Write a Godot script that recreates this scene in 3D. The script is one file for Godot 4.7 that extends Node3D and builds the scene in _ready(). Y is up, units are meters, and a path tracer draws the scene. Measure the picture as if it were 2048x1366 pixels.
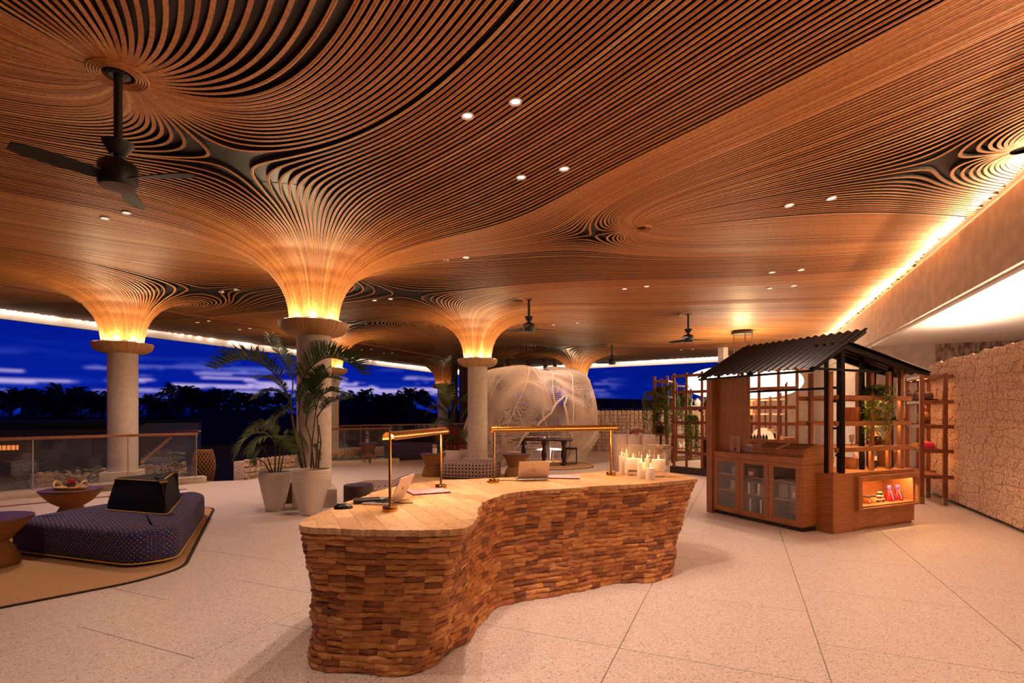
extends Node3D
# A hotel lobby at dusk: slatted bamboo ceiling, carved wooden reception desk, small shop hut, lounge and terrace.
# y is up; X runs to the right, depth runs along -z. Axis A (0.399, 0.917) follows the building's long side, axis B (0.917, -0.399) its short side.

const F := 1047.0        # focal length in pixels of the 2048 x 1366 picture
const EYE := 1.5         # height of the lens
const HOR := 828.0       # row of the horizon
const TOP := 4.2         # underside of the ceiling
const ORD := ["first", "second", "third", "fourth", "fifth", "sixth", "seventh", "eighth", "ninth", "tenth", "eleventh", "twelfth", "thirteenth", "fourteenth"]
var rng := RandomNumberGenerator.new()
var taken := {}
var mats := {}
var M := {}

# ------------------------------------------------------------------ mesh builder
class MB:
	var v := PackedVector3Array()
	var n := PackedVector3Array()
	var c := PackedColorArray()
	var uv := PackedVector2Array()
	var tint := Color(1, 1, 1)
	var use_c := false
	var use_uv := false

	func tri(a: Vector3, b: Vector3, d: Vector3) -> void:
		var m: Vector3 = (d - a).cross(b - a).normalized()
		v.append(a); v.append(b); v.append(d)
		n.append(m); n.append(m); n.append(m)
		if use_c:
			c.append(tint); c.append(tint); c.append(tint)
		if use_uv:
			uv.append(Vector2()); uv.append(Vector2()); uv.append(Vector2())

	func quad(a: Vector3, b: Vector3, d: Vector3, e: Vector3) -> void:
		tri(a, b, d)
		tri(a, d, e)

	# rings of equal length; creases sharper than about 50 degrees stay hard
	func loft(rings: Array, closed := true, cap0 := true, cap1 := true, soft := 0.62) -> void:
		var nr: int = rings.size()
		var nc: int = rings[0].size()
		var nq: int = nc if closed else nc - 1
		var fn := []
		var vol := 0.0
		var o: Vector3 = rings[0][0]
		for i in nr - 1:
			var row := PackedVector3Array()
			for j in nq:
				var k: int = (j + 1) % nc
				var p0: Vector3 = rings[i][j]
				var p1: Vector3 = rings[i][k]
				var p2: Vector3 = rings[i + 1][k]
				var p3: Vector3 = rings[i + 1][j]
				row.append((p2 - p0).cross(p3 - p1).normalized())
				vol += (p0 - o).dot((p1 - o).cross(p2 - o)) + (p0 - o).dot((p2 - o).cross(p3 - o))
			fn.append(row)
		var caps := []
		for e in 2:
			if (e == 0 and cap0) or (e == 1 and cap1):
				var r: Array = rings[0 if e == 0 else nr - 1]
				var m := Vector3()
				for j in nc:
					m += r[j]
				m /= nc
				for j in nc:
					var k: int = (j + 1) % nc
					if e == 0:
						caps.append([m, r[k], r[j]])
						vol += (m - o).dot((r[k] - o as Vector3).cross(r[j] - o))
					else:
						caps.append([m, r[j], r[k]])
						vol += (m - o).dot((r[j] - o as Vector3).cross(r[k] - o))
		var out: bool = vol >= 0.0   # the counter-clockwise normals point outwards
		var s := 1.0 if out else -1.0
		for i in nr - 1:
			for j in nq:
				var k: int = (j + 1) % nc
				var f: Vector3 = fn[i][j]
				if f == Vector3():
					continue
				var p := [rings[i][j], rings[i][k], rings[i + 1][k], rings[i + 1][j]]
				var q := []
				for w in 4:
					var ii: int = i + (1 if w >= 2 else 0)
					var jj: int = j + (1 if w == 1 or w == 2 else 0)
					var sum := Vector3()
					for a in [ii - 1, ii]:
						if a < 0 or a >= nr - 1:
							continue
						for b in [jj - 1, jj]:
							if not closed and (b < 0 or b >= nq):
								continue
							var g: Vector3 = fn[a][posmod(b, nq)]
							if g.dot(f) > soft:
								sum += g
					q.append(sum.normalized() * s)
				var t := [Vector2(float(j) / nq, float(i) / (nr - 1)), Vector2(float(j + 1) / nq, float(i) / (nr - 1)), Vector2(float(j + 1) / nq, float(i + 1) / (nr - 1)), Vector2(float(j) / nq, float(i + 1) / (nr - 1))]
				for w in ([0, 2, 1, 0, 3, 2] if out else [0, 1, 2, 0, 2, 3]):
					v.append(p[w]); n.append(q[w])
					if use_c: c.append(tint)
					if use_uv: uv.append(t[w])
		for t in caps:
			if out:
				tri(t[0], t[2], t[1])
			else:
				tri(t[0], t[1], t[2])

	# profile: Vector2(radius, height) pairs
	func lathe(profile: Array, segs := 24, xf := Transform3D(), cap := true) -> void:
		var rings := []
		for p in profile:
			var r := []
			for j in segs:
				var a: float = TAU * j / segs
				r.append(xf * Vector3(cos(a) * p.x, p.y, sin(a) * p.x))
			rings.append(r)
		loft(rings, true, cap, cap)

	func tube(pts: Array, rad, sides := 8, caps := true, squash := 1.0) -> void:
		var rings := []
		var up := Vector3.UP
		for i in pts.size():
			var d: Vector3 = (pts[mini(i + 1, pts.size() - 1)] - pts[maxi(i - 1, 0)]).normalized()
			if i == 0 and absf(d.dot(up)) > 0.9:
				up = Vector3.RIGHT
			var x: Vector3 = d.cross(up).normalized()
			var y: Vector3 = x.cross(d).normalized()
			up = y
			var r0: float = rad if rad is float else rad[i]
			var r := []
			for j in sides:
				var a: float = TAU * (j + 0.5) / sides
				r.append(pts[i] + x * cos(a) * r0 + y * sin(a) * r0 * squash)
			rings.append(r)
		loft(rings, true, caps, caps)

	# box with chamfered edges
	func box(size: Vector3, xf := Transform3D(), bev := 0.004) -> void:
		var h := size / 2.0
		bev = minf(bev, minf(h.x, minf(h.y, h.z)) * 0.6)
		var rings := []
		for st in [[-h.y, bev], [-h.y + bev, 0.0], [h.y - bev, 0.0], [h.y, bev]]:
			var i: float = st[1]
			var a: float = h.x - i
			var b: float = h.z - i
			var g := bev
			var r := []
			for q in [Vector2(a - g, -b), Vector2(a, -b + g), Vector2(a, b - g), Vector2(a - g, b), Vector2(-a + g, b), Vector2(-a, b - g), Vector2(-a, -b + g), Vector2(-a + g, -b)]:
				r.append(xf * Vector3(q.x, st[0], q.y))
			rings.append(r)
		loft(rings, true, true, true, 0.9)

	# straight bar between two points: w across, h up
	func bar(a: Vector3, b: Vector3, w: float, h: float, bev := 0.003) -> void:
		var d := (b - a).normalized()
		var up := Vector3.UP if absf(d.y) < 0.95 else Vector3(0.917, 0, 0.399)
		var x := d.cross(up).normalized()
		var y := x.cross(d).normalized()
		box(Vector3(w, h, a.distance_to(b)), Transform3D(Basis(x, y, -d), (a + b) / 2.0), bev)

	# outline (array of Vector3 at the bottom, y ignored) raised through [inset, height] stations
	func stack(outline: Array, st: Array, soft := 0.62) -> void:
		var nn := outline.size()
		var dirs := []
		var area := 0.0
		for j in nn:
			var p: Vector3 = outline[j]
			var q: Vector3 = outline[(j + 1) % nn]
			area += p.x * q.z - q.x * p.z
		for j in nn:
			var a: Vector3 = (outline[j] - outline[(j + nn - 1) % nn])
			var b: Vector3 = (outline[(j + 1) % nn] - outline[j])
			var na := Vector3(-a.z, 0, a.x).normalized()
			var nb := Vector3(-b.z, 0, b.x).normalized()
			var m := (na + nb).normalized()
			dirs.append(m / maxf(0.5, m.dot(na)) * (-1.0 if area > 0 else 1.0))
		var rings := []
		for s in st:
			var r := []
			for j in nn:
				var p: Vector3 = outline[j] + dirs[j] * s[0]
				p.y = s[1]
				r.append(p)
			rings.append(r)
		loft(rings, true, true, true, soft)

	func mesh() -> ArrayMesh:
		var a := []
		a.resize(Mesh.ARRAY_MAX)
		a[Mesh.ARRAY_VERTEX] = v
		a[Mesh.ARRAY_NORMAL] = n
		if use_c: a[Mesh.ARRAY_COLOR] = c
		if use_uv: a[Mesh.ARRAY_TEX_UV] = uv
		var m := ArrayMesh.new()
		m.add_surface_from_arrays(Mesh.PRIMITIVE_TRIANGLES, a)
		return m

# ------------------------------------------------------------------ naming
func numbered(called: String) -> String:
	var k: int = taken.get(called, -1) + 1
	taken[called] = k
	return called if k == 0 else "%s_%03d" % [called, k]

func tag(o: Node, label: String, category: String, group := "") -> void:
	o.set_meta("label", label)
	o.set_meta("category", category)
	if group: o.set_meta("group", group)

func thing(called: String, label: String, category: String, pos := Vector3(), turn := 0.0, group := "") -> Node3D:
	var o := Node3D.new()
	o.name = numbered(called)
	add_child(o)
	o.position = pos
	o.rotation.y = turn
	tag(o, label, category, group)
	return o

func put(called: String, mesh, mat: Material, parent: Node = null, xf := Transform3D()) -> MeshInstance3D:
	var o := MeshInstance3D.new()
	o.name = called if parent else numbered(called)
	o.mesh = mesh.mesh() if mesh is MB else mesh
	o.material_override = null
	o.set_surface_override_material(0, mat)
	o.transform = xf
	if parent: parent.add_child(o, true)
	else: add_child(o)
	return o

func structure(called: String, mesh, mat: Material) -> MeshInstance3D:
	var o := put(called, mesh, mat)
	o.set_meta("kind", "structure")
	return o

func copy(src: Node3D, label: String, pos: Vector3, turn := 0.0) -> Node3D:
	var o: Node3D = src.duplicate()
	o.name = numbered(String(src.name).rstrip("0123456789").rstrip("_"))
	add_child(o)
	o.position = pos
	o.rotation.y = turn
	o.set_meta("label", label)
	return o

func V(x: float, y: float, z: float) -> Vector3:
	return Vector3(x, y, -z)

# where the line of sight through column x and row y of the picture meets height h
func at(x: float, y: float, h := 0.0) -> Vector3:
	var z := F * (EYE - h) / (y - HOR)
	return Vector3((x - 1024.0) / F * z, h, -z)

func deep(x: float, y: float, z: float) -> Vector3:
	return Vector3((x - 1024.0) / F * z, EYE - (y - HOR) / F * z, -z)

# ------------------------------------------------------------------ materials
func noise(freq: float, oct := 4, s := 1, size := 256, ramp = null, normal := 0.0, kind := FastNoiseLite.TYPE_SIMPLEX_SMOOTH) -> NoiseTexture2D:
	var f := FastNoiseLite.new()
	f.noise_type = kind
	f.seed = s
	f.frequency = freq
	f.fractal_octaves = oct
	var t := NoiseTexture2D.new()
	t.width = size
	t.height = size
	t.seamless = true
	t.noise = f
	if ramp:
		var g := Gradient.new()
		g.offsets = PackedFloat32Array(ramp[0])
		g.colors = PackedColorArray(ramp[1])
		t.color_ramp = g
	if normal > 0.0:
		t.as_normal_map = true
		t.bump_strength = normal
	return t

func mat(col: Color, rough := 0.6, metal := 0.0) -> StandardMaterial3D:
	var m := StandardMaterial3D.new()
	m.albedo_color = col
	m.roughness = rough
	m.metallic = metal
	return m

func tri_tex(m: StandardMaterial3D, tex: Texture2D, scale: Vector3, world := true, bump := 0.0, bumptex: Texture2D = null) -> StandardMaterial3D:
	m.albedo_texture = tex
	m.uv1_triplanar = true
	m.uv1_world_triplanar = world
	m.uv1_scale = scale
	m.uv1_triplanar_sharpness = 4.0
	if bump != 0.0:
		m.heightmap_enabled = true
		m.heightmap_texture = bumptex if bumptex else tex
		m.heightmap_scale = bump
	return m

func glow(col: Color, e: float) -> StandardMaterial3D:
	var m := mat(col, 0.5)
	m.emission_enabled = true
	m.emission = col
	m.emission_energy_multiplier = e
	return m

func glass(a := 0.02, tint := Color(0.9, 0.95, 0.95)) -> StandardMaterial3D:
	var m := mat(Color(tint.r, tint.g, tint.b, a), 0.02)
	m.transparency = BaseMaterial3D.TRANSPARENCY_ALPHA
	m.metallic_specular = 0.5
	return m

func grain(dark: Color, light: Color, s: int, scale: Vector3, rough := 0.5, world := true) -> StandardMaterial3D:
	var t := noise(0.02, 5, s, 256, [[0.15, 0.5, 0.85], [dark, dark.lerp(light, 0.55), light]])
	return tri_tex(mat(Color.WHITE, rough), t, scale, world, 0.05)

# ------------------------------------------------------------------ scene
func _ready() -> void:
	rng.seed = 7
	var cam := Camera3D.new()
	cam.name = "camera"
	cam.projection = Camera3D.PROJECTION_FRUSTUM
	cam.near = 0.05
	cam.far = 900.0
	cam.size = 1366.0 / F * 0.05
	cam.frustum_offset = Vector2(0, (HOR - 683.0) / F * 0.05)
	cam.position = Vector3(0, EYE, 0)
	add_child(cam)
	cam.current = true

	var env := Environment.new()
	env.background_mode = Environment.BG_SKY
	var sky := Sky.new()
	var pano := PanoramaSkyMaterial.new()
	pano.panorama = ImageTexture.create_from_image(dusk_sky())
	sky.sky_material = pano
	env.sky = sky
	env.ambient_light_source = Environment.AMBIENT_SOURCE_SKY
	env.tonemap_mode = Environment.TONE_MAPPER_LINEAR
	env.tonemap_exposure = 1.0
	env.sdfgi_enabled = true
	env.ssao_enabled = true
	env.ssil_enabled = true
	var we := WorldEnvironment.new()
	we.name = "dusk"
	we.environment = env
	add_child(we)

	make_materials()
	build_shell()
	build_ceiling()
	build_columns()
	build_downlights()
	build_fans()
	build_desk()
	build_desk_things()
	build_hut()
	build_shop()
	build_lounge()
	build_pod()
	build_pots()
	build_terrace()
	build_outside()

# spherical panorama: looking along -z is the middle column
func dusk_sky() -> Image:
	var w := 2048
	var h := 1024
	var im := Image.create(w, h, false, Image.FORMAT_RGB8)
	var n1 := FastNoiseLite.new()
	n1.seed = 11
	n1.frequency = 1.0
	n1.fractal_octaves = 5
	var n2 := FastNoiseLite.new()
	n2.seed = 23
	n2.frequency = 1.0
	n2.fractal_octaves = 4
	im.fill(Color(0.004, 0.02, 0.2))
	for y in range(0, 540):
		var el: float = (0.5 - (y + 0.5) / h) * 180.0
		var base := Color(0.012, 0.11, 0.60).lerp(Color(0.0, 0.075, 0.50), smoothstep(2.0, 14.0, el)).lerp(Color(0.0, 0.05, 0.34), smoothstep(14.0, 70.0, el))
		if el > 34.0:
			im.fill_rect(Rect2i(0, y, w, 1), base)
			continue
		for x in w:
			var az: float = ((x + 0.5) / w - 0.5) * TAU
			var d := Vector3(sin(az), 0, cos(az))
			var west: float = smoothstep(-0.62, 0.12, d.x)
			var c := base.lerp(base * 0.72, 1.0 - west)
			var q := Vector3(d.x * 3.4, el * 0.55, d.z * 3.4)
			var a := n1.get_noise_3dv(q)
			var b := n2.get_noise_3d(d.x * 7.0, el * 1.5, d.z * 7.0)
			var wisp: float = smoothstep(0.05, 0.6, a) * smoothstep(30.0, 7.0, el) * 0.34
			c = c.lerp(Color(0.16, 0.33, 0.80).lerp(Color(0.10, 0.24, 0.66), 1.0 - west), wisp)
			var bank: float = smoothstep(0.16, 0.30, b + 0.30 * exp(-pow((el - 2.4) / 0.8, 2.0)) * smoothstep(-0.05, 0.2, d.x) - 0.02) * exp(-pow((el - 2.9) / 1.4, 2.0)) * (smoothstep(-0.23, -0.15, d.x) * 0.55 + 0.45 * smoothstep(0.0, 0.2, d.x))
			c = c.lerp(Color(0.80, 0.72, 0.93), clampf(bank, 0.0, 0.9))
			var low: float = smoothstep(0.1, 0.35, n2.get_noise_3d(d.x * 9.0 + 7.0, el * 0.8, d.z * 9.0)) * smoothstep(2.6, 0.8, el) * 0.35
			c = c.lerp(Color(0.2, 0.33, 0.72), low * west)
			im.set_pixel(x, y, c)
	return im

func make_materials() -> void:
	M.plaster = tri_tex(mat(Color(0.86, 0.80, 0.76), 0.85), noise(0.02, 4, 3, 256, [[0.2, 0.8], [Color(0.9, 0.9, 0.9), Color(1, 1, 1)]]), Vector3.ONE * 0.6)
	M.white = mat(Color(0.93, 0.90, 0.87), 0.7)
	M.concrete = tri_tex(mat(Color(0.80, 0.75, 0.70), 0.75), noise(0.03, 5, 5, 256, [[0.2, 0.8], [Color(0.93, 0.92, 0.91), Color(1, 1, 1)]]), Vector3.ONE * 0.9, true, 0.05)
	M.dark_backing = mat(Color(0.15, 0.115, 0.105), 0.42)
	M.black = mat(Color(0.035, 0.03, 0.03), 0.45)
	M.black_metal = mat(Color(0.05, 0.05, 0.055), 0.4, 0.6)
	M.steel = mat(Color(0.62, 0.60, 0.57), 0.3, 1.0)
	M.brass = mat(Color(0.80, 0.60, 0.30), 0.24, 1.0)
	M.hole = mat(Color(0.01, 0.01, 0.01), 0.9)
	# bamboo slats: mottled grain times a tone per slat
	M.slat = tri_tex(mat(Color(1, 1, 1), 0.5), noise(0.05, 5, 8, 256, [[0.2, 0.5, 0.8], [Color(0.86, 0.82, 0.79), Color(0.95, 0.94, 0.93), Color(1, 1, 1)]]), Vector3.ONE * 1.7)
	M.slat.vertex_color_use_as_albedo = true
	M.bamboo = mat(Color.WHITE, 0.5)
	M.bamboo.albedo_texture = stripes_texture()
	M.bamboo.uv1_scale = Vector3(3, 1, 1)
	M.oak = grain(Color(0.56, 0.35, 0.19), Color(0.72, 0.48, 0.28), 12, Vector3(0.7, 9.0, 0.7), 0.5)
	M.oak_up = grain(Color(0.54, 0.34, 0.20), Color(0.68, 0.45, 0.27), 13, Vector3(9.0, 0.6, 9.0), 0.5)
	M.shelf_wood = grain(Color(0.38, 0.19, 0.09), Color(0.56, 0.31, 0.15), 14, Vector3(6.0, 0.8, 6.0), 0.5)
	M.dark_wood = grain(Color(0.16, 0.085, 0.055), Color(0.24, 0.13, 0.085), 15, Vector3(5.0, 1.0, 5.0), 0.45)
	M.rail_wood = grain(Color(0.45, 0.27, 0.16), Color(0.58, 0.36, 0.22), 16, Vector3(2.0, 8.0, 2.0), 0.5)
	M.glass = glass()
	M.wicker = tri_tex(mat(Color(1, 1, 1), 0.75), pat(64, func(x, y): return (Color(0.66, 0.45, 0.25) if (y / 4) % 2 == (x / 8) % 2 else Color(0.48, 0.30, 0.15)) * (0.85 if x % 8 == 0 or y % 4 == 0 else 1.0)), Vector3.ONE * 6.0, true, 0.2)
	M.wicker_dark = grain(Color(0.20, 0.10, 0.05), Color(0.36, 0.19, 0.09), 18, Vector3(3, 14, 3), 0.8)
	M.leaf = mat(Color(0.10, 0.20, 0.05), 0.5)
	M.leaf.backlight_enabled = true
	M.leaf.backlight = Color(0.10, 0.18, 0.04)
	M.leaf_bright = mat(Color(0.36, 0.42, 0.10), 0.55)
	M.leaf_bright.backlight_enabled = true
	M.leaf_bright.backlight = Color(0.25, 0.30, 0.06)
	M.leaf_mid = mat(Color(0.26, 0.33, 0.09), 0.5)
	M.leaf_mid.backlight_enabled = true
	M.leaf_mid.backlight = Color(0.2, 0.26, 0.06)
	M.wicker_white = mat(Color(0.90, 0.83, 0.78), 0.7)
	M.rail_glass = glass(0.015, Color(0.80, 0.85, 0.88))
	M.navy = mat(Color(0.045, 0.035, 0.10), 0.85)
	M.piping = mat(Color(0.80, 0.66, 0.26), 0.6)
	M.sofa = tri_tex(mat(Color.WHITE, 0.9), sofa_texture(), Vector3.ONE * 2.6, false)
	M.pouf = tri_tex(mat(Color.WHITE, 0.9), pouf_texture(), Vector3.ONE * 3.2, false)
	M.rug = tri_tex(mat(Color.WHITE, 1.0), noise(0.12, 3, 81, 512, [[0.2, 0.5, 0.8], [Color(0.52, 0.38, 0.24), Color(0.74, 0.58, 0.40), Color(0.86, 0.72, 0.53)]]), Vector3.ONE * 1.6, true, 0.5)
	M.rug_edge = mat(Color(0.16, 0.11, 0.085), 0.9)
	M.table_top = mat(Color(0.30, 0.14, 0.10), 0.35)
	M.teak = []
	for q in [[Color(0.66, 0.41, 0.20), Color(0.80, 0.54, 0.28)], [Color(0.59, 0.35, 0.165), Color(0.73, 0.46, 0.225)], [Color(0.72, 0.47, 0.24), Color(0.85, 0.61, 0.35)], [Color(0.49, 0.275, 0.13), Color(0.63, 0.38, 0.18)], [Color(0.42, 0.22, 0.105), Color(0.56, 0.32, 0.15)]]:
		M.teak.append(grain(q[0], q[1], 50 + M.teak.size(), Vector3(2.2, 12.0, 2.2), 0.55))
	M.top_wood = []
	for q in [[Color(0.74, 0.55, 0.36), Color(0.84, 0.66, 0.46)], [Color(0.70, 0.51, 0.33), Color(0.80, 0.62, 0.42)], [Color(0.78, 0.60, 0.41), Color(0.87, 0.71, 0.52)]]:
		M.top_wood.append(grain(q[0], q[1], 60 + M.top_wood.size(), Vector3(7.0, 7.0, 1.4), 0.42))
	M.terrazzo = tri_tex(mat(Color.WHITE, 0.42), ImageTexture.create_from_image(terrazzo()), Vector3.ONE / 2.4)
	M.coral = tri_tex(mat(Color(0.92, 0.82, 0.74), 0.95), noise(0.045, 5, 21, 256, [[0.2, 0.45, 0.85], [Color(0.72, 0.66, 0.62), Color(0.92, 0.90, 0.88), Color(1, 1, 1)]]), Vector3.ONE * 1.6, true, 0.5)
	M.dark_stone = tri_tex(mat(Color(0.80, 0.70, 0.64), 0.9), noise(0.03, 5, 22, 256, [[0.2, 0.6, 0.9], [Color(0.5, 0.48, 0.46), Color(0.85, 0.83, 0.8), Color(1, 1, 1)]]), Vector3(1.2, 0.5, 1.2), true, 0.4)

# navy cloth with rows of small coloured diamonds
func sofa_texture() -> ImageTexture:
	var tones := [Color(0.46, 0.46, 0.66), Color(0.62, 0.34, 0.38), Color(0.36, 0.38, 0.64), Color(0.60, 0.52, 0.34), Color(0.50, 0.55, 0.60), Color(0.30, 0.30, 0.52), Color(0.66, 0.40, 0.30)]
	var r := RandomNumberGenerator.new()
	r.seed = 3
	var pick := []
	for i in 128:
		pick.append(tones[r.randi() % tones.size()])
	return pat(256, func(x, y):
		var row := int(y / 16.0)
		var xx: int = (x + (16 if row % 2 else 0)) % 256
		var dx := absf(xx % 32 - 16.0) / 10.0
		var dy := absf(y % 16 - 8.0) / 8.0
		var base := Color(0.15, 0.14, 0.30)
		if dx + dy < 0.72: return pick[(int(xx / 32.0) + row * 8) % 128]
		return base if (x + y) % 4 else Color(0.19, 0.18, 0.36))

# triangles in dark brown, coral and off-white
func pouf_texture() -> ImageTexture:
	return pat(128, func(x, y):
		var u: int = x % 32
		var w: int = y % 32
		var t := absf(u - 16.0) * 2.0 < w
		var k := (int(x / 32.0) + int(y / 32.0)) % 2
		if absf(absf(u - 16.0) * 2.0 - w) < 3.0 or w < 2: return Color(0.86, 0.78, 0.72)
		if t: return Color(0.10, 0.085, 0.11) if k else Color(0.20, 0.14, 0.15)
		return Color(0.62, 0.40, 0.35) if k else Color(0.42, 0.38, 0.42))

func stripes_texture() -> ImageTexture:
	var im := Image.create(256, 64, false, Image.FORMAT_RGB8)
	var r := RandomNumberGenerator.new()
	r.seed = 4
	for x in 256:
		var t := r.randf()
		var c := Color(0.64, 0.45, 0.27).lerp(Color(0.90, 0.70, 0.46), t)
		if x % 5 == 0: c = c * 0.6
		for y in 64:
			im.set_pixel(x, y, c * (0.94 + 0.06 * r.randf()))
	return ImageTexture.create_from_image(im)

# pale terrazzo with dark and tan chips, 2.4 m across
func terrazzo() -> Image:
	var s := 2048
	var im := Image.create(s, s, false, Image.FORMAT_RGB8)
	var n1 := FastNoiseLite.new()
	n1.frequency = 0.35
	n1.seed = 5
	var r := RandomNumberGenerator.new()
	r.seed = 9
	im.fill(Color(0.83, 0.775, 0.73))
	for k in 26000:
		var p := Vector2i(r.randi() % s, r.randi() % s)
		var g := r.randf()
		var c := Color(0.90, 0.86, 0.82) if g < 0.5 else Color(0.76, 0.70, 0.65) if g < 0.85 else Color(0.70, 0.58, 0.48)
		im.fill_rect(Rect2i(p, Vector2i(3 + r.randi() % 9, 3 + r.randi() % 7)), c)
	for k in 6800:
		var p := Vector2(r.randi() % s, r.randi() % s)
		var a := r.randf() * TAU
		var l := 2.5 + 9.0 * pow(r.randf(), 2.6)
		var g := r.randf()
		var c := Color(0.16, 0.12, 0.10) if g < 0.45 else Color(0.36, 0.27, 0.22) if g < 0.8 else Color(0.52, 0.42, 0.36)
		for i in int(l * 2.0):
			var q := p + Vector2(cos(a), sin(a)) * i * 0.5
			var w := maxf(1.0, (2.6 if l > 5.0 else 1.6) * (1.0 - absf(i / l - 1.0) * 0.6))
			im.fill_rect(Rect2i(posmod(int(q.x), s), posmod(int(q.y), s), int(ceil(w)), int(ceil(w))), c)
	return im

# ------------------------------------------------------------------ room shell
const AX := Vector2(0.399, 0.917)
const BX := Vector2(0.917, -0.399)
const EDGE_P := Vector2(-13.1, 13.4)     # left edge of the ceiling
const EDGE_D := Vector2(0.433, 0.901)
const CORNER := Vector2(-3.74, 32.9)
const FAR_E := Vector2(9.9, 24.5)

func wall_x(z: float) -> float:           # the bulkhead's face
	return 3.08 + 0.4355 * z

func inside(p: Vector2) -> bool:
	if p.y < 0.8 or p.x > wall_x(p.y): return false
	var a := p - EDGE_P
	if a.x * EDGE_D.y - a.y * EDGE_D.x < 0.0: return false
	var d := FAR_E - CORNER
	var b := p - CORNER
	return d.x * b.y - d.y * b.x < 0.0

func quad_up(points: Array, y0: float, y1: float) -> MB:
	var m := MB.new()
	var o := []
	for p in points:
		o.append(V(p.x, 0, p.y))
	m.stack(o, [[0.0, y0], [0.0, y1]])
	return m

func slabline(a: Vector2, b: Vector2, thick: float, y0: float, y1: float) -> MB:
	var d := (b - a).normalized()
	var s := Vector2(-d.y, d.x) * thick
	return quad_up([a, b, b + s, a + s], y0, y1)

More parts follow.
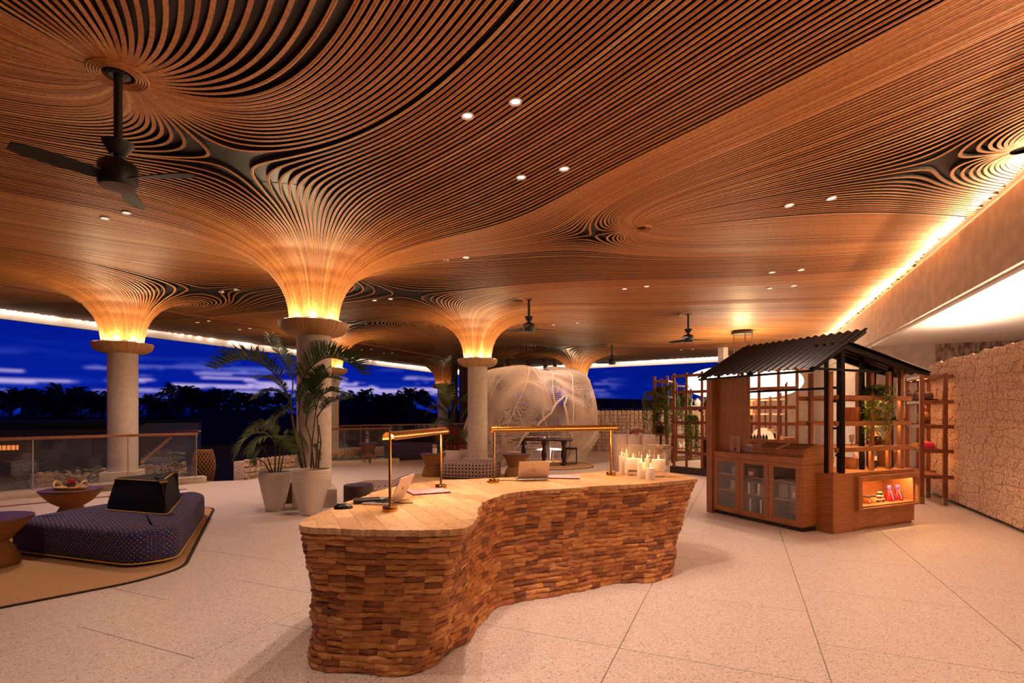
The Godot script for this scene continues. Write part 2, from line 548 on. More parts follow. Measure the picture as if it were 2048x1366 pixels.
func build_shell() -> void:
	# floor: a screed with terrazzo slabs on it in running bond
	var fl := structure("floor", quad_up([Vector2(-14, -6), Vector2(10, -6), Vector2(16, 22), Vector2(-1.2, 29.5), Vector2(-4.2, 24.5), Vector2(-4.35, 15.8), Vector2(-6.0, 12.0), Vector2(-7.8, 11.4), Vector2(-10.4, 7.0), Vector2(-14.0, 4.0)], -0.3, -0.012), M.terrazzo)
	var one := MB.new()
	var h := 1.18
	one.box(Vector3(h - 0.006, 0.03, h - 0.006), Transform3D(), 0.0015)
	var slab := one.mesh()
	var turn := Basis(Vector3(BX.x, 0, -BX.y), Vector3.UP, Vector3(-AX.x, 0, AX.y) * -1.0)
	turn = Basis(Vector3.UP, atan2(BX.y, BX.x))
	var cells := []
	for k in range(-15, 12):
		for q in range(-6, 26):
			var shift := 0.0 if posmod(k + (1 if k >= -1 else 0), 2) == 0 else 0.59
			var b: float = 0.47 + h * (k + 0.5)
			var a: float = 2.17 + shift + h * (q + 0.5)
			var c := BX * b + AX * a
			if c.y < -4.5 or not on_floor(c): continue
			var near: float = c.length() + (0.0 if c.y > 1.5 and absf(c.x) < c.y * 1.1 + 1.0 else 30.0)
			cells.append([near, c])
	cells.sort_custom(func(x, y): return x[0] < y[0])
	var rest := MB.new()
	for i in cells.size():
		var xf := Transform3D(turn, V(cells[i][1].x, -0.015, cells[i][1].y))
		if i < 290:
			put("slab", slab, M.terrazzo, fl, xf)
		else:
			rest.box(Vector3(h - 0.006, 0.03, h - 0.006), xf, 0.0015)
	put("far_slab", rest, M.terrazzo, fl).set_meta("kind", "stuff")

	# right side: hanging plaster bulkhead, low white soffit behind it, back walls
	var z0 := -5.0
	var z1 := 24.0
	structure("wall_bulkhead", slabline(Vector2(wall_x(z1), z1), Vector2(wall_x(z0), z0), 0.14, 3.17, 4.06), M.plaster)
	structure("wall_bulkhead_top", slabline(Vector2(wall_x(z1) + 0.14, z1), Vector2(wall_x(z0) + 0.14, z0), 0.1, 3.9, 4.5), M.plaster)
	structure("ceiling_soffit", quad_up([Vector2(wall_x(z0) + 0.1, z0), Vector2(wall_x(24.0) + 0.1, 24), Vector2(18, 24), Vector2(18, z0)], 3.12, 3.22), M.white)
	var p0 := Vector2(8.66, 12.62)
	structure("wall_back", slabline(p0 + BX * 0.02, p0 + BX * 9.5, 0.2, -0.02, 3.16), M.plaster)
	structure("wall_inner", slabline(Vector2(13.05, 22.85), p0, 0.2, -0.02, 3.6), M.plaster)
	structure("wall_end", slabline(Vector2(9.6, 24.3), Vector2(13.2, 22.75), 0.25, -0.02, 4.3), M.plaster)
	var ds := structure("trim_dark_stone", slabline(p0 + BX * 1.25 + AX * -0.04, p0 + BX * 9.2 + AX * -0.04, 0.04, 2.0, 3.118), M.dark_stone)
	ds.set_meta("label", "dark weathered stone band above the coral stone wall")
	# behind the lens and beyond the frame, so that the hall is a hall
	structure("wall_front", slabline(Vector2(-14, -5.2), Vector2(12, -5.2), -0.2, -0.02, 4.4), M.plaster)
	structure("wall_side", slabline(Vector2(-14.2, 2.0), Vector2(-14.2, -5.2), -0.2, -0.02, 4.4), M.plaster)
	structure("wall_right_end", slabline(Vector2(17.6, 24), Vector2(17.6, -5.2), 0.2, -0.02, 4.4), M.plaster)
	build_coral_wall()
	# fascias under the ceiling's open edges
	var e0 := EDGE_P - EDGE_D * 13.0
	var fo := Vector2(-EDGE_D.y, EDGE_D.x) * 0.12
	var fe := (FAR_E - CORNER).normalized()
	var fo2 := Vector2(-fe.y, fe.x) * 0.12
	structure("trim_fascia", slabline(CORNER + fo, e0 + fo, -0.12, 3.96, 4.42), M.white)
	structure("trim_fascia_end", slabline(FAR_E + fe * 1.0 + fo2, CORNER + fo2, -0.12, 3.96, 4.42), M.white)
	# strips in the slot between slats and fascia
	var slot := thing("slot_light", "continuous strip light hidden in the slot between ceiling slats and white fascia", "light")
	for q in [[e0 + EDGE_D * 4.0, CORNER, fo, 7], [CORNER, FAR_E, fo2, 4]]:
		var n: int = q[3]
		var dir: Vector2 = (q[1] - q[0]).normalized()
		var sm := MB.new()
		sm.bar(V(q[0].x + q[2].x * 0.3, 4.225, q[0].y + q[2].y * 0.3), V(q[1].x + q[2].x * 0.3, 4.225, q[1].y + q[2].y * 0.3), 0.03, 0.01)
		put("diffuser", sm, glow(Color(1.0, 0.88, 0.80), 6.0), slot)
		for k in n:
			var p: Vector2 = q[0].lerp(q[1], (k + 0.5) / n) + q[2] * 0.35
			var l := AreaLight3D.new()
			l.name = "slot_lamp"
			l.area_size = Vector2((q[0] as Vector2).distance_to(q[1]) / n, 0.03)
			l.light_color = Color(1.0, 0.88, 0.80)
			l.light_energy = 1.3
			l.shadow_enabled = true
			slot.add_child(l, true)
			var aim: Vector3 = (Vector3.DOWN + V(q[2].x, 0, q[2].y).normalized() * 0.5).normalized()
			var along := V(dir.x, 0, dir.y)
			l.transform = Transform3D(Basis(along, (-aim).cross(along).normalized(), -aim), V(p.x, 4.205, p.y))
	# roof deck
	structure("ceiling_deck", quad_up([e0, CORNER, FAR_E, Vector2(12, 24), Vector2(18.0, 24), Vector2(18, -5.4), Vector2(-19, -5.4)], 4.44, 4.6), M.dark_backing)
	# cove light along the top of the bulkhead
	var strip := MB.new()
	strip.bar(V(wall_x(0.6) + 0.1, 4.085, 0.6), V(wall_x(23.5) + 0.1, 4.085, 23.5), 0.05, 0.02)
	var cove := thing("cove_light", "long warm strip light glowing along the top of the plaster bulkhead", "light")
	put("diffuser", strip, glow(Color(1.0, 0.80, 0.55), 24.0), cove)
	for k in 7:
		var z := 2.2 + 3.3 * k
		var l := AreaLight3D.new()
		l.name = "cove_lamp"
		l.area_size = Vector2(3.3, 0.06)
		l.light_color = Color(1.0, 0.86, 0.68)
		l.light_energy = 8.0
		l.shadow_enabled = true
		cove.add_child(l, true)
		# faces up and out over the ceiling
		var along := Vector3(AX.x, 0, -AX.y)
		var dir := (Vector3.UP * 0.62 + Vector3(-BX.x, 0, BX.y) * 0.8).normalized()
		l.transform = Transform3D(Basis(along, dir.cross(along).normalized() * -1.0, -dir), V(wall_x(z) + 0.03, 4.11, z))
	# hidden strip behind the coral wall's top, washing the white soffit
	var w2 := MB.new()
	w2.bar(V(coral_x(1.0) + 0.25, 2.38, 1.0), V(coral_x(9.6) + 0.25, 2.38, 9.6), 0.06, 0.03)
	var wash := thing("wall_wash_light", "concealed strip light behind the top edge of the coral stone wall", "light")
	put("diffuser", w2, glow(Color(1.0, 0.86, 0.74), 9.0), wash)
	for k in 3:
		var z := 2.4 + 2.9 * k
		var l := AreaLight3D.new()
		l.name = "wash_lamp"
		l.area_size = Vector2(2.9, 0.12)
		l.light_color = Color(1.0, 0.84, 0.72)
		l.light_energy = 7.0
		l.shadow_enabled = true
		wash.add_child(l, true)
		l.transform = Transform3D(Basis(Vector3(AX.x, 0, -AX.y), Vector3(-BX.x, 0, BX.y), Vector3.DOWN), V(coral_x(z) + 0.3, 2.42, z))

func on_floor(c: Vector2) -> bool:
	if c.x > wall_x(c.y) + 1.2 and c.y < 9.0: return false
	if c.x > 12.0 or c.y > 29.0: return false
	# terrace edge
	if c.y > 9.6 and c.x < -6.6 + (c.y - 10.4) * 0.385 - 0.4: return false
	if c.y <= 9.6 and c.x < -8.2 - (9.6 - c.y) * 0.66 - 0.5: return false
	return true

func coral_x(z: float) -> float:
	return 7.87 + 0.44 * (z - 9.877)

# rough coral stones in an irregular bond on a lintel that floats above the floor
func build_coral_wall() -> void:
	var root := structure("wall_coral", slabline(Vector2(coral_x(9.93), 9.93), Vector2(coral_x(-2.0), -2.0), 0.22, 0.05, 2.38), M.coral)
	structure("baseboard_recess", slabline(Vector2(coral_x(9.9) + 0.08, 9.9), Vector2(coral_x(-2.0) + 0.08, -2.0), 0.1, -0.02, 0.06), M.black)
	var o := V(coral_x(9.93), 0, 9.93)
	var along := (V(coral_x(0.0), 0, 0.0) - V(coral_x(1.0), 0, 1.0)).normalized()     # towards the lens
	var out := Vector3(-along.z, 0, along.x)
	if out.x > 0: out = -out
	var r := RandomNumberGenerator.new()
	r.seed = 31
	var cw := 0.155
	var chh := 0.125
	var nx := 62
	var ny := 19
	var pt := []
	for j in ny + 1:
		var row := []
		for i in nx + 1:
			var y := 0.05 + j * chh
			var jx := (r.randf() - 0.5) * 0.09 + (0.5 * cw if j % 2 else 0.0)
			var jy := (r.randf() - 0.5) * 0.07 if j > 0 and j < ny else (0.0 if j == 0 else (r.randf() - 0.5) * 0.05)
			row.append(Vector2(clampf(i * cw + jx, 0.0, nx * cw), y + jy))
		pt.append(row)
	var rest := MB.new()
	var made := 0
	for i in nx:
		for j in ny:
			var q := [pt[j][i], pt[j][i + 1], pt[j + 1][i + 1], pt[j + 1][i]]
			var m := MB.new()
			var cen: Vector2 = (q[0] + q[1] + q[2] + q[3]) / 4.0
			var lift := 0.006 + 0.016 * r.randf()
			var edge := []
			for a in 4:
				edge.append(q[a])
				var mid: Vector2 = (q[a] + q[(a + 1) % 4]) / 2.0
				edge.append(mid)
			var r0 := []
			var r1 := []
			var r2 := []
			for e in edge:
				var s: Vector2 = cen + (e - cen) * 0.992
				var s1: Vector2 = cen + (e - cen) * (0.90 + 0.07 * r.randf())
				var s2: Vector2 = cen + (e - cen) * (0.40 + 0.15 * r.randf())
				r0.append(o + along * s.x + Vector3.UP * s.y - out * 0.006)
				r1.append(o + along * s1.x + Vector3.UP * s1.y + out * (0.004 + lift * (0.55 + 0.5 * r.randf())))
				r2.append(o + along * s2.x + Vector3.UP * s2.y + out * (lift * (0.9 + 0.5 * r.randf())))
			var vis: bool = cen.x < 4.9
			var target: MB = rest if not vis or made >= 300 or r.randf() > 0.56 else m
			target.loft([r0, r1, r2], true, false, true, 0.75)
			if target == m:
				made += 1
				put("stone", m, M.coral, root)
	put("rubble_stone", rest, M.coral, root).set_meta("kind", "stuff")

# ------------------------------------------------------------------ ceiling
const COLS := [Vector2(-8.25, 11.1), Vector2(-3.25, 8.6), Vector2(-5.97, 17.2), Vector2(-0.94, 14.3), Vector2(2.9, 23.0), Vector2(-3.5, 26.5)]
const FLARE := [Vector2(0.36, 2.96), Vector2(0.385, 3.15), Vector2(0.43, 3.36), Vector2(0.52, 3.56), Vector2(0.68, 3.76), Vector2(0.95, 3.94), Vector2(1.35, 4.08), Vector2(1.9, 4.17), Vector2(2.5, 4.2)]

func flare(d: float) -> float:
	if d >= 2.5: return TOP
	if d <= 0.36: return 2.96
	for i in 8:
		if d < FLARE[i + 1].x:
			var t: float = (d - FLARE[i].x) / (FLARE[i + 1].x - FLARE[i].x)
			return lerpf(FLARE[i].y, FLARE[i + 1].y, t)
	return TOP

func ceil_y(p: Vector2) -> float:
	var y := TOP
	for c in COLS:
		var d: float = p.distance_to(c)
		if d < 2.5:
			y = minf(y, flare(d))
	return y

func build_ceiling() -> void:
	# every fan, column and outlet pushes the slats away; the slats follow that flow. [place, strength, slats, start radius]
	var src := [
		[Vector2(-3.13, 4.16), 1.15, 100, 0.2], [COLS[1], 1.2, 184, 0.37], [Vector2(1.88, 7.6), 0.46, 76, 0.12], [Vector2(5.22, 5.35), 0.45, 46, 0.1],
		[COLS[0], 1.0, 130, 0.37], [COLS[2], 1.0, 120, 0.37], [COLS[3], 1.0, 140, 0.37], [Vector2(0.4, 12.3), 0.14, 40, 0.1],
		[Vector2(4.75, 14.1), 0.14, 40, 0.1], [Vector2(3.9, 20.4), 0.12, 30, 0.1], [COLS[4], 1.0, 90, 0.37], [COLS[5], 0.8, 70, 0.37]]
	var sink := [Vector2(6.75, 8.0), -0.30]
	var px := PackedFloat32Array()
	var pz := PackedFloat32Array()
	var pm := PackedFloat32Array()
	for s in src:
		px.append(s[0].x); pz.append(s[0].y); pm.append(s[1])
	px.append(sink[0].x); pz.append(sink[0].y); pm.append(sink[1])
	var ns := px.size()
	var lines := []
	for k in src.size():
		var s: Array = src[k]
		var angs := []
		var a := 0.0
		var step: float = TAU / s[2]
		while a < TAU - step * 0.5:
			angs.append(a)
			# the near fan's slats stand further apart on the side that faces the wall
			# the near fan's slats stand further apart on the side that faces the wall; along axis B they crowd
			var gap := 1.0
			if k == 0: gap = 1.75 if a < 0.75 or a > 4.2 else 0.75
			elif k == 1: gap = 0.55 if absf(a - 2.75) < 0.95 or a < 0.5 else 1.0
			elif k == 2: gap = 0.4 if a < 1.2 else 1.0
			elif k == 4: gap = 0.5 if a > 1.8 and a < 5.0 else 1.0
			elif k == 5 or k == 6: gap = 0.55
			elif k == 7 or k == 8 or k == 9: gap = 0.4 if a < 1.2 or a > 5.3 else 1.0
			a += step * gap
		for an in angs:
			var p: Vector2 = s[0] + Vector2(cos(an), sin(an)) * s[3]
			var pts := PackedVector2Array([p])
			var weight := 0.0
			for it in 420:
				var vx := 0.0
				var vz := 0.0
				var dmin := 99.0
				for q in ns:
					var dx := p.x - px[q]
					var dz := p.y - pz[q]
					var r2 := dx * dx + dz * dz + 1e-5
					var f := pm[q] / r2
					vx += f * dx
					vz += f * dz
					if r2 < dmin: dmin = r2
				var l := sqrt(vx * vx + vz * vz) + 1e-9
				# short steps near the sources and where the flow stands still
				var h := clampf(0.03 + 0.075 * (sqrt(dmin) - 0.36), 0.025, 0.13)
				if l < 0.22: h = minf(h, 0.06)
				if p.y > 15.0: h *= 1.8
				var mx := p.x + vx / l * h * 0.5
				var mz := p.y + vz / l * h * 0.5
				vx = 0.0
				vz = 0.0
				for q in ns:
					var dx := mx - px[q]
					var dz := mz - pz[q]
					var f := pm[q] / (dx * dx + dz * dz + 1e-5)
					vx += f * dx
					vz += f * dz
				l = sqrt(vx * vx + vz * vz) + 1e-9
				var n := p + Vector2(vx, vz) / l * h
				if not inside(n):
					pts.append(n)
					break
				if n.distance_squared_to(sink[0]) < 0.04: break
				p = n
				pts.append(p)
				if p.y > 2.8 and absf(p.x) < p.y * 1.05: weight += h / p.y
			if pts.size() > 3:
				lines.append([weight, pts])
	lines.sort_custom(func(x, y): return x[0] > y[0])
	var root := structure("ceiling", backing(), M.dark_backing)
	var rest := MB.new()
	rest.use_c = true
	var r := RandomNumberGenerator.new()
	r.seed = 17
	for i in lines.size():
		var t := r.randf()
		var tone := Color(0.44, 0.155, 0.038).lerp(Color(0.66, 0.29, 0.085), t)
		if r.randf() < 0.04: tone = Color(0.74, 0.42, 0.16)
		if i < 300:
			var m := MB.new()
			m.use_c = true
			m.tint = tone
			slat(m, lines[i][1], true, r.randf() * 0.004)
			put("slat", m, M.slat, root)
		else:
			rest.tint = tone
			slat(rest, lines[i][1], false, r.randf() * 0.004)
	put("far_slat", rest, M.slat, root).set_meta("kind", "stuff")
	# turned rings where the slats meet a fan or an outlet
	for s in [[Vector2(-3.13, 4.16), 0.21, 0.11], [Vector2(1.88, 7.6), 0.15, 0.09], [Vector2(0.4, 12.3), 0.14, 0.08], [Vector2(4.75, 14.1), 0.14, 0.08], [Vector2(3.9, 20.4), 0.14, 0.08]]:
		var m := MB.new()
		m.use_c = true
		m.tint = Color(0.5, 0.2, 0.055)
		var n := 5
		for q in n:
			var ra: float = lerpf(s[2], s[1], float(q) / n)
			var rb: float = lerpf(s[2], s[1], (q + 0.86) / n)
			m.lathe([Vector2(ra, TOP + 0.03), Vector2(ra, TOP - 0.012), Vector2((ra + rb) / 2, TOP - 0.018), Vector2(rb, TOP - 0.012), Vector2(rb, TOP + 0.03)], 40, Transform3D(Basis(), V(s[0].x, 0, s[0].y)), false)
		put("rosette", m, M.slat, root)
		var d := MB.new()
		d.lathe([Vector2(s[2] + 0.005, TOP + 0.02), Vector2(s[2] + 0.005, TOP + 0.03)], 32, Transform3D(Basis(), V(s[0].x, 0, s[0].y)))
		put("outlet", d, M.hole, root)
	# flat seam strip that frames the ceiling field
	var sp := MB.new()
	var a0 := Vector2(-12.6, 2.6)
	var off := Vector2(EDGE_D.y, -EDGE_D.x) * 3.3
	var c0 := EDGE_P + off - EDGE_D * 9.0
	var c1 := CORNER + Vector2(1.75, -5.5)
	sp.bar(V(c0.x, TOP - 0.025, c0.y), V(c1.x, TOP - 0.025, c1.y), 0.13, 0.05)
	var c2 := FAR_E + Vector2(-1.0, -5.2)
	sp.bar(V(c1.x, TOP - 0.025, c1.y), V(c2.x, TOP - 0.025, c2.y), 0.13, 0.05)
	put("seam_strip", sp, grain(Color(0.42, 0.22, 0.12), Color(0.52, 0.29, 0.16), 19, Vector3.ONE * 2.0), root)

const SIDE_SHADE := Color(0.035, 0.02, 0.014)   # slat sides painted near-black to stand for shade in the gaps

func slat(m: MB, pts: PackedVector2Array, fine: bool, drop: float) -> void:
	var w := 0.0165
	var h := 0.034
	var prof := [Vector2(-w, h + 0.01), Vector2(-w, 0), Vector2(-w * 0.12, -0.002), Vector2(0, 0.006), Vector2(w * 0.12, -0.002), Vector2(w, 0), Vector2(w, h + 0.01)] if fine else [Vector2(-w, h), Vector2(-w, 0), Vector2(w, 0), Vector2(w, h)]
	var np: int = prof.size()
	var n := pts.size()
	var prev := PackedVector3Array()
	var prevn := PackedVector3Array()
	for i in n:
		var p := pts[i]
		var d := (pts[mini(i + 1, n - 1)] - pts[maxi(i - 1, 0)]).normalized()
		var y := ceil_y(p)
		var e := 0.02
		var up := Vector3.UP
		if y < TOP - 0.001:
			var gx := (ceil_y(p + Vector2(e, 0)) - ceil_y(p - Vector2(e, 0))) / (2 * e)
			var gz := (ceil_y(p + Vector2(0, e)) - ceil_y(p - Vector2(0, e))) / (2 * e)
			up = Vector3(-gx, 1, gz).normalized()
		var side := Vector3(-d.y, 0, -d.x)          # across the slat, level
		var dy := ceil_y(p + d * e) - y
		var along := V(d.x * e, dy, d.y * e).normalized()
		side = along.cross(up).normalized()
		var c := V(p.x, y, p.y) - up * drop
		var ring := PackedVector3Array()
		var nor := PackedVector3Array()
		for q in np:
			ring.append(c + side * prof[q].x + up * prof[q].y)
		for q in np - 1:
			var pe: Vector2 = prof[q + 1] - prof[q]
			nor.append((side * pe.y * 1.0 - up * pe.x * 1.0).normalized())
		if i > 0:
			for q in np - 1:
				var a := prev[q]
				var b := prev[q + 1]
				var cc := ring[q + 1]
				var dd := ring[q]
				var na := prevn[q]
				var nb := nor[q]
				if (q == 0): na = -absf(1.0) * side * 1.0; nb = na
				if (q == np - 2): na = side; nb = side
				# outward and down
				var tone: Color = m.tint if q > 0 and q < np - 2 else SIDE_SHADE
				for t in [[a, na], [b, na], [cc, nb], [a, na], [cc, nb], [dd, nb]]:
					m.v.append(t[0]); m.n.append(t[1]); m.c.append(tone)
		prev = ring
		prevn = nor

func backing() -> MB:
	var m := MB.new()
	var e0 := EDGE_P - EDGE_D * 13.0
	var o := [V(e0.x, 0, e0.y), V(CORNER.x, 0, CORNER.y), V(FAR_E.x, 0, FAR_E.y), V(wall_x(21), 0, 21.0), V(wall_x(-5.0), 0, -5.0), V(-18.7, 0, -5.0)]
	m.stack(o, [[0.0, TOP + 0.04], [0.0, TOP + 0.1]])
	for c in COLS:
		var pr := []
		for f in FLARE:
			pr.append(Vector2(maxf(0.3, f.x - 0.05), f.y + 0.035))
		m.lathe(pr, 40, Transform3D(Basis(), V(c.x, 0, c.y)), false)
	return m

# ------------------------------------------------------------------ columns
func build_columns() -> void:
	var labels := ["round concrete column standing beside the glass railing behind the navy sofa", "round concrete column standing behind the two white palm pots", "far concrete column half hidden behind the column with the palm pots",
		"round concrete column between the white wicker pod and the tall potted plant", "far column whose ribbed funnel rises behind the right end of the white pod", "distant column beside the dark slatted screen, mostly hidden"]
	for i in COLS.size():
		var c: Vector2 = COLS[i]
		var t := thing("column", labels[i], "column", V(c.x, 0, c.y))
		var m := MB.new()
		m.lathe([Vector2(0.27, 0.0), Vector2(0.27, 2.9)], 40)
		put("shaft", m, M.concrete, t)
		m = MB.new()
		m.box(Vector3(0.66, 0.30, 0.66), Transform3D(Basis(Vector3.UP, 0.41), Vector3(0, 0.15, 0)), 0.012)
		put("plinth", m, M.concrete, t)
		m = MB.new()
		m.use_uv = true
		m.lathe([Vector2(0.26, 2.775), Vector2(0.36, 2.782), Vector2(0.45, 2.81), Vector2(0.515, 2.865), Vector2(0.545, 2.935), Vector2(0.55, 2.985), Vector2(0.535, 2.99), Vector2(0.52, 2.95), Vector2(0.47, 2.89), Vector2(0.30, 2.88)], 64)
		put("capital", m, M.bamboo, t)
		m = MB.new()
		var ring := []
		for k in 33:
			ring.append(Vector3(cos(TAU * k / 32) * 0.45, 2.925, sin(TAU * k / 32) * 0.45))
		m.tube(ring, 0.012, 6, false)
		put("light_ring", m, glow(Color(1.0, 0.86, 0.64), 30.0), t)
		if i < 4 or i == 4:
			for k in 7:
				var l := OmniLight3D.new()
				l.name = "uplight"
				var a := TAU * (k + 0.4) / 7
				l.position = Vector3(cos(a) * 0.51, 2.99, sin(a) * 0.51)
				l.light_color = Color(1.0, 0.88, 0.70)
				l.light_energy = 0.62
				l.light_size = 0.06
				l.omni_range = 30.0
				l.omni_attenuation = 2.0
				l.shadow_enabled = true
				t.add_child(l, true)
	# small loudspeakers fixed to two of the columns
	for k in 2:
		var c: Vector2 = COLS[1 + k]
		var s := thing("loudspeaker", ["small pale box loudspeaker fixed under the capital of the column with the palm pots", "pale box loudspeaker on the far column behind the palm pots"][k], "speaker", V(c.x + 0.275, 2.58 - 0.02 * k, c.y - 0.315), -0.35)
		var m := MB.new()
		m.box(Vector3(0.27, 0.17, 0.16), Transform3D(), 0.01)
		put("cabinet", m, M.concrete, s)
		m = MB.new()
		m.lathe([Vector2(0.055, 0.0), Vector2(0.055, 0.006), Vector2(0.048, 0.01)], 24, Transform3D(Basis(Vector3.RIGHT, PI / 2), Vector3(0.04, 0, 0.079)))
		put("cone", m, mat(Color(0.55, 0.47, 0.42), 0.8), s)

# ------------------------------------------------------------------ recessed ceiling lights
func build_downlights() -> void:
	# [column, row, where the pair is, which of the pair, strength]
	var list := [
		[935, 232, "of the nearest pair above the reception desk", "duller", 6.5], [1031, 204, "of the nearest pair above the reception desk", "brighter", 10.0],
		[1042, 355, "of the second pair over the reception desk", "nearer-lamp", 5.0], [1128, 338, "of the second pair over the reception desk", "hut-side", 5.0],
		[210, 437, "of the pair under the near fan's blades", "terrace-side", 6.0], [253, 426, "of the pair under the near fan's blades", "room-side", 6.0],
		[1578, 411, "of the pair by the glowing bulkhead", "room-side", 4.5], [1663, 397, "of the pair by the glowing bulkhead", "wall-side", 8.0],
		[892, 520, "of the pair right of the big column funnel", "column-side", 8.0], [932, 515, "of the pair right of the big column funnel", "room-side", 8.0],
		[228, 533, "of the pair between the near fan and the railing column", "terrace-side", 5.0], [258, 526, "of the pair between the near fan and the railing column", "room-side", 5.0],
		[148, 550, "set alone near the seam strip above the sofa", "single", 5.0],
		[443, 584, "of the pair between the two nearest columns", "terrace-side", 9.0], [473, 580, "of the pair between the two nearest columns", "room-side", 9.0],
		[749, 601, "of the pair beside the wavy dark field behind the palm column", "column-side", 5.0], [781, 598, "of the pair beside the wavy dark field behind the palm column", "room-side", 5.0],
		[872, 640, "of the pair in front of the pod column funnel", "terrace-side", 5.0], [900, 637, "of the pair in front of the pod column funnel", "room-side", 5.0],
		[1249, 578, "of the pair between the two middle fans", "fan-side", 5.0], [1293, 573, "of the pair between the two middle fans", "hut-side", 5.0],
		[1107, 650, "of the pair behind the middle fan", "fan-side", 5.0], [1155, 646, "of the pair behind the middle fan", "room-side", 5.0],
		[1544, 545, "of the upper pair above the hut roof", "room-side", 4.0], [1602, 540, "of the upper pair above the hut roof", "wall-side", 4.0],
		[1539, 577, "of the lower pair above the hut roof", "room-side", 4.0], [1587, 572, "of the lower pair above the hut roof", "wall-side", 4.0],
		[395, 645, "of the pair right of the railing column funnel", "terrace-side", 5.0], [417, 642, "of the pair right of the railing column funnel", "room-side", 5.0],
		[479, 659, "of the first far pair over the terrace stairs", "terrace-side", 0], [500, 657, "of the first far pair over the terrace stairs", "room-side", 0],
		[551, 671, "of the second far pair over the terrace stairs", "terrace-side", 0], [571, 669, "of the second far pair over the terrace stairs", "room-side", 5.0],
		[723, 700, "of the pair right of the far palm-side column", "column-side", 0], [742, 699, "of the pair right of the far palm-side column", "room-side", 6.0],
		[767, 707, "of the pair over the far blue sofa", "terrace-side", 0], [784, 706, "of the pair over the far blue sofa", "room-side", 6.0],
		[852, 722, "of the farthest pair by the pod column", "terrace-side", 0], [867, 721, "of the farthest pair by the pod column", "room-side", 6.0],
		[1228, 708, "of the far pair beside the farthest fan", "fan-side", 6.0], [1249, 707, "of the far pair beside the farthest fan", "room-side", 0],
		[1362, 700, "of the pair under the third fan's blades", "fan-side", 6.0], [1385, 699, "of the pair under the third fan's blades", "hut-side", 0]]
	var proto: Node3D = null
	var grp := "recessed downlights in the slatted ceiling"
	var ring_m := MB.new()
	ring_m.lathe([Vector2(0.040, 0.03), Vector2(0.046, -0.004), Vector2(0.056, -0.008), Vector2(0.058, 0.004)], 24, Transform3D(), false)
	var cup := MB.new()
	cup.lathe([Vector2(0.042, 0.0), Vector2(0.034, 0.022), Vector2(0.022, 0.034)], 24, Transform3D(), false)
	var lens := MB.new()
	lens.lathe([Vector2(0.039, 0.002), Vector2(0.037, 0.008)], 20)
	var white := mat(Color(0.93, 0.9, 0.86), 0.4)
	var shine := mat(Color(0.8, 0.78, 0.75), 0.25, 1.0)
	var lamp := glow(Color(1.0, 0.90, 0.82), 2.2)
	for q in list:
		var p := at(q[0], q[1], TOP - 0.012)
		var label := "%s round recessed downlight %s" % [q[3], q[2]]
		var t: Node3D
		if proto == null:
			t = thing("downlight", label, "downlight", p, 0.0, grp)
			put("trim_ring", ring_m, white, t)
			put("reflector", cup, shine, t)
			put("lens", lens, lamp, t)
			proto = t
		else:
			t = copy(proto, label, p)
		if q[4] > 0:
			spot(p - Vector3(0, 0.02, 0), q[4])
	# the same fittings go on over the part of the hall behind the lens
	var more := [[-1.6, 2.6, 4.5, "over the floor left of the desk"], [1.9, 2.5, 4.0, "over the floor right of the desk"], [3.9, 3.2, 3.5, "over the bare floor before the hut"], [-4.6, 2.8, 5.5, "over the near rug"], [0.4, 0.6, 6.0, "straight above the lens"], [3.0, 0.4, 4.5, "near the bulkhead behind the lens"], [-3.0, 0.2, 4.5, "near the terrace behind the lens"]]
	for q in more:
		var p := V(q[0], TOP - 0.012, q[1])
		copy(proto, "round recessed downlight in the ceiling " + q[3], p)
		spot(p - Vector3(0, 0.02, 0), q[2])

func spot(p: Vector3, e: float) -> void:
	var l := SpotLight3D.new()
	l.name = numbered("downlight_beam")
	l.position = p
	l.rotation.x = -PI / 2
	l.light_color = Color(1.0, 0.845, 0.755)
	l.light_energy = e * SPOT_GAIN
	l.light_size = 0.03
	l.spot_angle = 50.0
	l.spot_angle_attenuation = 0.9
	l.spot_range = 30.0
	l.spot_attenuation = 2.0
	l.shadow_enabled = true
	add_child(l)

const SPOT_GAIN := 0.65

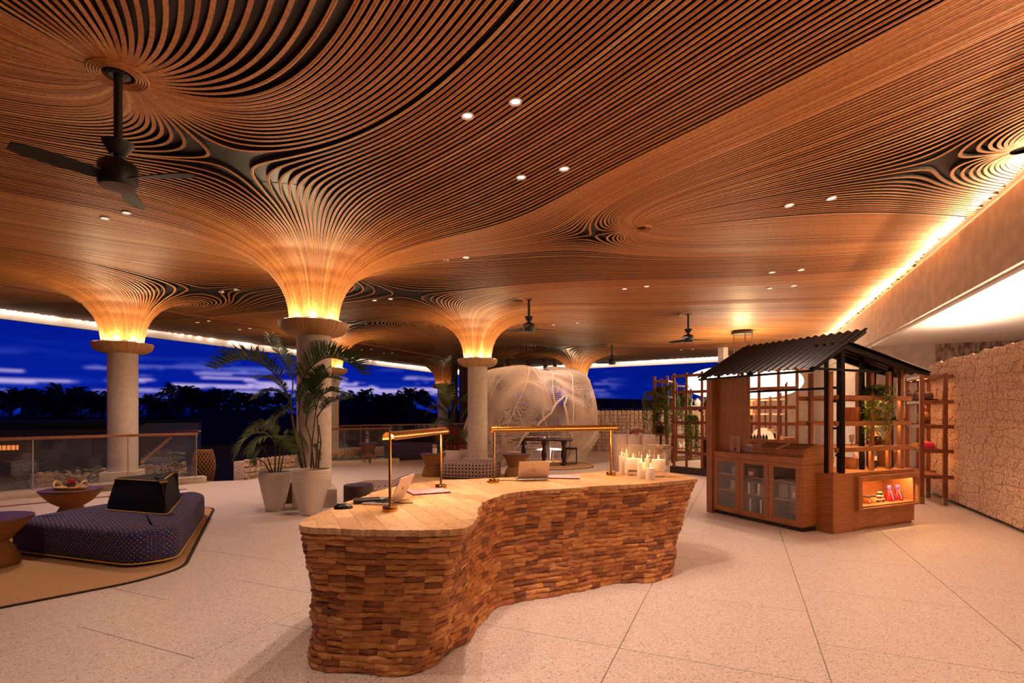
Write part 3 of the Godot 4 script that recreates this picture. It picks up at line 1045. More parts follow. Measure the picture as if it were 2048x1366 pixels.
# ------------------------------------------------------------------ fans
func build_fans() -> void:
	var spec := [[Vector2(-3.13, 4.16), -6.0, "large black three-bladed ceiling fan hanging nearest above the lounge", 0.93],
		[Vector2(0.4, 12.3), 20.0, "black ceiling fan hanging in front of the white wicker pod", 0.8],
		[Vector2(4.75, 14.1), 0.0, "black ceiling fan hanging between the shelf tower and the hut roof", 0.8],
		[Vector2(3.9, 20.4), 40.0, "farthest small dark ceiling fan near the white fascia", 0.8]]
	for s in spec:
		var t := thing("ceiling_fan", s[2], "fan", V(s[0].x, 0, s[0].y))
		var low: float = TOP - s[3]
		var m := MB.new()
		m.lathe([Vector2(0.085, TOP + 0.02), Vector2(0.085, TOP - 0.01), Vector2(0.06, TOP - 0.02)], 24)
		put("ceiling_plate", m, M.black, t)
		m = MB.new()
		m.lathe([Vector2(0.03, low + 0.2), Vector2(0.03, TOP - 0.01)], 16)
		put("downrod", m, M.black, t)
		m = MB.new()
		m.lathe([Vector2(0.035, low + 0.28), Vector2(0.055, low + 0.28), Vector2(0.105, low + 0.37), Vector2(0.108, low + 0.385), Vector2(0.04, low + 0.385)], 24)
		put("canopy_cup", m, M.black, t)
		m = MB.new()
		m.lathe([Vector2(0.02, low + 0.3), Vector2(0.03, low + 0.26), Vector2(0.06, low + 0.24), Vector2(0.12, low + 0.22), Vector2(0.135, low + 0.2), Vector2(0.135, low + 0.05), Vector2(0.125, low + 0.03)], 28)
		put("motor", m, M.black, t)
		m = MB.new()
		m.lathe([Vector2(0.122, low + 0.034), Vector2(0.118, low + 0.026), Vector2(0.06, low + 0.022), Vector2(0.01, low + 0.021)], 28)
		put("light_cover", m, mat(Color(0.42, 0.36, 0.34), 0.6), t)
		for k in 3:
			m = MB.new()
			var rings := []
			for i in 9:
				var f := i / 8.0
				var x := lerpf(0.11, 0.64, f)
				var half := lerpf(0.05, 0.075, sin(f * PI * 0.75)) * (1.0 if i < 8 else 0.75)
				var pitch := lerpf(0.34, 0.16, f)
				var y := low + 0.1
				var r := []
				for q in [Vector2(-half, -0.004), Vector2(half, -0.004), Vector2(half, 0.004), Vector2(-half, 0.004)]:
					r.append(Vector3(x, y + q.x * sin(pitch) + q.y, -q.x * cos(pitch)))
				rings.append(r)
			m.loft(rings, true, true, true, 0.5)
			put("blade", m, M.black, t, Transform3D(Basis(Vector3.UP, deg_to_rad(s[1] + 120.0 * k)), Vector3()))

# ------------------------------------------------------------------ reception desk
const DESK_H := 0.85

func resample(pts: Array, count: int) -> PackedVector2Array:
	var cv := Curve2D.new()
	for i in pts.size():
		var a: Vector2 = pts[maxi(i - 1, 0)]
		var b: Vector2 = pts[mini(i + 1, pts.size() - 1)]
		var t := (b - a) * 0.16
		cv.add_point(pts[i], -t, t)
	var out := PackedVector2Array()
	var l := cv.get_baked_length()
	for i in count:
		out.append(cv.sample_baked(l * i / (count - 1), true))
	return out

func desk_loop(front: Array, back: Array) -> PackedVector2Array:
	var a := resample(front, 200)
	a.append_array(resample(back, 140).slice(1, 139))
	return a

func wood_block(m: MB, f: Callable, s0: float, s1: float, t0: float, t1: float, r: RandomNumberGenerator, wave: Callable) -> void:
	# outer face: a carved 4 x 3 grid, then sides running back into the desk
	var g := []
	var kx := r.randf()
	var ky := 0.3 + 0.4 * r.randf()
	var cut := 0.002 + 0.006 * r.randf()
	for j in 4:
		var row := []
		for i in 5:
			var s := lerpf(s0, s1, i / 4.0)
			var tt := lerpf(t0, t1, j / 3.0)
			var y: float = tt * DESK_H + (wave.call(s, t0) if j < 2 else wave.call(s, t1)) * (1.0 if t0 > 0.001 or j > 1 else 0.0)
			var o := 0.0
			var e := absf(j / 3.0 - ky) * 2.0
			o -= 0.0065 * e * e
			if i == 0 or i == 4: o -= 0.0025
			o += cut * sin((i / 4.0 + kx) * 5.0 + j * 0.9) * 0.55 + (r.randf() - 0.5) * 0.004
			var p: Array = f.call(s, tt)
			row.append([Vector3(p[0].x, y, -p[0].y) + Vector3(p[1].x, 0, -p[1].y) * o, Vector3(p[0].x, y, -p[0].y) - Vector3(p[1].x, 0, -p[1].y) * 0.07])
		g.append(row)
	for j in 3:
		for i in 4:
			m.quad(g[j][i][0], g[j + 1][i][0], g[j + 1][i + 1][0], g[j][i + 1][0])
	for i in 4:
		m.quad(g[3][i][0], g[3][i][1], g[3][i + 1][1], g[3][i + 1][0])
		m.quad(g[0][i + 1][0], g[0][i + 1][1], g[0][i][1], g[0][i][0])
	for j in 3:
		m.quad(g[j][0][0], g[j][0][1], g[j + 1][0][1], g[j + 1][0][0])
		m.quad(g[j + 1][4][0], g[j + 1][4][1], g[j][4][1], g[j][4][0])

func build_desk() -> void:
	var front_t := [Vector2(-1.26, 3.12), Vector2(-1.20, 3.02), Vector2(-1.075, 2.99), Vector2(-0.86, 2.955), Vector2(-0.627, 2.93), Vector2(-0.405, 2.945), Vector2(-0.27, 2.99), Vector2(-0.236, 3.14), Vector2(-0.225, 3.36), Vector2(-0.237, 3.6), Vector2(-0.207, 3.876), Vector2(-0.125, 4.1), Vector2(-0.061, 4.254), Vector2(0.07, 4.39), Vector2(0.305, 4.507), Vector2(0.545, 4.6), Vector2(0.768, 4.73), Vector2(1.043, 4.81), Vector2(1.295, 4.914), Vector2(1.557, 5.07), Vector2(1.78, 5.2), Vector2(1.865, 5.29)]
	var back_t := [Vector2(1.865, 5.29), Vector2(1.86, 5.45), Vector2(1.775, 5.77), Vector2(1.59, 6.02), Vector2(1.235, 6.1), Vector2(1.0, 5.93), Vector2(0.71, 5.72), Vector2(0.369, 5.47), Vector2(-0.036, 5.36), Vector2(-0.38, 5.247), Vector2(-0.7, 5.11), Vector2(-0.95, 4.85), Vector2(-1.14, 4.40), Vector2(-1.163, 4.1), Vector2(-1.217, 3.91), Vector2(-1.237, 3.628), Vector2(-1.276, 3.3), Vector2(-1.26, 3.12)]
	var front_b := [Vector2(-1.24, 3.20), Vector2(-1.20, 3.12), Vector2(-1.115, 3.06), Vector2(-0.894, 3.02), Vector2(-0.645, 2.995), Vector2(-0.509, 3.026), Vector2(-0.435, 3.14), Vector2(-0.387, 3.292), Vector2(-0.30, 3.43), Vector2(-0.25, 3.6), Vector2(-0.184, 3.80), Vector2(-0.11, 4.037), Vector2(0.055, 4.16), Vector2(0.298, 4.275), Vector2(0.521, 4.37), Vector2(0.70, 4.47), Vector2(0.89, 4.585), Vector2(1.05, 4.61), Vector2(1.187, 4.63), Vector2(1.33, 4.72), Vector2(1.46, 4.82), Vector2(1.49, 4.92)]
	var back_b := [Vector2(1.49, 4.92), Vector2(1.53, 5.2), Vector2(1.5, 5.5), Vector2(1.36, 5.72), Vector2(1.15, 5.76), Vector2(0.9, 5.62), Vector2(0.62, 5.42), Vector2(0.30, 5.22), Vector2(-0.06, 5.10), Vector2(-0.36, 5.0), Vector2(-0.62, 4.9), Vector2(-0.82, 4.7), Vector2(-1.0, 4.35), Vector2(-1.04, 4.1), Vector2(-1.08, 3.9), Vector2(-1.12, 3.64), Vector2(-1.2, 3.35), Vector2(-1.24, 3.20)]
	var top := desk_loop(front_t, back_t)
	var bot := desk_loop(front_b, back_b)
	var desk := thing("reception_desk", "long curved reception desk of stacked hand-carved wooden blocks with a tiled wood top", "desk")
	block_body(desk, top, bot, 200, 24, 0.113, 300, 41)
	desk_top(desk, top)
	# the second desk behind, mostly hidden by the vases
	var d2 := thing("reception_desk", "second carved wooden block desk, a sliver seen behind the grey vases", "desk")
	var t2 := desk_loop([Vector2(1.98, 10.3), Vector2(2.2, 10.0), Vector2(2.6, 9.95), Vector2(2.92, 10.1)], [Vector2(2.92, 10.1), Vector2(2.95, 10.6), Vector2(2.5, 10.9), Vector2(2.05, 10.8), Vector2(1.98, 10.3)])
	block_body(d2, t2, t2, 200, 20, 0.16, 60, 43)
	var o := []
	for i in range(0, t2.size(), 4):
		o.append(V(t2[i].x, 0, t2[i].y))
	var m := MB.new()
	m.stack(o, [[-0.06, 0.5], [-0.01, 0.82], [0.0, 0.855], [-0.01, 0.862]])
	put("top", m, M.teak[0], d2)

func block_body(desk: Node3D, top: PackedVector2Array, bot: PackedVector2Array, nfront: int, rows: int, length: float, most: int, sd: int) -> void:
	var r := RandomNumberGenerator.new()
	r.seed = sd
	var nn := top.size()
	var nz := FastNoiseLite.new()
	nz.seed = sd
	nz.frequency = 1.0
	# arc length along the middle outline
	var acc := PackedFloat32Array([0.0])
	for i in nn:
		var a := (top[i] + bot[i]) / 2.0
		var b := (top[(i + 1) % nn] + bot[(i + 1) % nn]) / 2.0
		acc.append(acc[i] + a.distance_to(b))
	var total := acc[nn]
	var f := func(s: float, t: float) -> Array:
		var u := fposmod(s, total)
		var lo := acc.bsearch(u, false) - 1
		lo = clampi(lo, 0, nn - 1)
		var k: float = (u - acc[lo]) / maxf(1e-6, acc[lo + 1] - acc[lo])
		var hi := (lo + 1) % nn
		var e := pow(t, 0.8)
		var p0 := bot[lo].lerp(top[lo], e)
		var p1 := bot[hi].lerp(top[hi], e)
		var d := (bot[(lo + 3) % nn] + top[(lo + 3) % nn] - bot[posmod(lo - 2, nn)] - top[posmod(lo - 2, nn)]).normalized()
		var out := Vector2(d.y, -d.x)
		var swell := -0.035 * sin(PI * minf(1.0, t * 1.05)) + nz.get_noise_2d(u * 2.2, t * 2.0) * 0.05 * (1.0 - t * 0.6) + nz.get_noise_2d(u * 5.0, t * 24.0) * 0.010
		return [p0.lerp(p1, k) + out * swell, out]
	var wave := func(s: float, t: float) -> float:
		return nz.get_noise_2d(s * 4.0, t * 3.0 + 9.0) * 0.007 if t < 0.999 and t > 0.001 else 0.0
	var blocks := []
	for j in rows:
		var t0 := float(j) / rows
		var t1 := float(j + 1) / rows
		var count := int(total / length)
		var shift := (length * 0.5 if r.randf() < 0.3 else 0.0) + (r.randf() - 0.5) * 0.012
		for i in count:
			var s0 := shift + total * i / count
			var s1 := shift + total * (i + 1) / count
			var p: Array = f.call((s0 + s1) / 2, (t0 + t1) / 2)
			var facing: float = -(p[0] as Vector2).normalized().dot(p[1])
			blocks.append([(-1.0 if facing < 0.05 else facing / (p[0] as Vector2).length_squared()), s0 + 0.0006, s1 - 0.0006, t0 + 0.0008, t1 - 0.0008])
	blocks.sort_custom(func(x, y): return x[0] > y[0])
	var rest := []
	for k in M.teak.size():
		rest.append(MB.new())
	for i in blocks.size():
		var b: Array = blocks[i]
		var pick: int = [0, 0, 1, 1, 1, 2, 2, 3, 4][r.randi() % 9]
		var m: MB = MB.new() if i < most else rest[pick]
		wood_block(m, f, b[1], b[2], b[3], b[4], r, wave)
		if i < most:
			put("block", m, M.teak[pick], desk)
	var am := ArrayMesh.new()
	for k in M.teak.size():
		if rest[k].v.size():
			am.add_surface_from_arrays(Mesh.PRIMITIVE_TRIANGLES, rest[k].mesh().surface_get_arrays(0))
			am.surface_set_material(am.get_surface_count() - 1, M.teak[k])
	if am.get_surface_count():
		put("rear_block", am, am.surface_get_material(0), desk).set_meta("kind", "stuff")
	# the core that the blocks are fixed to
	var core := MB.new()
	var rings := []
	for st in [0.0, 0.2, 0.4, 0.6, 0.8, 0.955]:
		var ring := []
		for i in range(0, nn, 3):
			var s := acc[i]
			var p: Array = f.call(s, st)
			var q: Vector2 = p[0] - p[1] * 0.10
			ring.append(V(q.x, st * DESK_H, q.y))
		rings.append(ring)
	core.loft(rings, true, false, false)
	put("core", core, M.dark_wood, desk)

func desk_top(desk: Node3D, top: PackedVector2Array) -> void:
	var outline := PackedVector2Array()
	var nz := FastNoiseLite.new()
	nz.seed = 77
	nz.frequency = 1.0
	for i in top.size():
		var d := (top[(i + 1) % top.size()] - top[posmod(i - 1, top.size())]).normalized()
		outline.append(top[i] + Vector2(d.y, -d.x) * (0.006 + nz.get_noise_1d(i * 0.55) * 0.022))
	if Geometry2D.is_polygon_clockwise(outline):
		outline.reverse()
	var d := Vector2(-0.413, 0.911)
	var e := Vector2(0.911, 0.413)
	var r := RandomNumberGenerator.new()
	r.seed = 5
	for iu in range(-40, 60):
		for iv in range(-10, 40):
			var u0 := iu * 0.115
			var v0 := iv * 0.36 + (0.18 if posmod(iu, 2) else 0.0)
			var cen := e * (u0 + 0.06) + d * (v0 + 0.18)
			if cen.x < -2.0 or cen.x > 2.4 or cen.y < 2.5 or cen.y > 6.6: continue
			var c := PackedVector2Array([e * u0 + d * v0, e * (u0 + 0.115) + d * v0, e * (u0 + 0.115) + d * (v0 + 0.36), e * u0 + d * (v0 + 0.36)])
			for poly in Geometry2D.intersect_polygons(c, outline):
				var sh := Geometry2D.offset_polygon(poly, -0.0011)
				if sh.is_empty(): continue
				var pts: PackedVector2Array = sh[0]
				if pts.size() < 3 or poly_area(pts) < 0.0006: continue
				var m := MB.new()
				tile(m, pts, DESK_H - 0.036, DESK_H)
				put("top_board", m, M.top_wood[r.randi() % M.top_wood.size()], desk)

func poly_area(p: PackedVector2Array) -> float:
	var a := 0.0
	for i in p.size():
		a += p[i].cross(p[(i + 1) % p.size()])
	return absf(a) * 0.5

# flat tile of any outline with straight sides
func tile(m: MB, pts: PackedVector2Array, y0: float, y1: float) -> void:
	var idx := Geometry2D.triangulate_polygon(pts)
	for i in range(0, idx.size(), 3):
		var a := V(pts[idx[i]].x, y1, pts[idx[i]].y)
		var b := V(pts[idx[i + 1]].x, y1, pts[idx[i + 1]].y)
		var c := V(pts[idx[i + 2]].x, y1, pts[idx[i + 2]].y)
		if (c - a).cross(b - a).y > 0: m.tri(a, b, c)
		else: m.tri(a, c, b)
	var cw := Geometry2D.is_polygon_clockwise(pts)
	for i in pts.size():
		var p := pts[i]
		var q := pts[(i + 1) % pts.size()]
		var a := V(p.x, y0, p.y)
		var b := V(q.x, y0, q.y)
		var c := V(q.x, y1, q.y)
		var d := V(p.x, y1, p.y)
		if cw: m.quad(a, b, c, d)
		else: m.quad(a, d, c, b)

# ------------------------------------------------------------------ things on the desk
func pat(n: int, f: Callable) -> ImageTexture:
	var im := Image.create(n, n, false, Image.FORMAT_RGB8)
	for y in n:
		for x in n:
			im.set_pixel(x, y, f.call(x, y))
	return ImageTexture.create_from_image(im)

func build_desk_things() -> void:
	brass_lamp(Vector2(-0.818, 3.51), Vector2(-0.62, 4.57), "brass two-legged desk light over the nearer laptop with the mouse", 0.1)
	brass_lamp(Vector2(-0.17, 4.97), Vector2(1.046, 5.53), "long brass two-legged desk light between the far laptop and the candles", 0.06)
	laptop(Vector2(-0.85, 3.86), Vector2(0.14, 0.99), "open silver laptop turned sideways beside the black mouse")
	laptop(Vector2(0.205, 5.12), Vector2(0.99, 0.13), "open laptop showing its pale lid under the far brass light")
	# patterned folders
	var fold := pat(96, func(x, y): return Color(0.86, 0.62, 0.66) if (x * 7 + y * 3) % 12 < 6 else Color(0.50, 0.16, 0.24) if (x + y * 2) % 9 < 4 else Color(0.92, 0.80, 0.80))
	var fm := tri_tex(mat(Color.WHITE, 0.6), fold, Vector3.ONE * 3.0)
	for q in [[Vector2(-0.69, 4.33), 0.45, "pink patterned folder lying behind the nearer laptop"], [Vector2(0.53, 5.33), -0.12, "pale pink patterned folder lying beside the far laptop"]]:
		var t := thing("folder", q[2], "folder", V(q[0].x, DESK_H, q[0].y), q[1])
		var m := MB.new()
		m.box(Vector3(0.32, 0.004, 0.23), Transform3D(Basis(), Vector3(0, 0.014, 0)), 0.001)
		m.box(Vector3(0.32, 0.004, 0.23), Transform3D(Basis(), Vector3(0, 0.002, 0)), 0.001)
		put("cover", m, fm, t)
		m = MB.new()
		m.box(Vector3(0.31, 0.008, 0.22), Transform3D(Basis(), Vector3(0, 0.008, 0)), 0.001)
		put("pages", m, mat(Color(0.25, 0.12, 0.16), 0.8), t)
	# mouse
	var ms := thing("mouse", "black computer mouse lying at the desk's back edge", "mouse", V(-1.16, DESK_H, 3.6), 0.35)
	var m := MB.new()
	var rings := []
	for i in 9:
		var f := i / 8.0
		var x := lerpf(-0.062, 0.062, f)
		var hw := 0.034 * sqrt(maxf(0.02, 1.0 - pow(absf(f - 0.5) * 1.95, 3.0)))
		var hh := 0.036 * pow(sin(PI * (0.12 + 0.76 * f)), 0.7)
		var ring := []
		for a in 12:
			var an := PI * a / 11.0
			ring.append(Vector3(x, hh * sin(an), hw * cos(an)))
		rings.append(ring)
	m.loft(rings, true)
	put("shell", m, mat(Color(0.03, 0.03, 0.035), 0.35), ms)
	m = MB.new()
	m.tube([Vector3(-0.045, 0.0265, 0), Vector3(-0.03, 0.034, 0)], 0.004, 8)
	put("wheel", m, mat(Color(0.12, 0.12, 0.12), 0.5), ms)
	# black adapter box and its cable
	var bx := thing("card_terminal", "flat black device box between the mouse and the laptop", "device", V(-1.06, DESK_H, 3.83), 0.35)
	m = MB.new()
	m.box(Vector3(0.19, 0.034, 0.10), Transform3D(Basis(), Vector3(0, 0.017, 0)), 0.006)
	put("case", m, M.black, bx)
	var cb := MB.new()
	cb.tube([Vector3(0.0, 0.01, 0), Vector3(0.05, 0.03, 0.02), Vector3(0.10, 0.012, -0.02), Vector3(0.05, 0.01, -0.06), Vector3(0.11, 0.008, -0.01), Vector3(0.16, 0.008, 0.03), Vector3(0.24, 0.006, 0.0)], 0.004, 6)
	var cable := put("cable", cb, M.black, null, Transform3D(Basis(), V(-0.96, DESK_H, 3.80)))
	tag(cable, "bunched black cable lying between the device box and the laptop", "cable")
	cb = MB.new()
	cb.tube([Vector3(0.0, 0.005, 0), Vector3(-0.1, 0.005, -0.05), Vector3(-0.22, 0.005, -0.02), Vector3(-0.30, 0.005, 0.04), Vector3(-0.28, 0.005, 0.1), Vector3(-0.2, 0.005, 0.12)], 0.0035, 6)
	cable = put("cable", cb, M.black, null, Transform3D(Basis(), V(0.06, DESK_H, 5.05)))
	tag(cable, "thin black cable curling from the far laptop past the brass post", "cable")

	# candles: [x, z, radius, height, label]
	var wax := mat(Color(0.95, 0.90, 0.82), 0.5)
	wax.subsurf_scatter_enabled = true
	wax.subsurf_scatter_strength = 0.3
	for q in [[1.178, 5.62, 0.029, 0.20, "tall slim white candle beside the brass post"], [1.275, 5.83, 0.024, 0.21, "slim white candle half hidden behind the first glass cylinder"],
		[1.305, 5.28, 0.041, 0.162, "thick white candle in front between the two glass cylinders"], [1.372, 5.18, 0.042, 0.116, "short white candle standing nearest on the desk"], [1.425, 5.52, 0.028, 0.18, "white candle hidden behind the short candle and the second glass cylinder"]]:
		candle(V(q[0], DESK_H, q[1]), q[2], q[3], q[4], wax)
	for q in [[1.287, 5.56, 0.10, 0.315, "clear glass hurricane cylinder holding a wide candle beside the tall slim candle"], [1.515, 5.42, 0.102, 0.33, "clear glass hurricane cylinder with a candle at the desk's far end"]]:
		var t := thing("hurricane_glass", q[4], "candle holder", V(q[0], DESK_H, q[1]))
		m = MB.new()
		var rr: float = q[2]
		m.lathe([Vector2(rr * 0.72, 0.0), Vector2(rr * 0.74, 0.012), Vector2(rr * 0.55, 0.03), Vector2(rr * 0.6, 0.045), Vector2(rr - 0.004, 0.058), Vector2(rr, 0.066), Vector2(rr, q[3]), Vector2(rr - 0.004, q[3]), Vector2(rr - 0.004, 0.068), Vector2(0.01, 0.062)], 40)
		put("glass", m, glass(0.02, Color(0.95, 0.95, 0.95)), t)
		m = MB.new()
		m.lathe([Vector2(rr - 0.003, q[3] - 0.004), Vector2(rr + 0.001, q[3] - 0.002), Vector2(rr + 0.001, q[3] + 0.002), Vector2(rr - 0.003, q[3] + 0.003)], 40, Transform3D(), false)
		put("rim", m, glass(0.2, Color(1, 0.97, 0.93)), t)
		candle(V(q[0], DESK_H + 0.064, q[1]), 0.076 if q[0] < 1.4 else 0.07, 0.115, "wide white candle burning inside the %s glass cylinder" % ("first" if q[0] < 1.4 else "end"), wax)
	# three grey square vases and the dry branch in them
	var vg := tri_tex(mat(Color(0.66, 0.58, 0.55), 0.6), noise(0.04, 4, 71, 256, [[0.2, 0.8], [Color(0.78, 0.78, 0.78), Color(1, 1, 1)]]), Vector3(14, 1.2, 14))
	var k := 0
	for q in [[1.235, 0.138], [1.384, 0.155], [1.535, 0.150]]:
		var t := thing("vase", ["tall greyish square vase behind the tall slim candle", "tall greyish square vase in the middle with a dry curled leaf over its rim", "tall greyish square vase behind the end glass cylinder"][k], "vase", V(q[0], DESK_H, 5.98 - 0.02 * k))
		m = MB.new()
		var h: float = q[1] / 2.0 - 0.002
		var sq := []
		for c in [Vector2(-1, -1), Vector2(1, -1), Vector2(1, 1), Vector2(-1, 1)]:
			for e in 3:
				var a := atan2(c.y, c.x) + (e - 1) * 0.08
				sq.append(Vector3(cos(a) * h * 1.40, 0, sin(a) * 0.075 * 1.40))
		m.stack(sq, [[-0.004, 0.0], [0.0, 0.006], [0.0, 0.415], [-0.003, 0.42], [-0.008, 0.418], [-0.010, 0.08]], 0.5)
		put("body", m, vg, t)
		k += 1
	var leaf := thing("dry_leaf", "brown curled dry leaf hanging over the middle grey vase", "leaf", V(1.39, DESK_H + 0.30, 5.895))
	m = MB.new()
	rings = []
	for i in 10:
		var f := i / 9.0
		var w := 0.022 * sin(PI * (0.1 + 0.85 * f)) + 0.004
		var c := Vector3(-0.02 + 0.05 * f + 0.01 * sin(f * 6.0), 0.19 * f - 0.02, -0.005 + 0.03 * f * f)
		rings.append([c + Vector3(-w, 0, 0), c + Vector3(0, 0, 0.006), c + Vector3(w, 0, 0), c + Vector3(0, 0, -0.004)])
	m.loft(rings)
	put("blade", m, mat(Color(0.50, 0.24, 0.13), 0.6), leaf)
	m = MB.new()
	m.tube([Vector3(-0.06, 0.13, -0.03), Vector3(-0.03, 0.155, -0.01), Vector3(0.02, 0.17, 0.02), Vector3(0.09, 0.15, 0.0)], [0.012, 0.02, 0.022, 0.01], 8)
	put("curl", m, mat(Color(0.36, 0.15, 0.09), 0.7), leaf)

func candle(p: Vector3, r: float, h: float, label: String, wax: Material) -> void:
	var t := thing("candle", label, "candle", p)
	var m := MB.new()
	m.lathe([Vector2(r * 0.97, 0.0), Vector2(r, 0.004), Vector2(r, h - 0.005), Vector2(r * 0.94, h), Vector2(r * 0.8, h - 0.004), Vector2(r * 0.3, h - 0.007), Vector2(0.003, h - 0.007)], 28)
	put("wax", m, wax, t)
	m = MB.new()
	m.tube([Vector3(0, h - 0.008, 0), Vector3(0.001, h + 0.012, 0)], 0.0012, 5)
	put("wick", m, M.black, t)
	m = MB.new()
	m.lathe([Vector2(0.001, h + 0.006), Vector2(0.006, h + 0.014), Vector2(0.0072, h + 0.022), Vector2(0.005, h + 0.034), Vector2(0.0005, h + 0.052)], 12)
	put("flame", m, glow(Color(1.0, 0.78, 0.42), 6.0), t)
	var l := OmniLight3D.new()
	l.name = "flame_light"
	l.position = Vector3(0, h + 0.024, 0)
	l.light_color = Color(1.0, 0.70, 0.36)
	l.light_energy = 0.012
	l.light_size = 0.006
	l.omni_range = 12.0
	l.omni_attenuation = 2.0
	l.shadow_enabled = true
	t.add_child(l)

func brass_lamp(a: Vector2, b: Vector2, label: String, over: float) -> void:
	var t := thing("desk_lamp", label, "lamp", V(a.x, DESK_H, a.y))
	var q := V(b.x - a.x, 0, b.y - a.y)
	var d := q.normalized()
	var out := d.cross(Vector3.UP)
	var top := 0.49
	for k in 2:
		var o: Vector3 = q * k
		var m := MB.new()
		m.lathe([Vector2(0.050, 0.0), Vector2(0.0505, 0.003), Vector2(0.0505, 0.032), Vector2(0.049, 0.034), Vector2(0.012, 0.034)], 8 if k == 5 else 32, Transform3D(Basis(), o))
		put("base", m, M.brass, t)
		m = MB.new()
		m.lathe([Vector2(0.0125, 0.033), Vector2(0.0095, 0.045), Vector2(0.0095, top - 0.03), Vector2(0.0075, top - 0.028), Vector2(0.0075, top + 0.03), Vector2(0.009, top + 0.034), Vector2(0.008, top + 0.048), Vector2(0.003, top + 0.052)], 16, Transform3D(Basis(), o))
		put("post", m, M.brass, t)
	# half-round shade, open below
	var rings := []
	var p0: Vector3 = Vector3(0, top, 0) - d * 0.03
	var p1: Vector3 = q + Vector3(0, top, 0) + d * over
	for p in [p0, p1]:
		var ring := []
		for i in 17:
			var an := -0.35 + (PI + 0.7) * i / 16.0
			ring.append(p + out * cos(an) * 0.043 + Vector3.UP * sin(an) * 0.043)
		for i in 17:
			var an := -0.35 + (PI + 0.7) * (16 - i) / 16.0
			ring.append(p + out * cos(an) * 0.0405 + Vector3.UP * sin(an) * 0.0405)
		rings.append(ring)
	var m2 := MB.new()
	m2.loft(rings, true, false, false)
	# the two end rims
	for r in rings:
		for i in 16:
			m2.quad(r[i], r[i + 1], r[32 - i], r[33 - i])
	put("shade", m2, M.brass, t)
	m2 = MB.new()
	m2.bar(p0 + d * 0.06 + Vector3.UP * 0.012, p1 - d * 0.06 + Vector3.UP * 0.012, 0.02, 0.012)
	put("led_bar", m2, glow(Color(1.0, 0.80, 0.58), 16.0), t)
	for k in 3:
		var l := SpotLight3D.new()
		l.name = "shade_light"
		l.position = p0.lerp(p1, (k + 0.5) / 3.0) + Vector3.DOWN * 0.0
		l.rotation.x = -PI / 2
		l.light_color = Color(1.0, 0.86, 0.70)
		l.light_energy = 0.17
		l.light_size = 0.05
		l.spot_angle = 68.0
		l.spot_angle_attenuation = 0.6
		l.spot_range = 12.0
		l.spot_attenuation = 2.0
		l.shadow_enabled = true
		t.add_child(l, true)

# along: direction of the hinge; the lid's back looks to its right-hand side
func laptop(p: Vector2, along: Vector2, label: String) -> void:
	var a := V(along.x, 0, along.y).normalized()
	var lidside := Vector3(-a.z, 0, a.x)          # where the lid leans
	if lidside.dot(V(0.3, 0, -1)) < 0: lidside = -lidside
	var b := Basis(a, Vector3.UP, a.cross(Vector3.UP))
	var zdir := 1.0 if b.z.dot(lidside) > 0 else -1.0
	var t := thing("laptop", label, "laptop", V(p.x, DESK_H, p.y))
	t.transform.basis = b
	var silver := mat(Color(0.74, 0.70, 0.68), 0.35, 0.7)
	var m := MB.new()
	m.box(Vector3(0.30, 0.012, 0.205), Transform3D(Basis(), Vector3(0, 0.008, -zdir * 0.105)), 0.004)
	put("body", m, silver, t)
	var keys := MB.new()
	for r in 5:
		for c in 13:
			keys.box(Vector3(0.017, 0.003, 0.016), Transform3D(Basis(), Vector3(-0.126 + c * 0.021, 0.0148, -zdir * (0.03 + r * 0.02))), 0.001)
	put("keyboard", keys, M.black, t)
	m = MB.new()
	m.box(Vector3(0.10, 0.0008, 0.055), Transform3D(Basis(), Vector3(0, 0.0144, -zdir * 0.165)), 0.0002)
	put("touchpad", m, mat(Color(0.55, 0.52, 0.50), 0.4, 0.3), t)
	# lid, leaning back by 25 degrees
	var lean := 0.44
	var lb := Basis(Vector3.RIGHT, Vector3(0, cos(lean), zdir * sin(lean)), Vector3(0, -zdir * sin(lean), cos(lean)) * 1.0)
	lb = Basis(Vector3.RIGHT, Vector3(0, cos(lean), zdir * sin(lean)), Vector3.RIGHT.cross(Vector3(0, cos(lean), zdir * sin(lean))))
	m = MB.new()
	m.box(Vector3(0.30, 0.20, 0.006), Transform3D(lb, lb * Vector3(0, 0.103, 0) + Vector3(0, 0.012, 0)), 0.003)
	put("lid", m, silver, t)
	m = MB.new()
	m.box(Vector3(0.285, 0.175, 0.001), Transform3D(lb, lb * Vector3(0, 0.104, -zdir * 0.0036) + Vector3(0, 0.012, 0)), 0.0003)
	put("screen", m, mat(Color(0.02, 0.02, 0.025), 0.15), t)
	var tm := TextMesh.new()
	tm.text = "hp"
	tm.font_size = 24
	tm.pixel_size = 0.0011
	tm.depth = 0.0008
	var face := lb * Vector3(0, 0.105, zdir * 0.0034) + Vector3(0, 0.012, 0)
	put("logo", tm, mat(Color(0.35, 0.33, 0.32), 0.3, 0.8), t, Transform3D(lb if zdir > 0 else Basis(-lb.x, lb.y, -lb.z), face))

# ------------------------------------------------------------------ shop hut
const HUT := Vector3(4.003, 0, -6.525)
const HUT_TURN := 0.42

# place along the hut's front for a picture column at depth t
func hs(px: float, t: float) -> float:
	var k := (px - 1024.0) / F
	var x0 := 4.003 + 0.408 * t
	var z0 := 6.525 - 0.913 * t
	return (k * z0 - x0) / (0.913 - 0.408 * k)

func hut_pos(s: float, y: float, t: float) -> Vector3:
	return HUT + Basis(Vector3.UP, HUT_TURN) * Vector3(s, y, t)

func roof_y(s: float) -> float:
	return 2.06 + (s + 0.45) * 0.527 if s < 0.2 else 2.395 - (s - 0.2) * 0.183

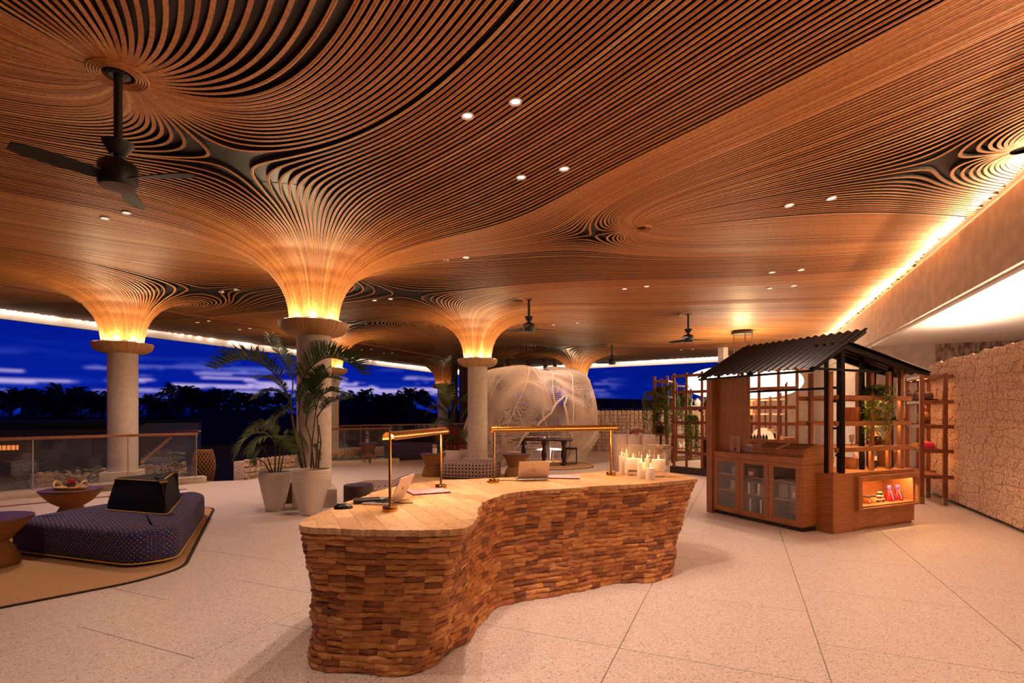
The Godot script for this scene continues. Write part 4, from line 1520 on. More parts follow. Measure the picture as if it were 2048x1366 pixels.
func box_at(lo: Vector3, hi: Vector3, bev := 0.003) -> MB:
	var m := MB.new()
	m.box(hi - lo, Transform3D(Basis(), (lo + hi) / 2), bev)
	return m

func sheet(a: Vector3, slope: Vector3, width: float, waves: int) -> MB:
	var m := MB.new()
	var nrm := slope.cross(Vector3(0, 0, 1)).normalized()
	if nrm.y < 0: nrm = -nrm
	var up := []
	var n := waves * 8
	var rings := [[], [], [], []]
	for i in n + 1:
		var w := Vector3(0, 0, -width * i / n) + nrm * 0.016 * sin(TAU * i / 8.0)
		rings[0].append(a + w)
		rings[1].append(a + w + slope)
		rings[2].append(a + w + slope + nrm * 0.003)
		rings[3].append(a + w + nrm * 0.003)
	m.loft([rings[0], rings[1]], false, false, false, 0.3)
	m.loft([rings[2], rings[3]], false, false, false, 0.3)
	m.loft([rings[1], rings[2]], false, false, false, 0.3)
	m.loft([rings[3], rings[0]], false, false, false, 0.3)
	return m

func build_hut() -> void:
	var roof_m := mat(Color(0.045, 0.055, 0.075), 0.3, 0.55)
	var steel := mat(Color(0.06, 0.055, 0.055), 0.45, 0.5)
	var hut := thing("shop_hut", "small open hut with a dark corrugated metal roof on steel posts over the display counters", "hut", HUT, HUT_TURN)
	put("roof_sheet", sheet(Vector3(-0.47, 2.06, 0.10), Vector3(0.99, 0.522, 0), 1.93, 17), roof_m, hut)
	put("roof_sheet", sheet(Vector3(0.16, 2.40, 0.10), Vector3(1.80, -0.33, 0), 0.52, 5), roof_m, hut)
	for t in [0.04, -0.9, -1.75]:
		var m := MB.new()
		m.bar(Vector3(-0.46, 2.02, t), Vector3(0.56, 2.555, t), 0.035, 0.04)
		put("rafter", m, steel, hut)
	for t in [0.04, -0.38]:
		var m := MB.new()
		m.bar(Vector3(0.14, 2.36, t), Vector3(1.52, 2.105, t), 0.04, 0.06)
		put("rafter", m, steel, hut)
		m = MB.new()
		m.bar(Vector3(1.45, 2.10, t), Vector3(1.95, 2.055, t), 0.035, 0.045)
		put("rafter", m, steel, hut)
	for q in [[Vector3(-0.46, 2.02, 0.05), Vector3(-0.46, 2.02, -1.8)], [Vector3(0.2, 2.36, 0.05), Vector3(0.2, 2.36, -1.8)], [Vector3(0.04, 1.825, -0.07), Vector3(0.04, 1.825, -1.5)], [Vector3(-0.42, 2.055, 0.0), Vector3(0.92, 2.055, 0.0)], [Vector3(0.04, 1.83, -0.03), Vector3(0.22, 1.83, -0.03)], [Vector3(0.04, 1.66, -0.03), Vector3(0.22, 1.66, -0.03)], [Vector3(0.04, 1.32, -0.03), Vector3(0.22, 1.32, -0.03)], [Vector3(0.1, 0.98, -0.03), Vector3(0.22, 0.98, -0.03)]]:
		var m := MB.new()
		m.bar(q[0], q[1], 0.028, 0.03)
		put("rail", m, steel, hut)
	# [s, t, foot, top, width, wooden]
	for q in [[0.035, -0.06, 0.75, 2.035, 0.05, true], [0.015, -0.10, 0.75, 2.30, 0.04, false], [0.195, -0.02, 0.75, 2.385, 0.05, false], [0.262, -0.10, 0.75, 2.35, 0.045, false], [0.875, -0.2, 0.75, 2.26, 0.05, false], [hs(1746, -0.4), -0.4, 1.74, 2.2, 0.055, false], [1.50, -0.2, 0.75, 2.14, 0.05, false], [-0.14, -1.72, 0.94, 2.2, 0.04, false], [0.35, -1.72, 0.0, 2.38, 0.04, false], [1.50, -0.5, 0.75, 2.14, 0.04, false]]:
		var m := MB.new()
		m.bar(Vector3(q[0], q[2], q[1]), Vector3(q[0], q[3], q[1]), q[4], q[4])
		put("post", m, M.oak_up if q[5] else steel, hut)
	put("end_board", box_at(Vector3(-0.31, 0.0, -1.80), Vector3(0.30, 2.04, -1.69)), M.oak_up, hut)
	put("tall_panel", box_at(Vector3(-0.2, 0.94, -1.69), Vector3(-0.14, 2.06, -1.13)), M.oak_up, hut)

	# cabinet with three glazed doors
	var cab := thing("display_cabinet", "oak display cabinet with three glazed doors at the hut's left side", "cabinet", HUT, HUT_TURN)
	put("top", box_at(Vector3(-0.285, 0.855, -1.68), Vector3(0.34, 0.94, -0.215)), M.oak, cab)
	put("end_panel", box_at(Vector3(-0.262, 0.06, -0.25), Vector3(0.33, 0.855, -0.222)), M.oak, cab)
	put("end_panel", box_at(Vector3(-0.262, 0.06, -1.68), Vector3(0.33, 0.855, -1.65)), M.oak, cab)
	put("back_panel", box_at(Vector3(0.31, 0.06, -1.65), Vector3(0.33, 0.855, -0.25)), M.oak, cab)
	put("bottom", box_at(Vector3(-0.255, 0.06, -1.65), Vector3(0.31, 0.10, -0.25)), M.oak, cab)
	put("plinth", box_at(Vector3(-0.24, 0.0, -1.66), Vector3(0.32, 0.06, -0.235)), M.dark_wood, cab)
	for t in [-0.725, -1.19]:
		put("divider", box_at(Vector3(-0.255, 0.10, t - 0.01), Vector3(0.31, 0.855, t + 0.01)), M.oak, cab)
	for y in [0.36, 0.60]:
		for k in 3:
			put("shelf", box_at(Vector3(-0.235, y, -1.64 + k * 0.465), Vector3(0.31, y + 0.018, -1.205 + k * 0.47)), M.oak, cab)
	for k in 3:
		var a := -1.676 + k * 0.484
		var b := a + 0.480
		var x0 := -0.285
		var x1 := -0.262
		var d := MB.new()
		for e in [[0.06, 0.135, a, b], [0.80, 0.852, a, b]]:
			d.box(Vector3(x1 - x0, e[1] - e[0], e[3] - e[2]), Transform3D(Basis(), Vector3((x0 + x1) / 2, (e[0] + e[1]) / 2, (e[2] + e[3]) / 2)), 0.002)
		for e in [[a, a + 0.075], [b - 0.075, b]]:
			d.box(Vector3(x1 - x0, 0.665, e[1] - e[0]), Transform3D(Basis(), Vector3((x0 + x1) / 2, 0.4675, (e[0] + e[1]) / 2)), 0.002)
		var door := put("door", d, M.oak, cab)
		put("pane", box_at(Vector3(-0.277, 0.135, a + 0.075), Vector3(-0.273, 0.80, b - 0.075), 0.0005), glass(0.02), door)
	# goods in the cabinet: [label, category, t, y, size, colour]
	var goods := [["pale blue parcel on the cabinet's top shelf behind the first door", "parcel", -1.36, 0.618, Vector3(0.1, 0.10, 0.10), Color(0.45, 0.55, 0.7)],
		["small framed card on the cabinet's middle shelf behind the first door", "card", -1.42, 0.378, Vector3(0.02, 0.14, 0.10), Color(0.7, 0.66, 0.6)],
		["brown card box with a pale label behind the middle door", "box", -1.03, 0.618, Vector3(0.16, 0.13, 0.15), Color(0.42, 0.26, 0.22)],
		["black printed box beside the brown one behind the middle door", "box", -0.86, 0.618, Vector3(0.16, 0.14, 0.12), Color(0.06, 0.055, 0.06)],
		["mauve gift box with a cream band, left on the middle shelf", "box", -1.045, 0.378, Vector3(0.14, 0.15, 0.13), Color(0.38, 0.28, 0.32)],
		["mauve gift box with a cream band, right on the middle shelf", "box", -0.88, 0.378, Vector3(0.14, 0.15, 0.13), Color(0.38, 0.28, 0.32)],
		["dark green folded bag with cream edges, left on the cabinet's floor", "bag", -1.04, 0.10, Vector3(0.10, 0.2, 0.14), Color(0.06, 0.10, 0.07)],
		["dark green folded bag with cream edges, right on the cabinet's floor", "bag", -0.86, 0.10, Vector3(0.10, 0.2, 0.14), Color(0.06, 0.10, 0.07)],
		["grey speckled pouch on the shelf behind the third door", "pouch", -0.56, 0.378, Vector3(0.06, 0.20, 0.14), Color(0.55, 0.50, 0.48)],
		["speckled pouch with a pink label behind the third door", "pouch", -0.38, 0.378, Vector3(0.06, 0.20, 0.14), Color(0.58, 0.52, 0.50)],
		["dark green parcel on the cabinet's floor behind the third door", "parcel", -0.46, 0.10, Vector3(0.2, 0.05, 0.2), Color(0.10, 0.14, 0.12)]]
	for g in goods:
		var o := thing(g[1] if g[1] != "box" else "gift_box", g[0], g[1], hut_pos(-0.16, g[3], g[2]), HUT_TURN)
		var m := MB.new()
		m.box(g[4], Transform3D(Basis(), Vector3(0, g[4].y / 2, 0)), 0.008)
		put("body", m, mat(g[5], 0.6), o)
		if "cream" in g[0]:
			m = MB.new()
			m.box(Vector3(g[4].x + 0.004, g[4].y + 0.003, 0.03), Transform3D(Basis(), Vector3(0, g[4].y / 2, -0.03)), 0.001)
			put("band", m, mat(Color(0.9, 0.84, 0.72), 0.6), o)
		if "label" in g[0]:
			m = MB.new()
			m.box(Vector3(0.003, g[4].y * 0.4, g[4].z * 0.5), Transform3D(Basis(), Vector3(-g[4].x / 2 - 0.001, g[4].y * 0.35, 0)), 0.0005)
			put("label_card", m, mat(Color(0.86, 0.70, 0.66), 0.6), o)
	# slanted tray box on the cabinet
	var tray := thing("tray_box", "slanted oak tray box with two woven brown insets on the cabinet top", "box", hut_pos(0, 0.94, 0), HUT_TURN)
	var rings := []
	for t in [-1.10, -0.25]:
		rings.append([Vector3(-0.2, 0.0, t), Vector3(0.28, 0.0, t), Vector3(0.28, 0.155, t), Vector3(0.14, 0.155, t), Vector3(-0.2, 0.062, t)])
	var tm := MB.new()
	tm.loft(rings, true, true, true, 0.9)
	put("body", tm, M.oak, tray)
	var weave := tri_tex(mat(Color.WHITE, 0.9), pat(64, func(x, y): return Color(0.30, 0.17, 0.09) if (x / 4 + y / 4) % 2 else Color(0.50, 0.30, 0.16)), Vector3.ONE * 9.0)
	for k in 2:
		var c := Vector3(-0.03, 0.1105, -0.885 + k * 0.41)
		var b := Basis(Vector3(0, 0, 1), atan2(0.093, 0.34))
		tm = MB.new()
		tm.box(Vector3(0.27, 0.012, 0.36), Transform3D(b, c), 0.003)
		put("woven_inset", tm, weave, tray)
		var fr := MB.new()
		for e in [[Vector3(0.30, 0.022, 0.02), Vector3(0, 0.004, 0.19)], [Vector3(0.30, 0.022, 0.02), Vector3(0, 0.004, -0.19)], [Vector3(0.02, 0.022, 0.40), Vector3(0.145, 0.004, 0)], [Vector3(0.02, 0.022, 0.40), Vector3(-0.145, 0.004, 0)]]:
			fr.box(e[0], Transform3D(b, c + b * e[1]), 0.003)
		put("inset_frame", fr, M.oak, tray)
	# clear sign stand
	var sg := thing("sign_stand", "clear upright sign stand with faint print on the cabinet top before the tall panel", "sign", hut_pos(-0.22, 0.94, -1.33), HUT_TURN)
	tm = MB.new()
	tm.box(Vector3(0.006, 0.24, 0.18), Transform3D(Basis(), Vector3(0, 0.12, 0)), 0.001)
	put("panel", tm, glass(0.25, Color(0.92, 0.80, 0.70)), sg)
	tm = MB.new()
	for i in 7:
		tm.box(Vector3(0.001, 0.006, 0.05 + 0.06 * ((i * 37) % 5) / 5.0), Transform3D(Basis(), Vector3(-0.0045, 0.205 - i * 0.018, 0)), 0.0002)
	for i in 6:
		tm.lathe([Vector2(0.012, 0), Vector2(0.01, 0.001)], 10, Transform3D(Basis(Vector3(0, 0, 1), PI / 2), Vector3(-0.004, 0.05 + 0.012 * sin(i * 1.05), 0.016 * cos(i * 1.05))))
	put("print", tm, mat(Color(0.45, 0.30, 0.24), 0.7), sg)
	# bagged sweets beside it
	for k in 4:
		var p := hut_pos(-0.18 + 0.09 * (k % 2), 0.94, -1.13 + 0.07 * k - (0.1 if k > 1 else 0.0))
		var o := thing("candy_jar", ["dark clear bag of sweets nearest the sign stand", "clear bag of blue-white sweets beside the tray box", "clear bag with red twist behind the dark one", "small glittering clear bag behind the tray box corner"][k], "jar", p, HUT_TURN)
		tm = MB.new()
		tm.lathe([Vector2(0.035, 0.0), Vector2(0.05, 0.02), Vector2(0.05, 0.085), Vector2(0.03, 0.105), Vector2(0.036, 0.13)], 14)
		put("bag", tm, glass(0.3, Color(0.85, 0.8, 0.85)), o)
		tm = MB.new()
		for i in 14:
			tm.lathe([Vector2(0.002, -0.013), Vector2(0.012, 0), Vector2(0.002, 0.013)], 6, Transform3D(Basis(), Vector3(0.028 * cos(i * 2.4), 0.016 + 0.006 * i, 0.028 * sin(i * 2.4))))
		var sw := put("sweet", tm, mat([Color(0.10, 0.12, 0.10), Color(0.35, 0.38, 0.5), Color(0.5, 0.15, 0.12), Color(0.6, 0.6, 0.65)][k], 0.4), o)
		sw.set_meta("kind", "stuff")

	# low counter with the lit niche
	var ctr := thing("display_counter", "low oak counter with a lit display niche in its front", "counter", HUT, HUT_TURN)
	var D := -0.62
	put("side_panel", box_at(Vector3(0.0, 0.0, D), Vector3(0.44, 0.70, 0.0)), M.oak, ctr)
	put("base_panel", box_at(Vector3(0.44, 0.04, D), Vector3(1.69, 0.285, 0.0)), M.oak, ctr)
	put("plinth", box_at(Vector3(0.42, 0.0, D + 0.02), Vector3(1.665, 0.045, -0.02)), M.oak, ctr)
	put("top", box_at(Vector3(-0.002, 0.70, D), Vector3(1.70, 0.75, 0.002)), M.oak, ctr)
	put("back_panel", box_at(Vector3(0.44, 0.285, D), Vector3(1.69, 0.70, -0.40)), M.oak, ctr)
	put("end_panel", box_at(Vector3(1.66, 0.285, -0.40), Vector3(1.69, 0.70, 0.0)), M.oak, ctr)
	var fr := MB.new()
	for e in [[Vector3(0.42, 0.26, -0.02), Vector3(0.50, 0.70, 0.05)], [Vector3(0.50, 0.265, -0.02), Vector3(1.72, 0.29, 0.05)], [Vector3(0.50, 0.635, -0.02), Vector3(1.72, 0.70, 0.05)], [Vector3(1.695, 0.29, -0.02), Vector3(1.72, 0.635, 0.05)]]:
		fr.box(e[1] - e[0], Transform3D(Basis(), (e[0] + e[1]) / 2), 0.003)
	put("niche_frame", fr, M.oak, ctr)
	put("niche_floor", box_at(Vector3(0.50, 0.29, -0.40), Vector3(1.66, 0.312, 0.03)), M.oak, ctr)
	var led := MB.new()
	led.box(Vector3(1.1, 0.01, 0.02), Transform3D(Basis(), Vector3(1.09, 0.688, -0.03)), 0.002)
	put("led_strip", led, glow(Color(1.0, 0.80, 0.52), 10.0), ctr)
	var al := AreaLight3D.new()
	al.name = "niche_lamp"
	al.area_size = Vector2(1.1, 0.03)
	al.light_color = Color(1.0, 0.80, 0.54)
	al.light_energy = 1.6
	al.shadow_enabled = true
	al.transform = Transform3D(Basis(Vector3.RIGHT, -PI / 2 - 0.25), Vector3(1.09, 0.68, -0.03))
	ctr.add_child(al)
	# bottles of red cloth with purple tops, jars and a pyramid of small tins
	for k in 2:
		var o := thing("gift_bag", ["red cone-shaped gift bag with purple top nearer the jars in the niche", "red cone-shaped gift bag with purple top at the niche's lit end"][k], "bag", hut_pos(1.33 + 0.18 * k, 0.312, -0.12), HUT_TURN)
		var m := MB.new()
		m.lathe([Vector2(0.068, 0.0), Vector2(0.07, 0.012), Vector2(0.03, 0.135), Vector2(0.022, 0.145)], 20)
		put("cone", m, mat(Color(0.62, 0.03, 0.07), 0.5), o)
		m = MB.new()
		m.lathe([Vector2(0.021, 0.140), Vector2(0.026, 0.15), Vector2(0.027, 0.195), Vector2(0.02, 0.208)], 18)
		put("top", m, mat(Color(0.55, 0.36, 0.72), 0.4), o)
		m = MB.new()
		m.bar(Vector3(-0.01, 0.145, 0.027), Vector3(-0.015, 0.02, 0.072), 0.010, 0.003)
		put("ribbon", m, mat(Color(0.92, 0.75, 0.80), 0.5), o)
		m = MB.new()
		m.bar(Vector3(0.02, 0.13, 0.034), Vector3(0.042, 0.04, 0.063), 0.038, 0.004)
		put("tag", m, mat(Color(0.55, 0.45, 0.78), 0.5), o)
	for k in 3:
		var o := thing("jar", ["glass jar of orange preserve under a striped lid in the niche", "glass jar of yellow preserve under a striped lid in the niche", "small dark jar at the niche's dim end"][k], "jar", hut_pos([0.82, 0.935, 0.66][k], 0.312, -0.1), HUT_TURN)
		var m := MB.new()
		var r: float = [0.042, 0.042, 0.03][k]
		m.lathe([Vector2(r * 0.9, 0), Vector2(r, 0.01), Vector2(r, 0.07), Vector2(r * 0.8, 0.085), Vector2(r * 0.8, 0.092)], 20)
		put("body", m, mat([Color(0.75, 0.42, 0.22), Color(0.78, 0.62, 0.25), Color(0.3, 0.25, 0.35)][k], 0.2), o)
		m = MB.new()
		m.lathe([Vector2(r * 0.98, 0.086), Vector2(r, 0.09), Vector2(r, 0.106), Vector2(r * 0.9, 0.11)], 20)
		put("lid", m, mat(Color(0.36, 0.26, 0.22), 0.5), o)
		m = MB.new()
		m.bar(Vector3(-r * 0.4, 0.04, r * 0.95), Vector3(r * 0.4, 0.04, r * 0.95), 0.004, 0.04)
		put("label_card", m, mat(Color(0.92, 0.85, 0.78), 0.6), o)
	var tins := [[1.045, 0, 0.0], [1.10, 0, 0.0], [1.155, 0, 0.0], [1.07, 1, 0.0], [1.125, 1, 0.0], [1.095, 2, 0.0]]
	for k in 6:
		var o := thing("tin", "small round preserve tin, %s" % ["bottom row at the jar side", "bottom row in the middle", "bottom row at the bag side", "middle row at the jar side", "middle row at the bag side", "top of the pyramid"][k], "tin", hut_pos(tins[k][0], 0.312 + 0.047 * tins[k][1], -0.1), HUT_TURN, "pyramid of preserve tins in the niche")
		var m := MB.new()
		m.lathe([Vector2(0.024, 0), Vector2(0.026, 0.004), Vector2(0.026, 0.034)], 16)
		put("body", m, mat([Color(0.5, 0.2, 0.22), Color(0.75, 0.55, 0.3), Color(0.3, 0.36, 0.22)][k % 3], 0.35), o)
		m = MB.new()
		m.lathe([Vector2(0.027, 0.033), Vector2(0.027, 0.043), Vector2(0.022, 0.046)], 16)
		put("lid", m, mat(Color(0.88, 0.84, 0.78), 0.4), o)

	# open shelf on the counter
	var sh := thing("display_shelf", "wooden open shelf of square posts standing on the low counter under the roof", "shelf", HUT, HUT_TURN)
	for q in [[0.262, -0.06, 2.03], [0.915, -0.1, 2.06], [1.285, -0.1, 2.08], [1.56, -0.1, 2.12], [0.30, -0.52, 2.05], [hs(1716, -0.52), -0.52, 2.1], [hs(1742, -0.52), -0.52, 2.0], [1.62, -0.52, 2.05]]:
		var m := MB.new()
		m.bar(Vector3(q[0], 0.75, q[1]), Vector3(q[0], q[2], q[1]), 0.058, 0.05, 0.006)
		put("post", m, M.oak_up, sh)
	for y in [1.065, 1.40, 1.735]:
		put("shelf_board", box_at(Vector3(0.18, y - 0.012, -0.50), Vector3(1.66, y, -0.12)), M.oak, sh)
		for t in [-0.055, -0.565]:
			put("rail", box_at(Vector3(0.12, y - 0.055, t - 0.016), Vector3(1.70, y + 0.005, t + 0.016)), M.oak, sh)
		var m := MB.new()
		m.box(Vector3(1.3, 0.008, 0.014), Transform3D(Basis(), Vector3(0.92, y - 0.018, -0.14)), 0.001)
		put("led_strip", m, glow(Color(1.0, 0.78, 0.5), 8.0), sh)
		var l := AreaLight3D.new()
		l.name = "shelf_lamp"
		l.area_size = Vector2(1.3, 0.02)
		l.light_color = Color(1.0, 0.76, 0.48)
		l.light_energy = 0.55
		l.shadow_enabled = true
		l.transform = Transform3D(Basis(Vector3.RIGHT, -PI / 2), Vector3(0.92, y - 0.026, -0.14))
		sh.add_child(l, true)
	# what stands on it
	for k in 2:
		var o := thing("wooden_box", ["square carved wooden box on the display shelf's middle board, post side", "square carved wooden box behind the hanging plant"][k], "box", hut_pos([hs(1712, -0.3), hs(1745, -0.3)][k], 1.40, -0.3), HUT_TURN)
		var m := MB.new()
		m.box(Vector3(0.26 - 0.08 * k, 0.19, 0.2), Transform3D(Basis(), Vector3(0, 0.095, 0)), 0.008)
		put("body", m, M.shelf_wood, o)
		m = MB.new()
		m.tube([Vector3(-0.05, 0.12, 0.101), Vector3(-0.02, 0.10, 0.102), Vector3(0.02, 0.12, 0.102), Vector3(0.05, 0.09, 0.101)], 0.006, 5)
		put("carving", m, M.dark_wood, o)
	for k in 2:
		var o := thing("hat", ["black brimmed hat on the display shelf's middle board", "second black hat at the display shelf's outer end"][k], "hat", hut_pos([1.40, 1.62][k], 1.40, -0.3), HUT_TURN)
		hat(o, 0.13, mat(Color(0.025, 0.02, 0.03), 0.8))
	var o := thing("hand_fan", "flat grey woven hand fan upright on the lowest shelf board", "fan", hut_pos(hs(1703, -0.2), 1.065, -0.2), HUT_TURN)
	var m := MB.new()
	var ol := [Vector3(-0.05, 0.15, 0), Vector3(-0.035, 0.07, 0), Vector3(0, 0.045, 0), Vector3(0.04, 0.07, 0), Vector3(0.055, 0.12, 0), Vector3(0.05, 0.165, 0), Vector3(0, 0.165, 0)]
	m.loft([ol.map(func(p): return p + Vector3(0, 0, 0.004)), ol.map(func(p): return p - Vector3(0, 0, 0.004))], true, true, true, 0.9)
	put("leaf", m, mat(Color(0.45, 0.38, 0.33), 0.9), o)
	m = MB.new()
	m.tube([Vector3(0, 0.0, 0), Vector3(0, 0.06, 0)], 0.006, 6)
	put("handle", m, M.shelf_wood, o)
	o = thing("figurine", "small sitting cat-like figurine beside the round post on the lowest board", "figurine", hut_pos(hs(1722, -0.25), 1.065, -0.25), HUT_TURN)
	m = MB.new()
	m.lathe([Vector2(0.03, 0), Vector2(0.034, 0.02), Vector2(0.026, 0.06), Vector2(0.016, 0.085), Vector2(0.024, 0.10), Vector2(0.022, 0.125), Vector2(0.006, 0.14)], 14)
	m.tube([Vector3(0.012, 0.12, 0), Vector3(0.016, 0.15, 0)], [0.008, 0.002], 5)
	m.tube([Vector3(-0.012, 0.12, 0), Vector3(-0.016, 0.15, 0)], [0.008, 0.002], 5)
	put("body", m, mat(Color(0.4, 0.33, 0.27), 0.6), o)
	o = thing("cloth_topped_jar", "dark red jar under a pale cloth cap on the lowest shelf board", "jar", hut_pos(hs(1753, -0.3), 1.065, -0.3), HUT_TURN)
	m = MB.new()
	m.lathe([Vector2(0.05, 0), Vector2(0.055, 0.02), Vector2(0.055, 0.12), Vector2(0.045, 0.14)], 18)
	put("body", m, mat(Color(0.25, 0.07, 0.04), 0.25), o)
	m = MB.new()
	m.lathe([Vector2(0.068, 0.125), Vector2(0.05, 0.145), Vector2(0.048, 0.16), Vector2(0.05, 0.175), Vector2(0.02, 0.18)], 18)
	put("cloth_cap", m, mat(Color(0.85, 0.68, 0.5), 0.8), o)
	for k in 3:
		o = thing("basket", ["round tan basket on the lowest shelf board's outer end", "brown woven basket on the low counter near the steel posts", "wide woven crate basket on the low counter's outer end"][k], "basket", hut_pos([hs(1772, -0.3), hs(1701, -0.35), hs(1768, -0.42)][k], [1.065, 0.75, 0.75][k], [-0.3, -0.35, -0.42][k]), HUT_TURN)
		m = MB.new()
		var r: float = [0.075, 0.1, 0.16][k]
		var h: float = [0.07, 0.14, 0.2][k]
		m.lathe([Vector2(r * 0.75, 0), Vector2(r * 0.9, h * 0.3), Vector2(r, h), Vector2(r * 0.95, h), Vector2(r * 0.8, h * 0.3), Vector2(r * 0.6, 0.01)], 24)
		put("weave", m, M.wicker, o)
		m = MB.new()
		var ring := []
		for i in 25:
			ring.append(Vector3(cos(TAU * i / 24) * r, h, sin(TAU * i / 24) * r))
		m.tube(ring, 0.008, 6, false)
		put("rim", m, M.wicker, o)
	for k in 3:
		o = thing("snack_bag", ["white and pink snack bag leaning on the low counter", "red snack bag behind the steel post on the low counter", "blue printed snack bag beside the square post"][k], "bag", hut_pos([hs(1713, -0.3), hs(1722, -0.34), hs(1744, -0.25)][k], 0.75, [-0.3, -0.34, -0.25][k]), HUT_TURN + 0.2 - 0.2 * k)
		m = MB.new()
		var rr := []
		for i in 6:
			var f := i / 5.0
			var d := 0.035 * sin(PI * (0.15 + 0.8 * f)) + 0.002
			rr.append([Vector3(-0.07, f * 0.23, d * 0.4), Vector3(0, f * 0.23, d), Vector3(0.07, f * 0.23, d * 0.4), Vector3(0.07, f * 0.23, -d * 0.4), Vector3(0, f * 0.23, -d), Vector3(-0.07, f * 0.23, -d * 0.4)])
		m.loft(rr)
		put("pouch", m, mat([Color(0.75, 0.55, 0.55), Color(0.6, 0.07, 0.08), Color(0.12, 0.15, 0.30)][k], 0.3), o)
		m = MB.new()
		m.box(Vector3(0.09, 0.06, 0.003), Transform3D(Basis(), Vector3(0, 0.14, 0.036)), 0.001)
		put("print", m, mat([Color(0.85, 0.8, 0.78), Color(0.85, 0.5, 0.45), Color(0.7, 0.7, 0.75)][k], 0.5), o)
	o = thing("dark_vase", "small dark red vase on the top shelf board beside the square post", "vase", hut_pos(hs(1727, -0.35), 1.735, -0.35), HUT_TURN)
	m = MB.new()
	m.lathe([Vector2(0.04, 0), Vector2(0.055, 0.04), Vector2(0.03, 0.1), Vector2(0.025, 0.14), Vector2(0.032, 0.15)], 16)
	put("body", m, mat(Color(0.15, 0.04, 0.03), 0.5), o)
	trailing_plant("green plant trailing from a black pot on the display shelf's top board", hut_pos(hs(1756, -0.06), 1.735, -0.06), 0.85, 0.16, 34, 91, true)

func hat(o: Node3D, r: float, m0: Material) -> void:
	var m := MB.new()
	m.lathe([Vector2(r * 1.5, 0.0), Vector2(r * 1.55, 0.012), Vector2(r * 1.1, 0.016), Vector2(r * 0.72, 0.02)], 28)
	put("brim", m, m0, o)
	m = MB.new()
	m.lathe([Vector2(r * 0.74, 0.012), Vector2(r * 0.72, 0.06), Vector2(r * 0.6, 0.10), Vector2(r * 0.3, 0.115), Vector2(0.004, 0.112)], 24)
	put("crown", m, m0, o)

# pot with strings of small leaves that hang over its rim
func trailing_plant(label: String, p: Vector3, drop: float, spread: float, strings: int, sd: int, dark := false, bright := true) -> void:
	var r := RandomNumberGenerator.new()
	r.seed = sd
	var t := thing("trailing_plant", label, "plant", p)
	var m := MB.new()
	m.lathe([Vector2(spread * 0.38, 0), Vector2(spread * 0.5, 0.09), Vector2(spread * 0.52, 0.10), Vector2(spread * 0.42, 0.10), Vector2(spread * 0.4, 0.08)], 18)
	put("pot", m, M.black if dark else M.shelf_wood, t)
	m = MB.new()
	for i in strings:
		var a := r.randf() * TAU
		var q := Vector3(cos(a), 0, sin(a)) * spread * 0.4 + Vector3(0, 0.11, 0)
		var l := drop * (0.25 + 0.75 * pow(r.randf(), 0.7))
		var out := Vector3(cos(a), 0, sin(a)) * spread * (0.35 + 0.5 * r.randf())
		var n := int(l / 0.016) + 6
		for k in n:
			var f := float(k) / n
			var pos := q + out * minf(1.0, f * 4.0) * (1.0 - 0.3 * f) + Vector3(0, 0.07 * sin(minf(f * 6.0, PI)) - l * maxf(0.0, f - 0.05), 0) + Vector3(r.randf() - 0.5, 0, r.randf() - 0.5) * 0.03
			leaf(m, pos, Vector3(r.randf() - 0.5, r.randf() - 0.7, r.randf() - 0.5).normalized(), 0.036 + 0.022 * r.randf(), 0.6)
	put("foliage", m, M.leaf_bright if bright else M.leaf, t)

func leaf(m: MB, p: Vector3, d: Vector3, l: float, w: float) -> void:
	var x := d.cross(Vector3(0.3, 1, 0.2)).normalized() * l * w * 0.5
	var nrm := x.cross(d).normalized() * l * 0.08
	m.tri(p, p + d * l * 0.5 + x + nrm, p + d * l)
	m.tri(p, p + d * l, p + d * l * 0.5 - x + nrm)

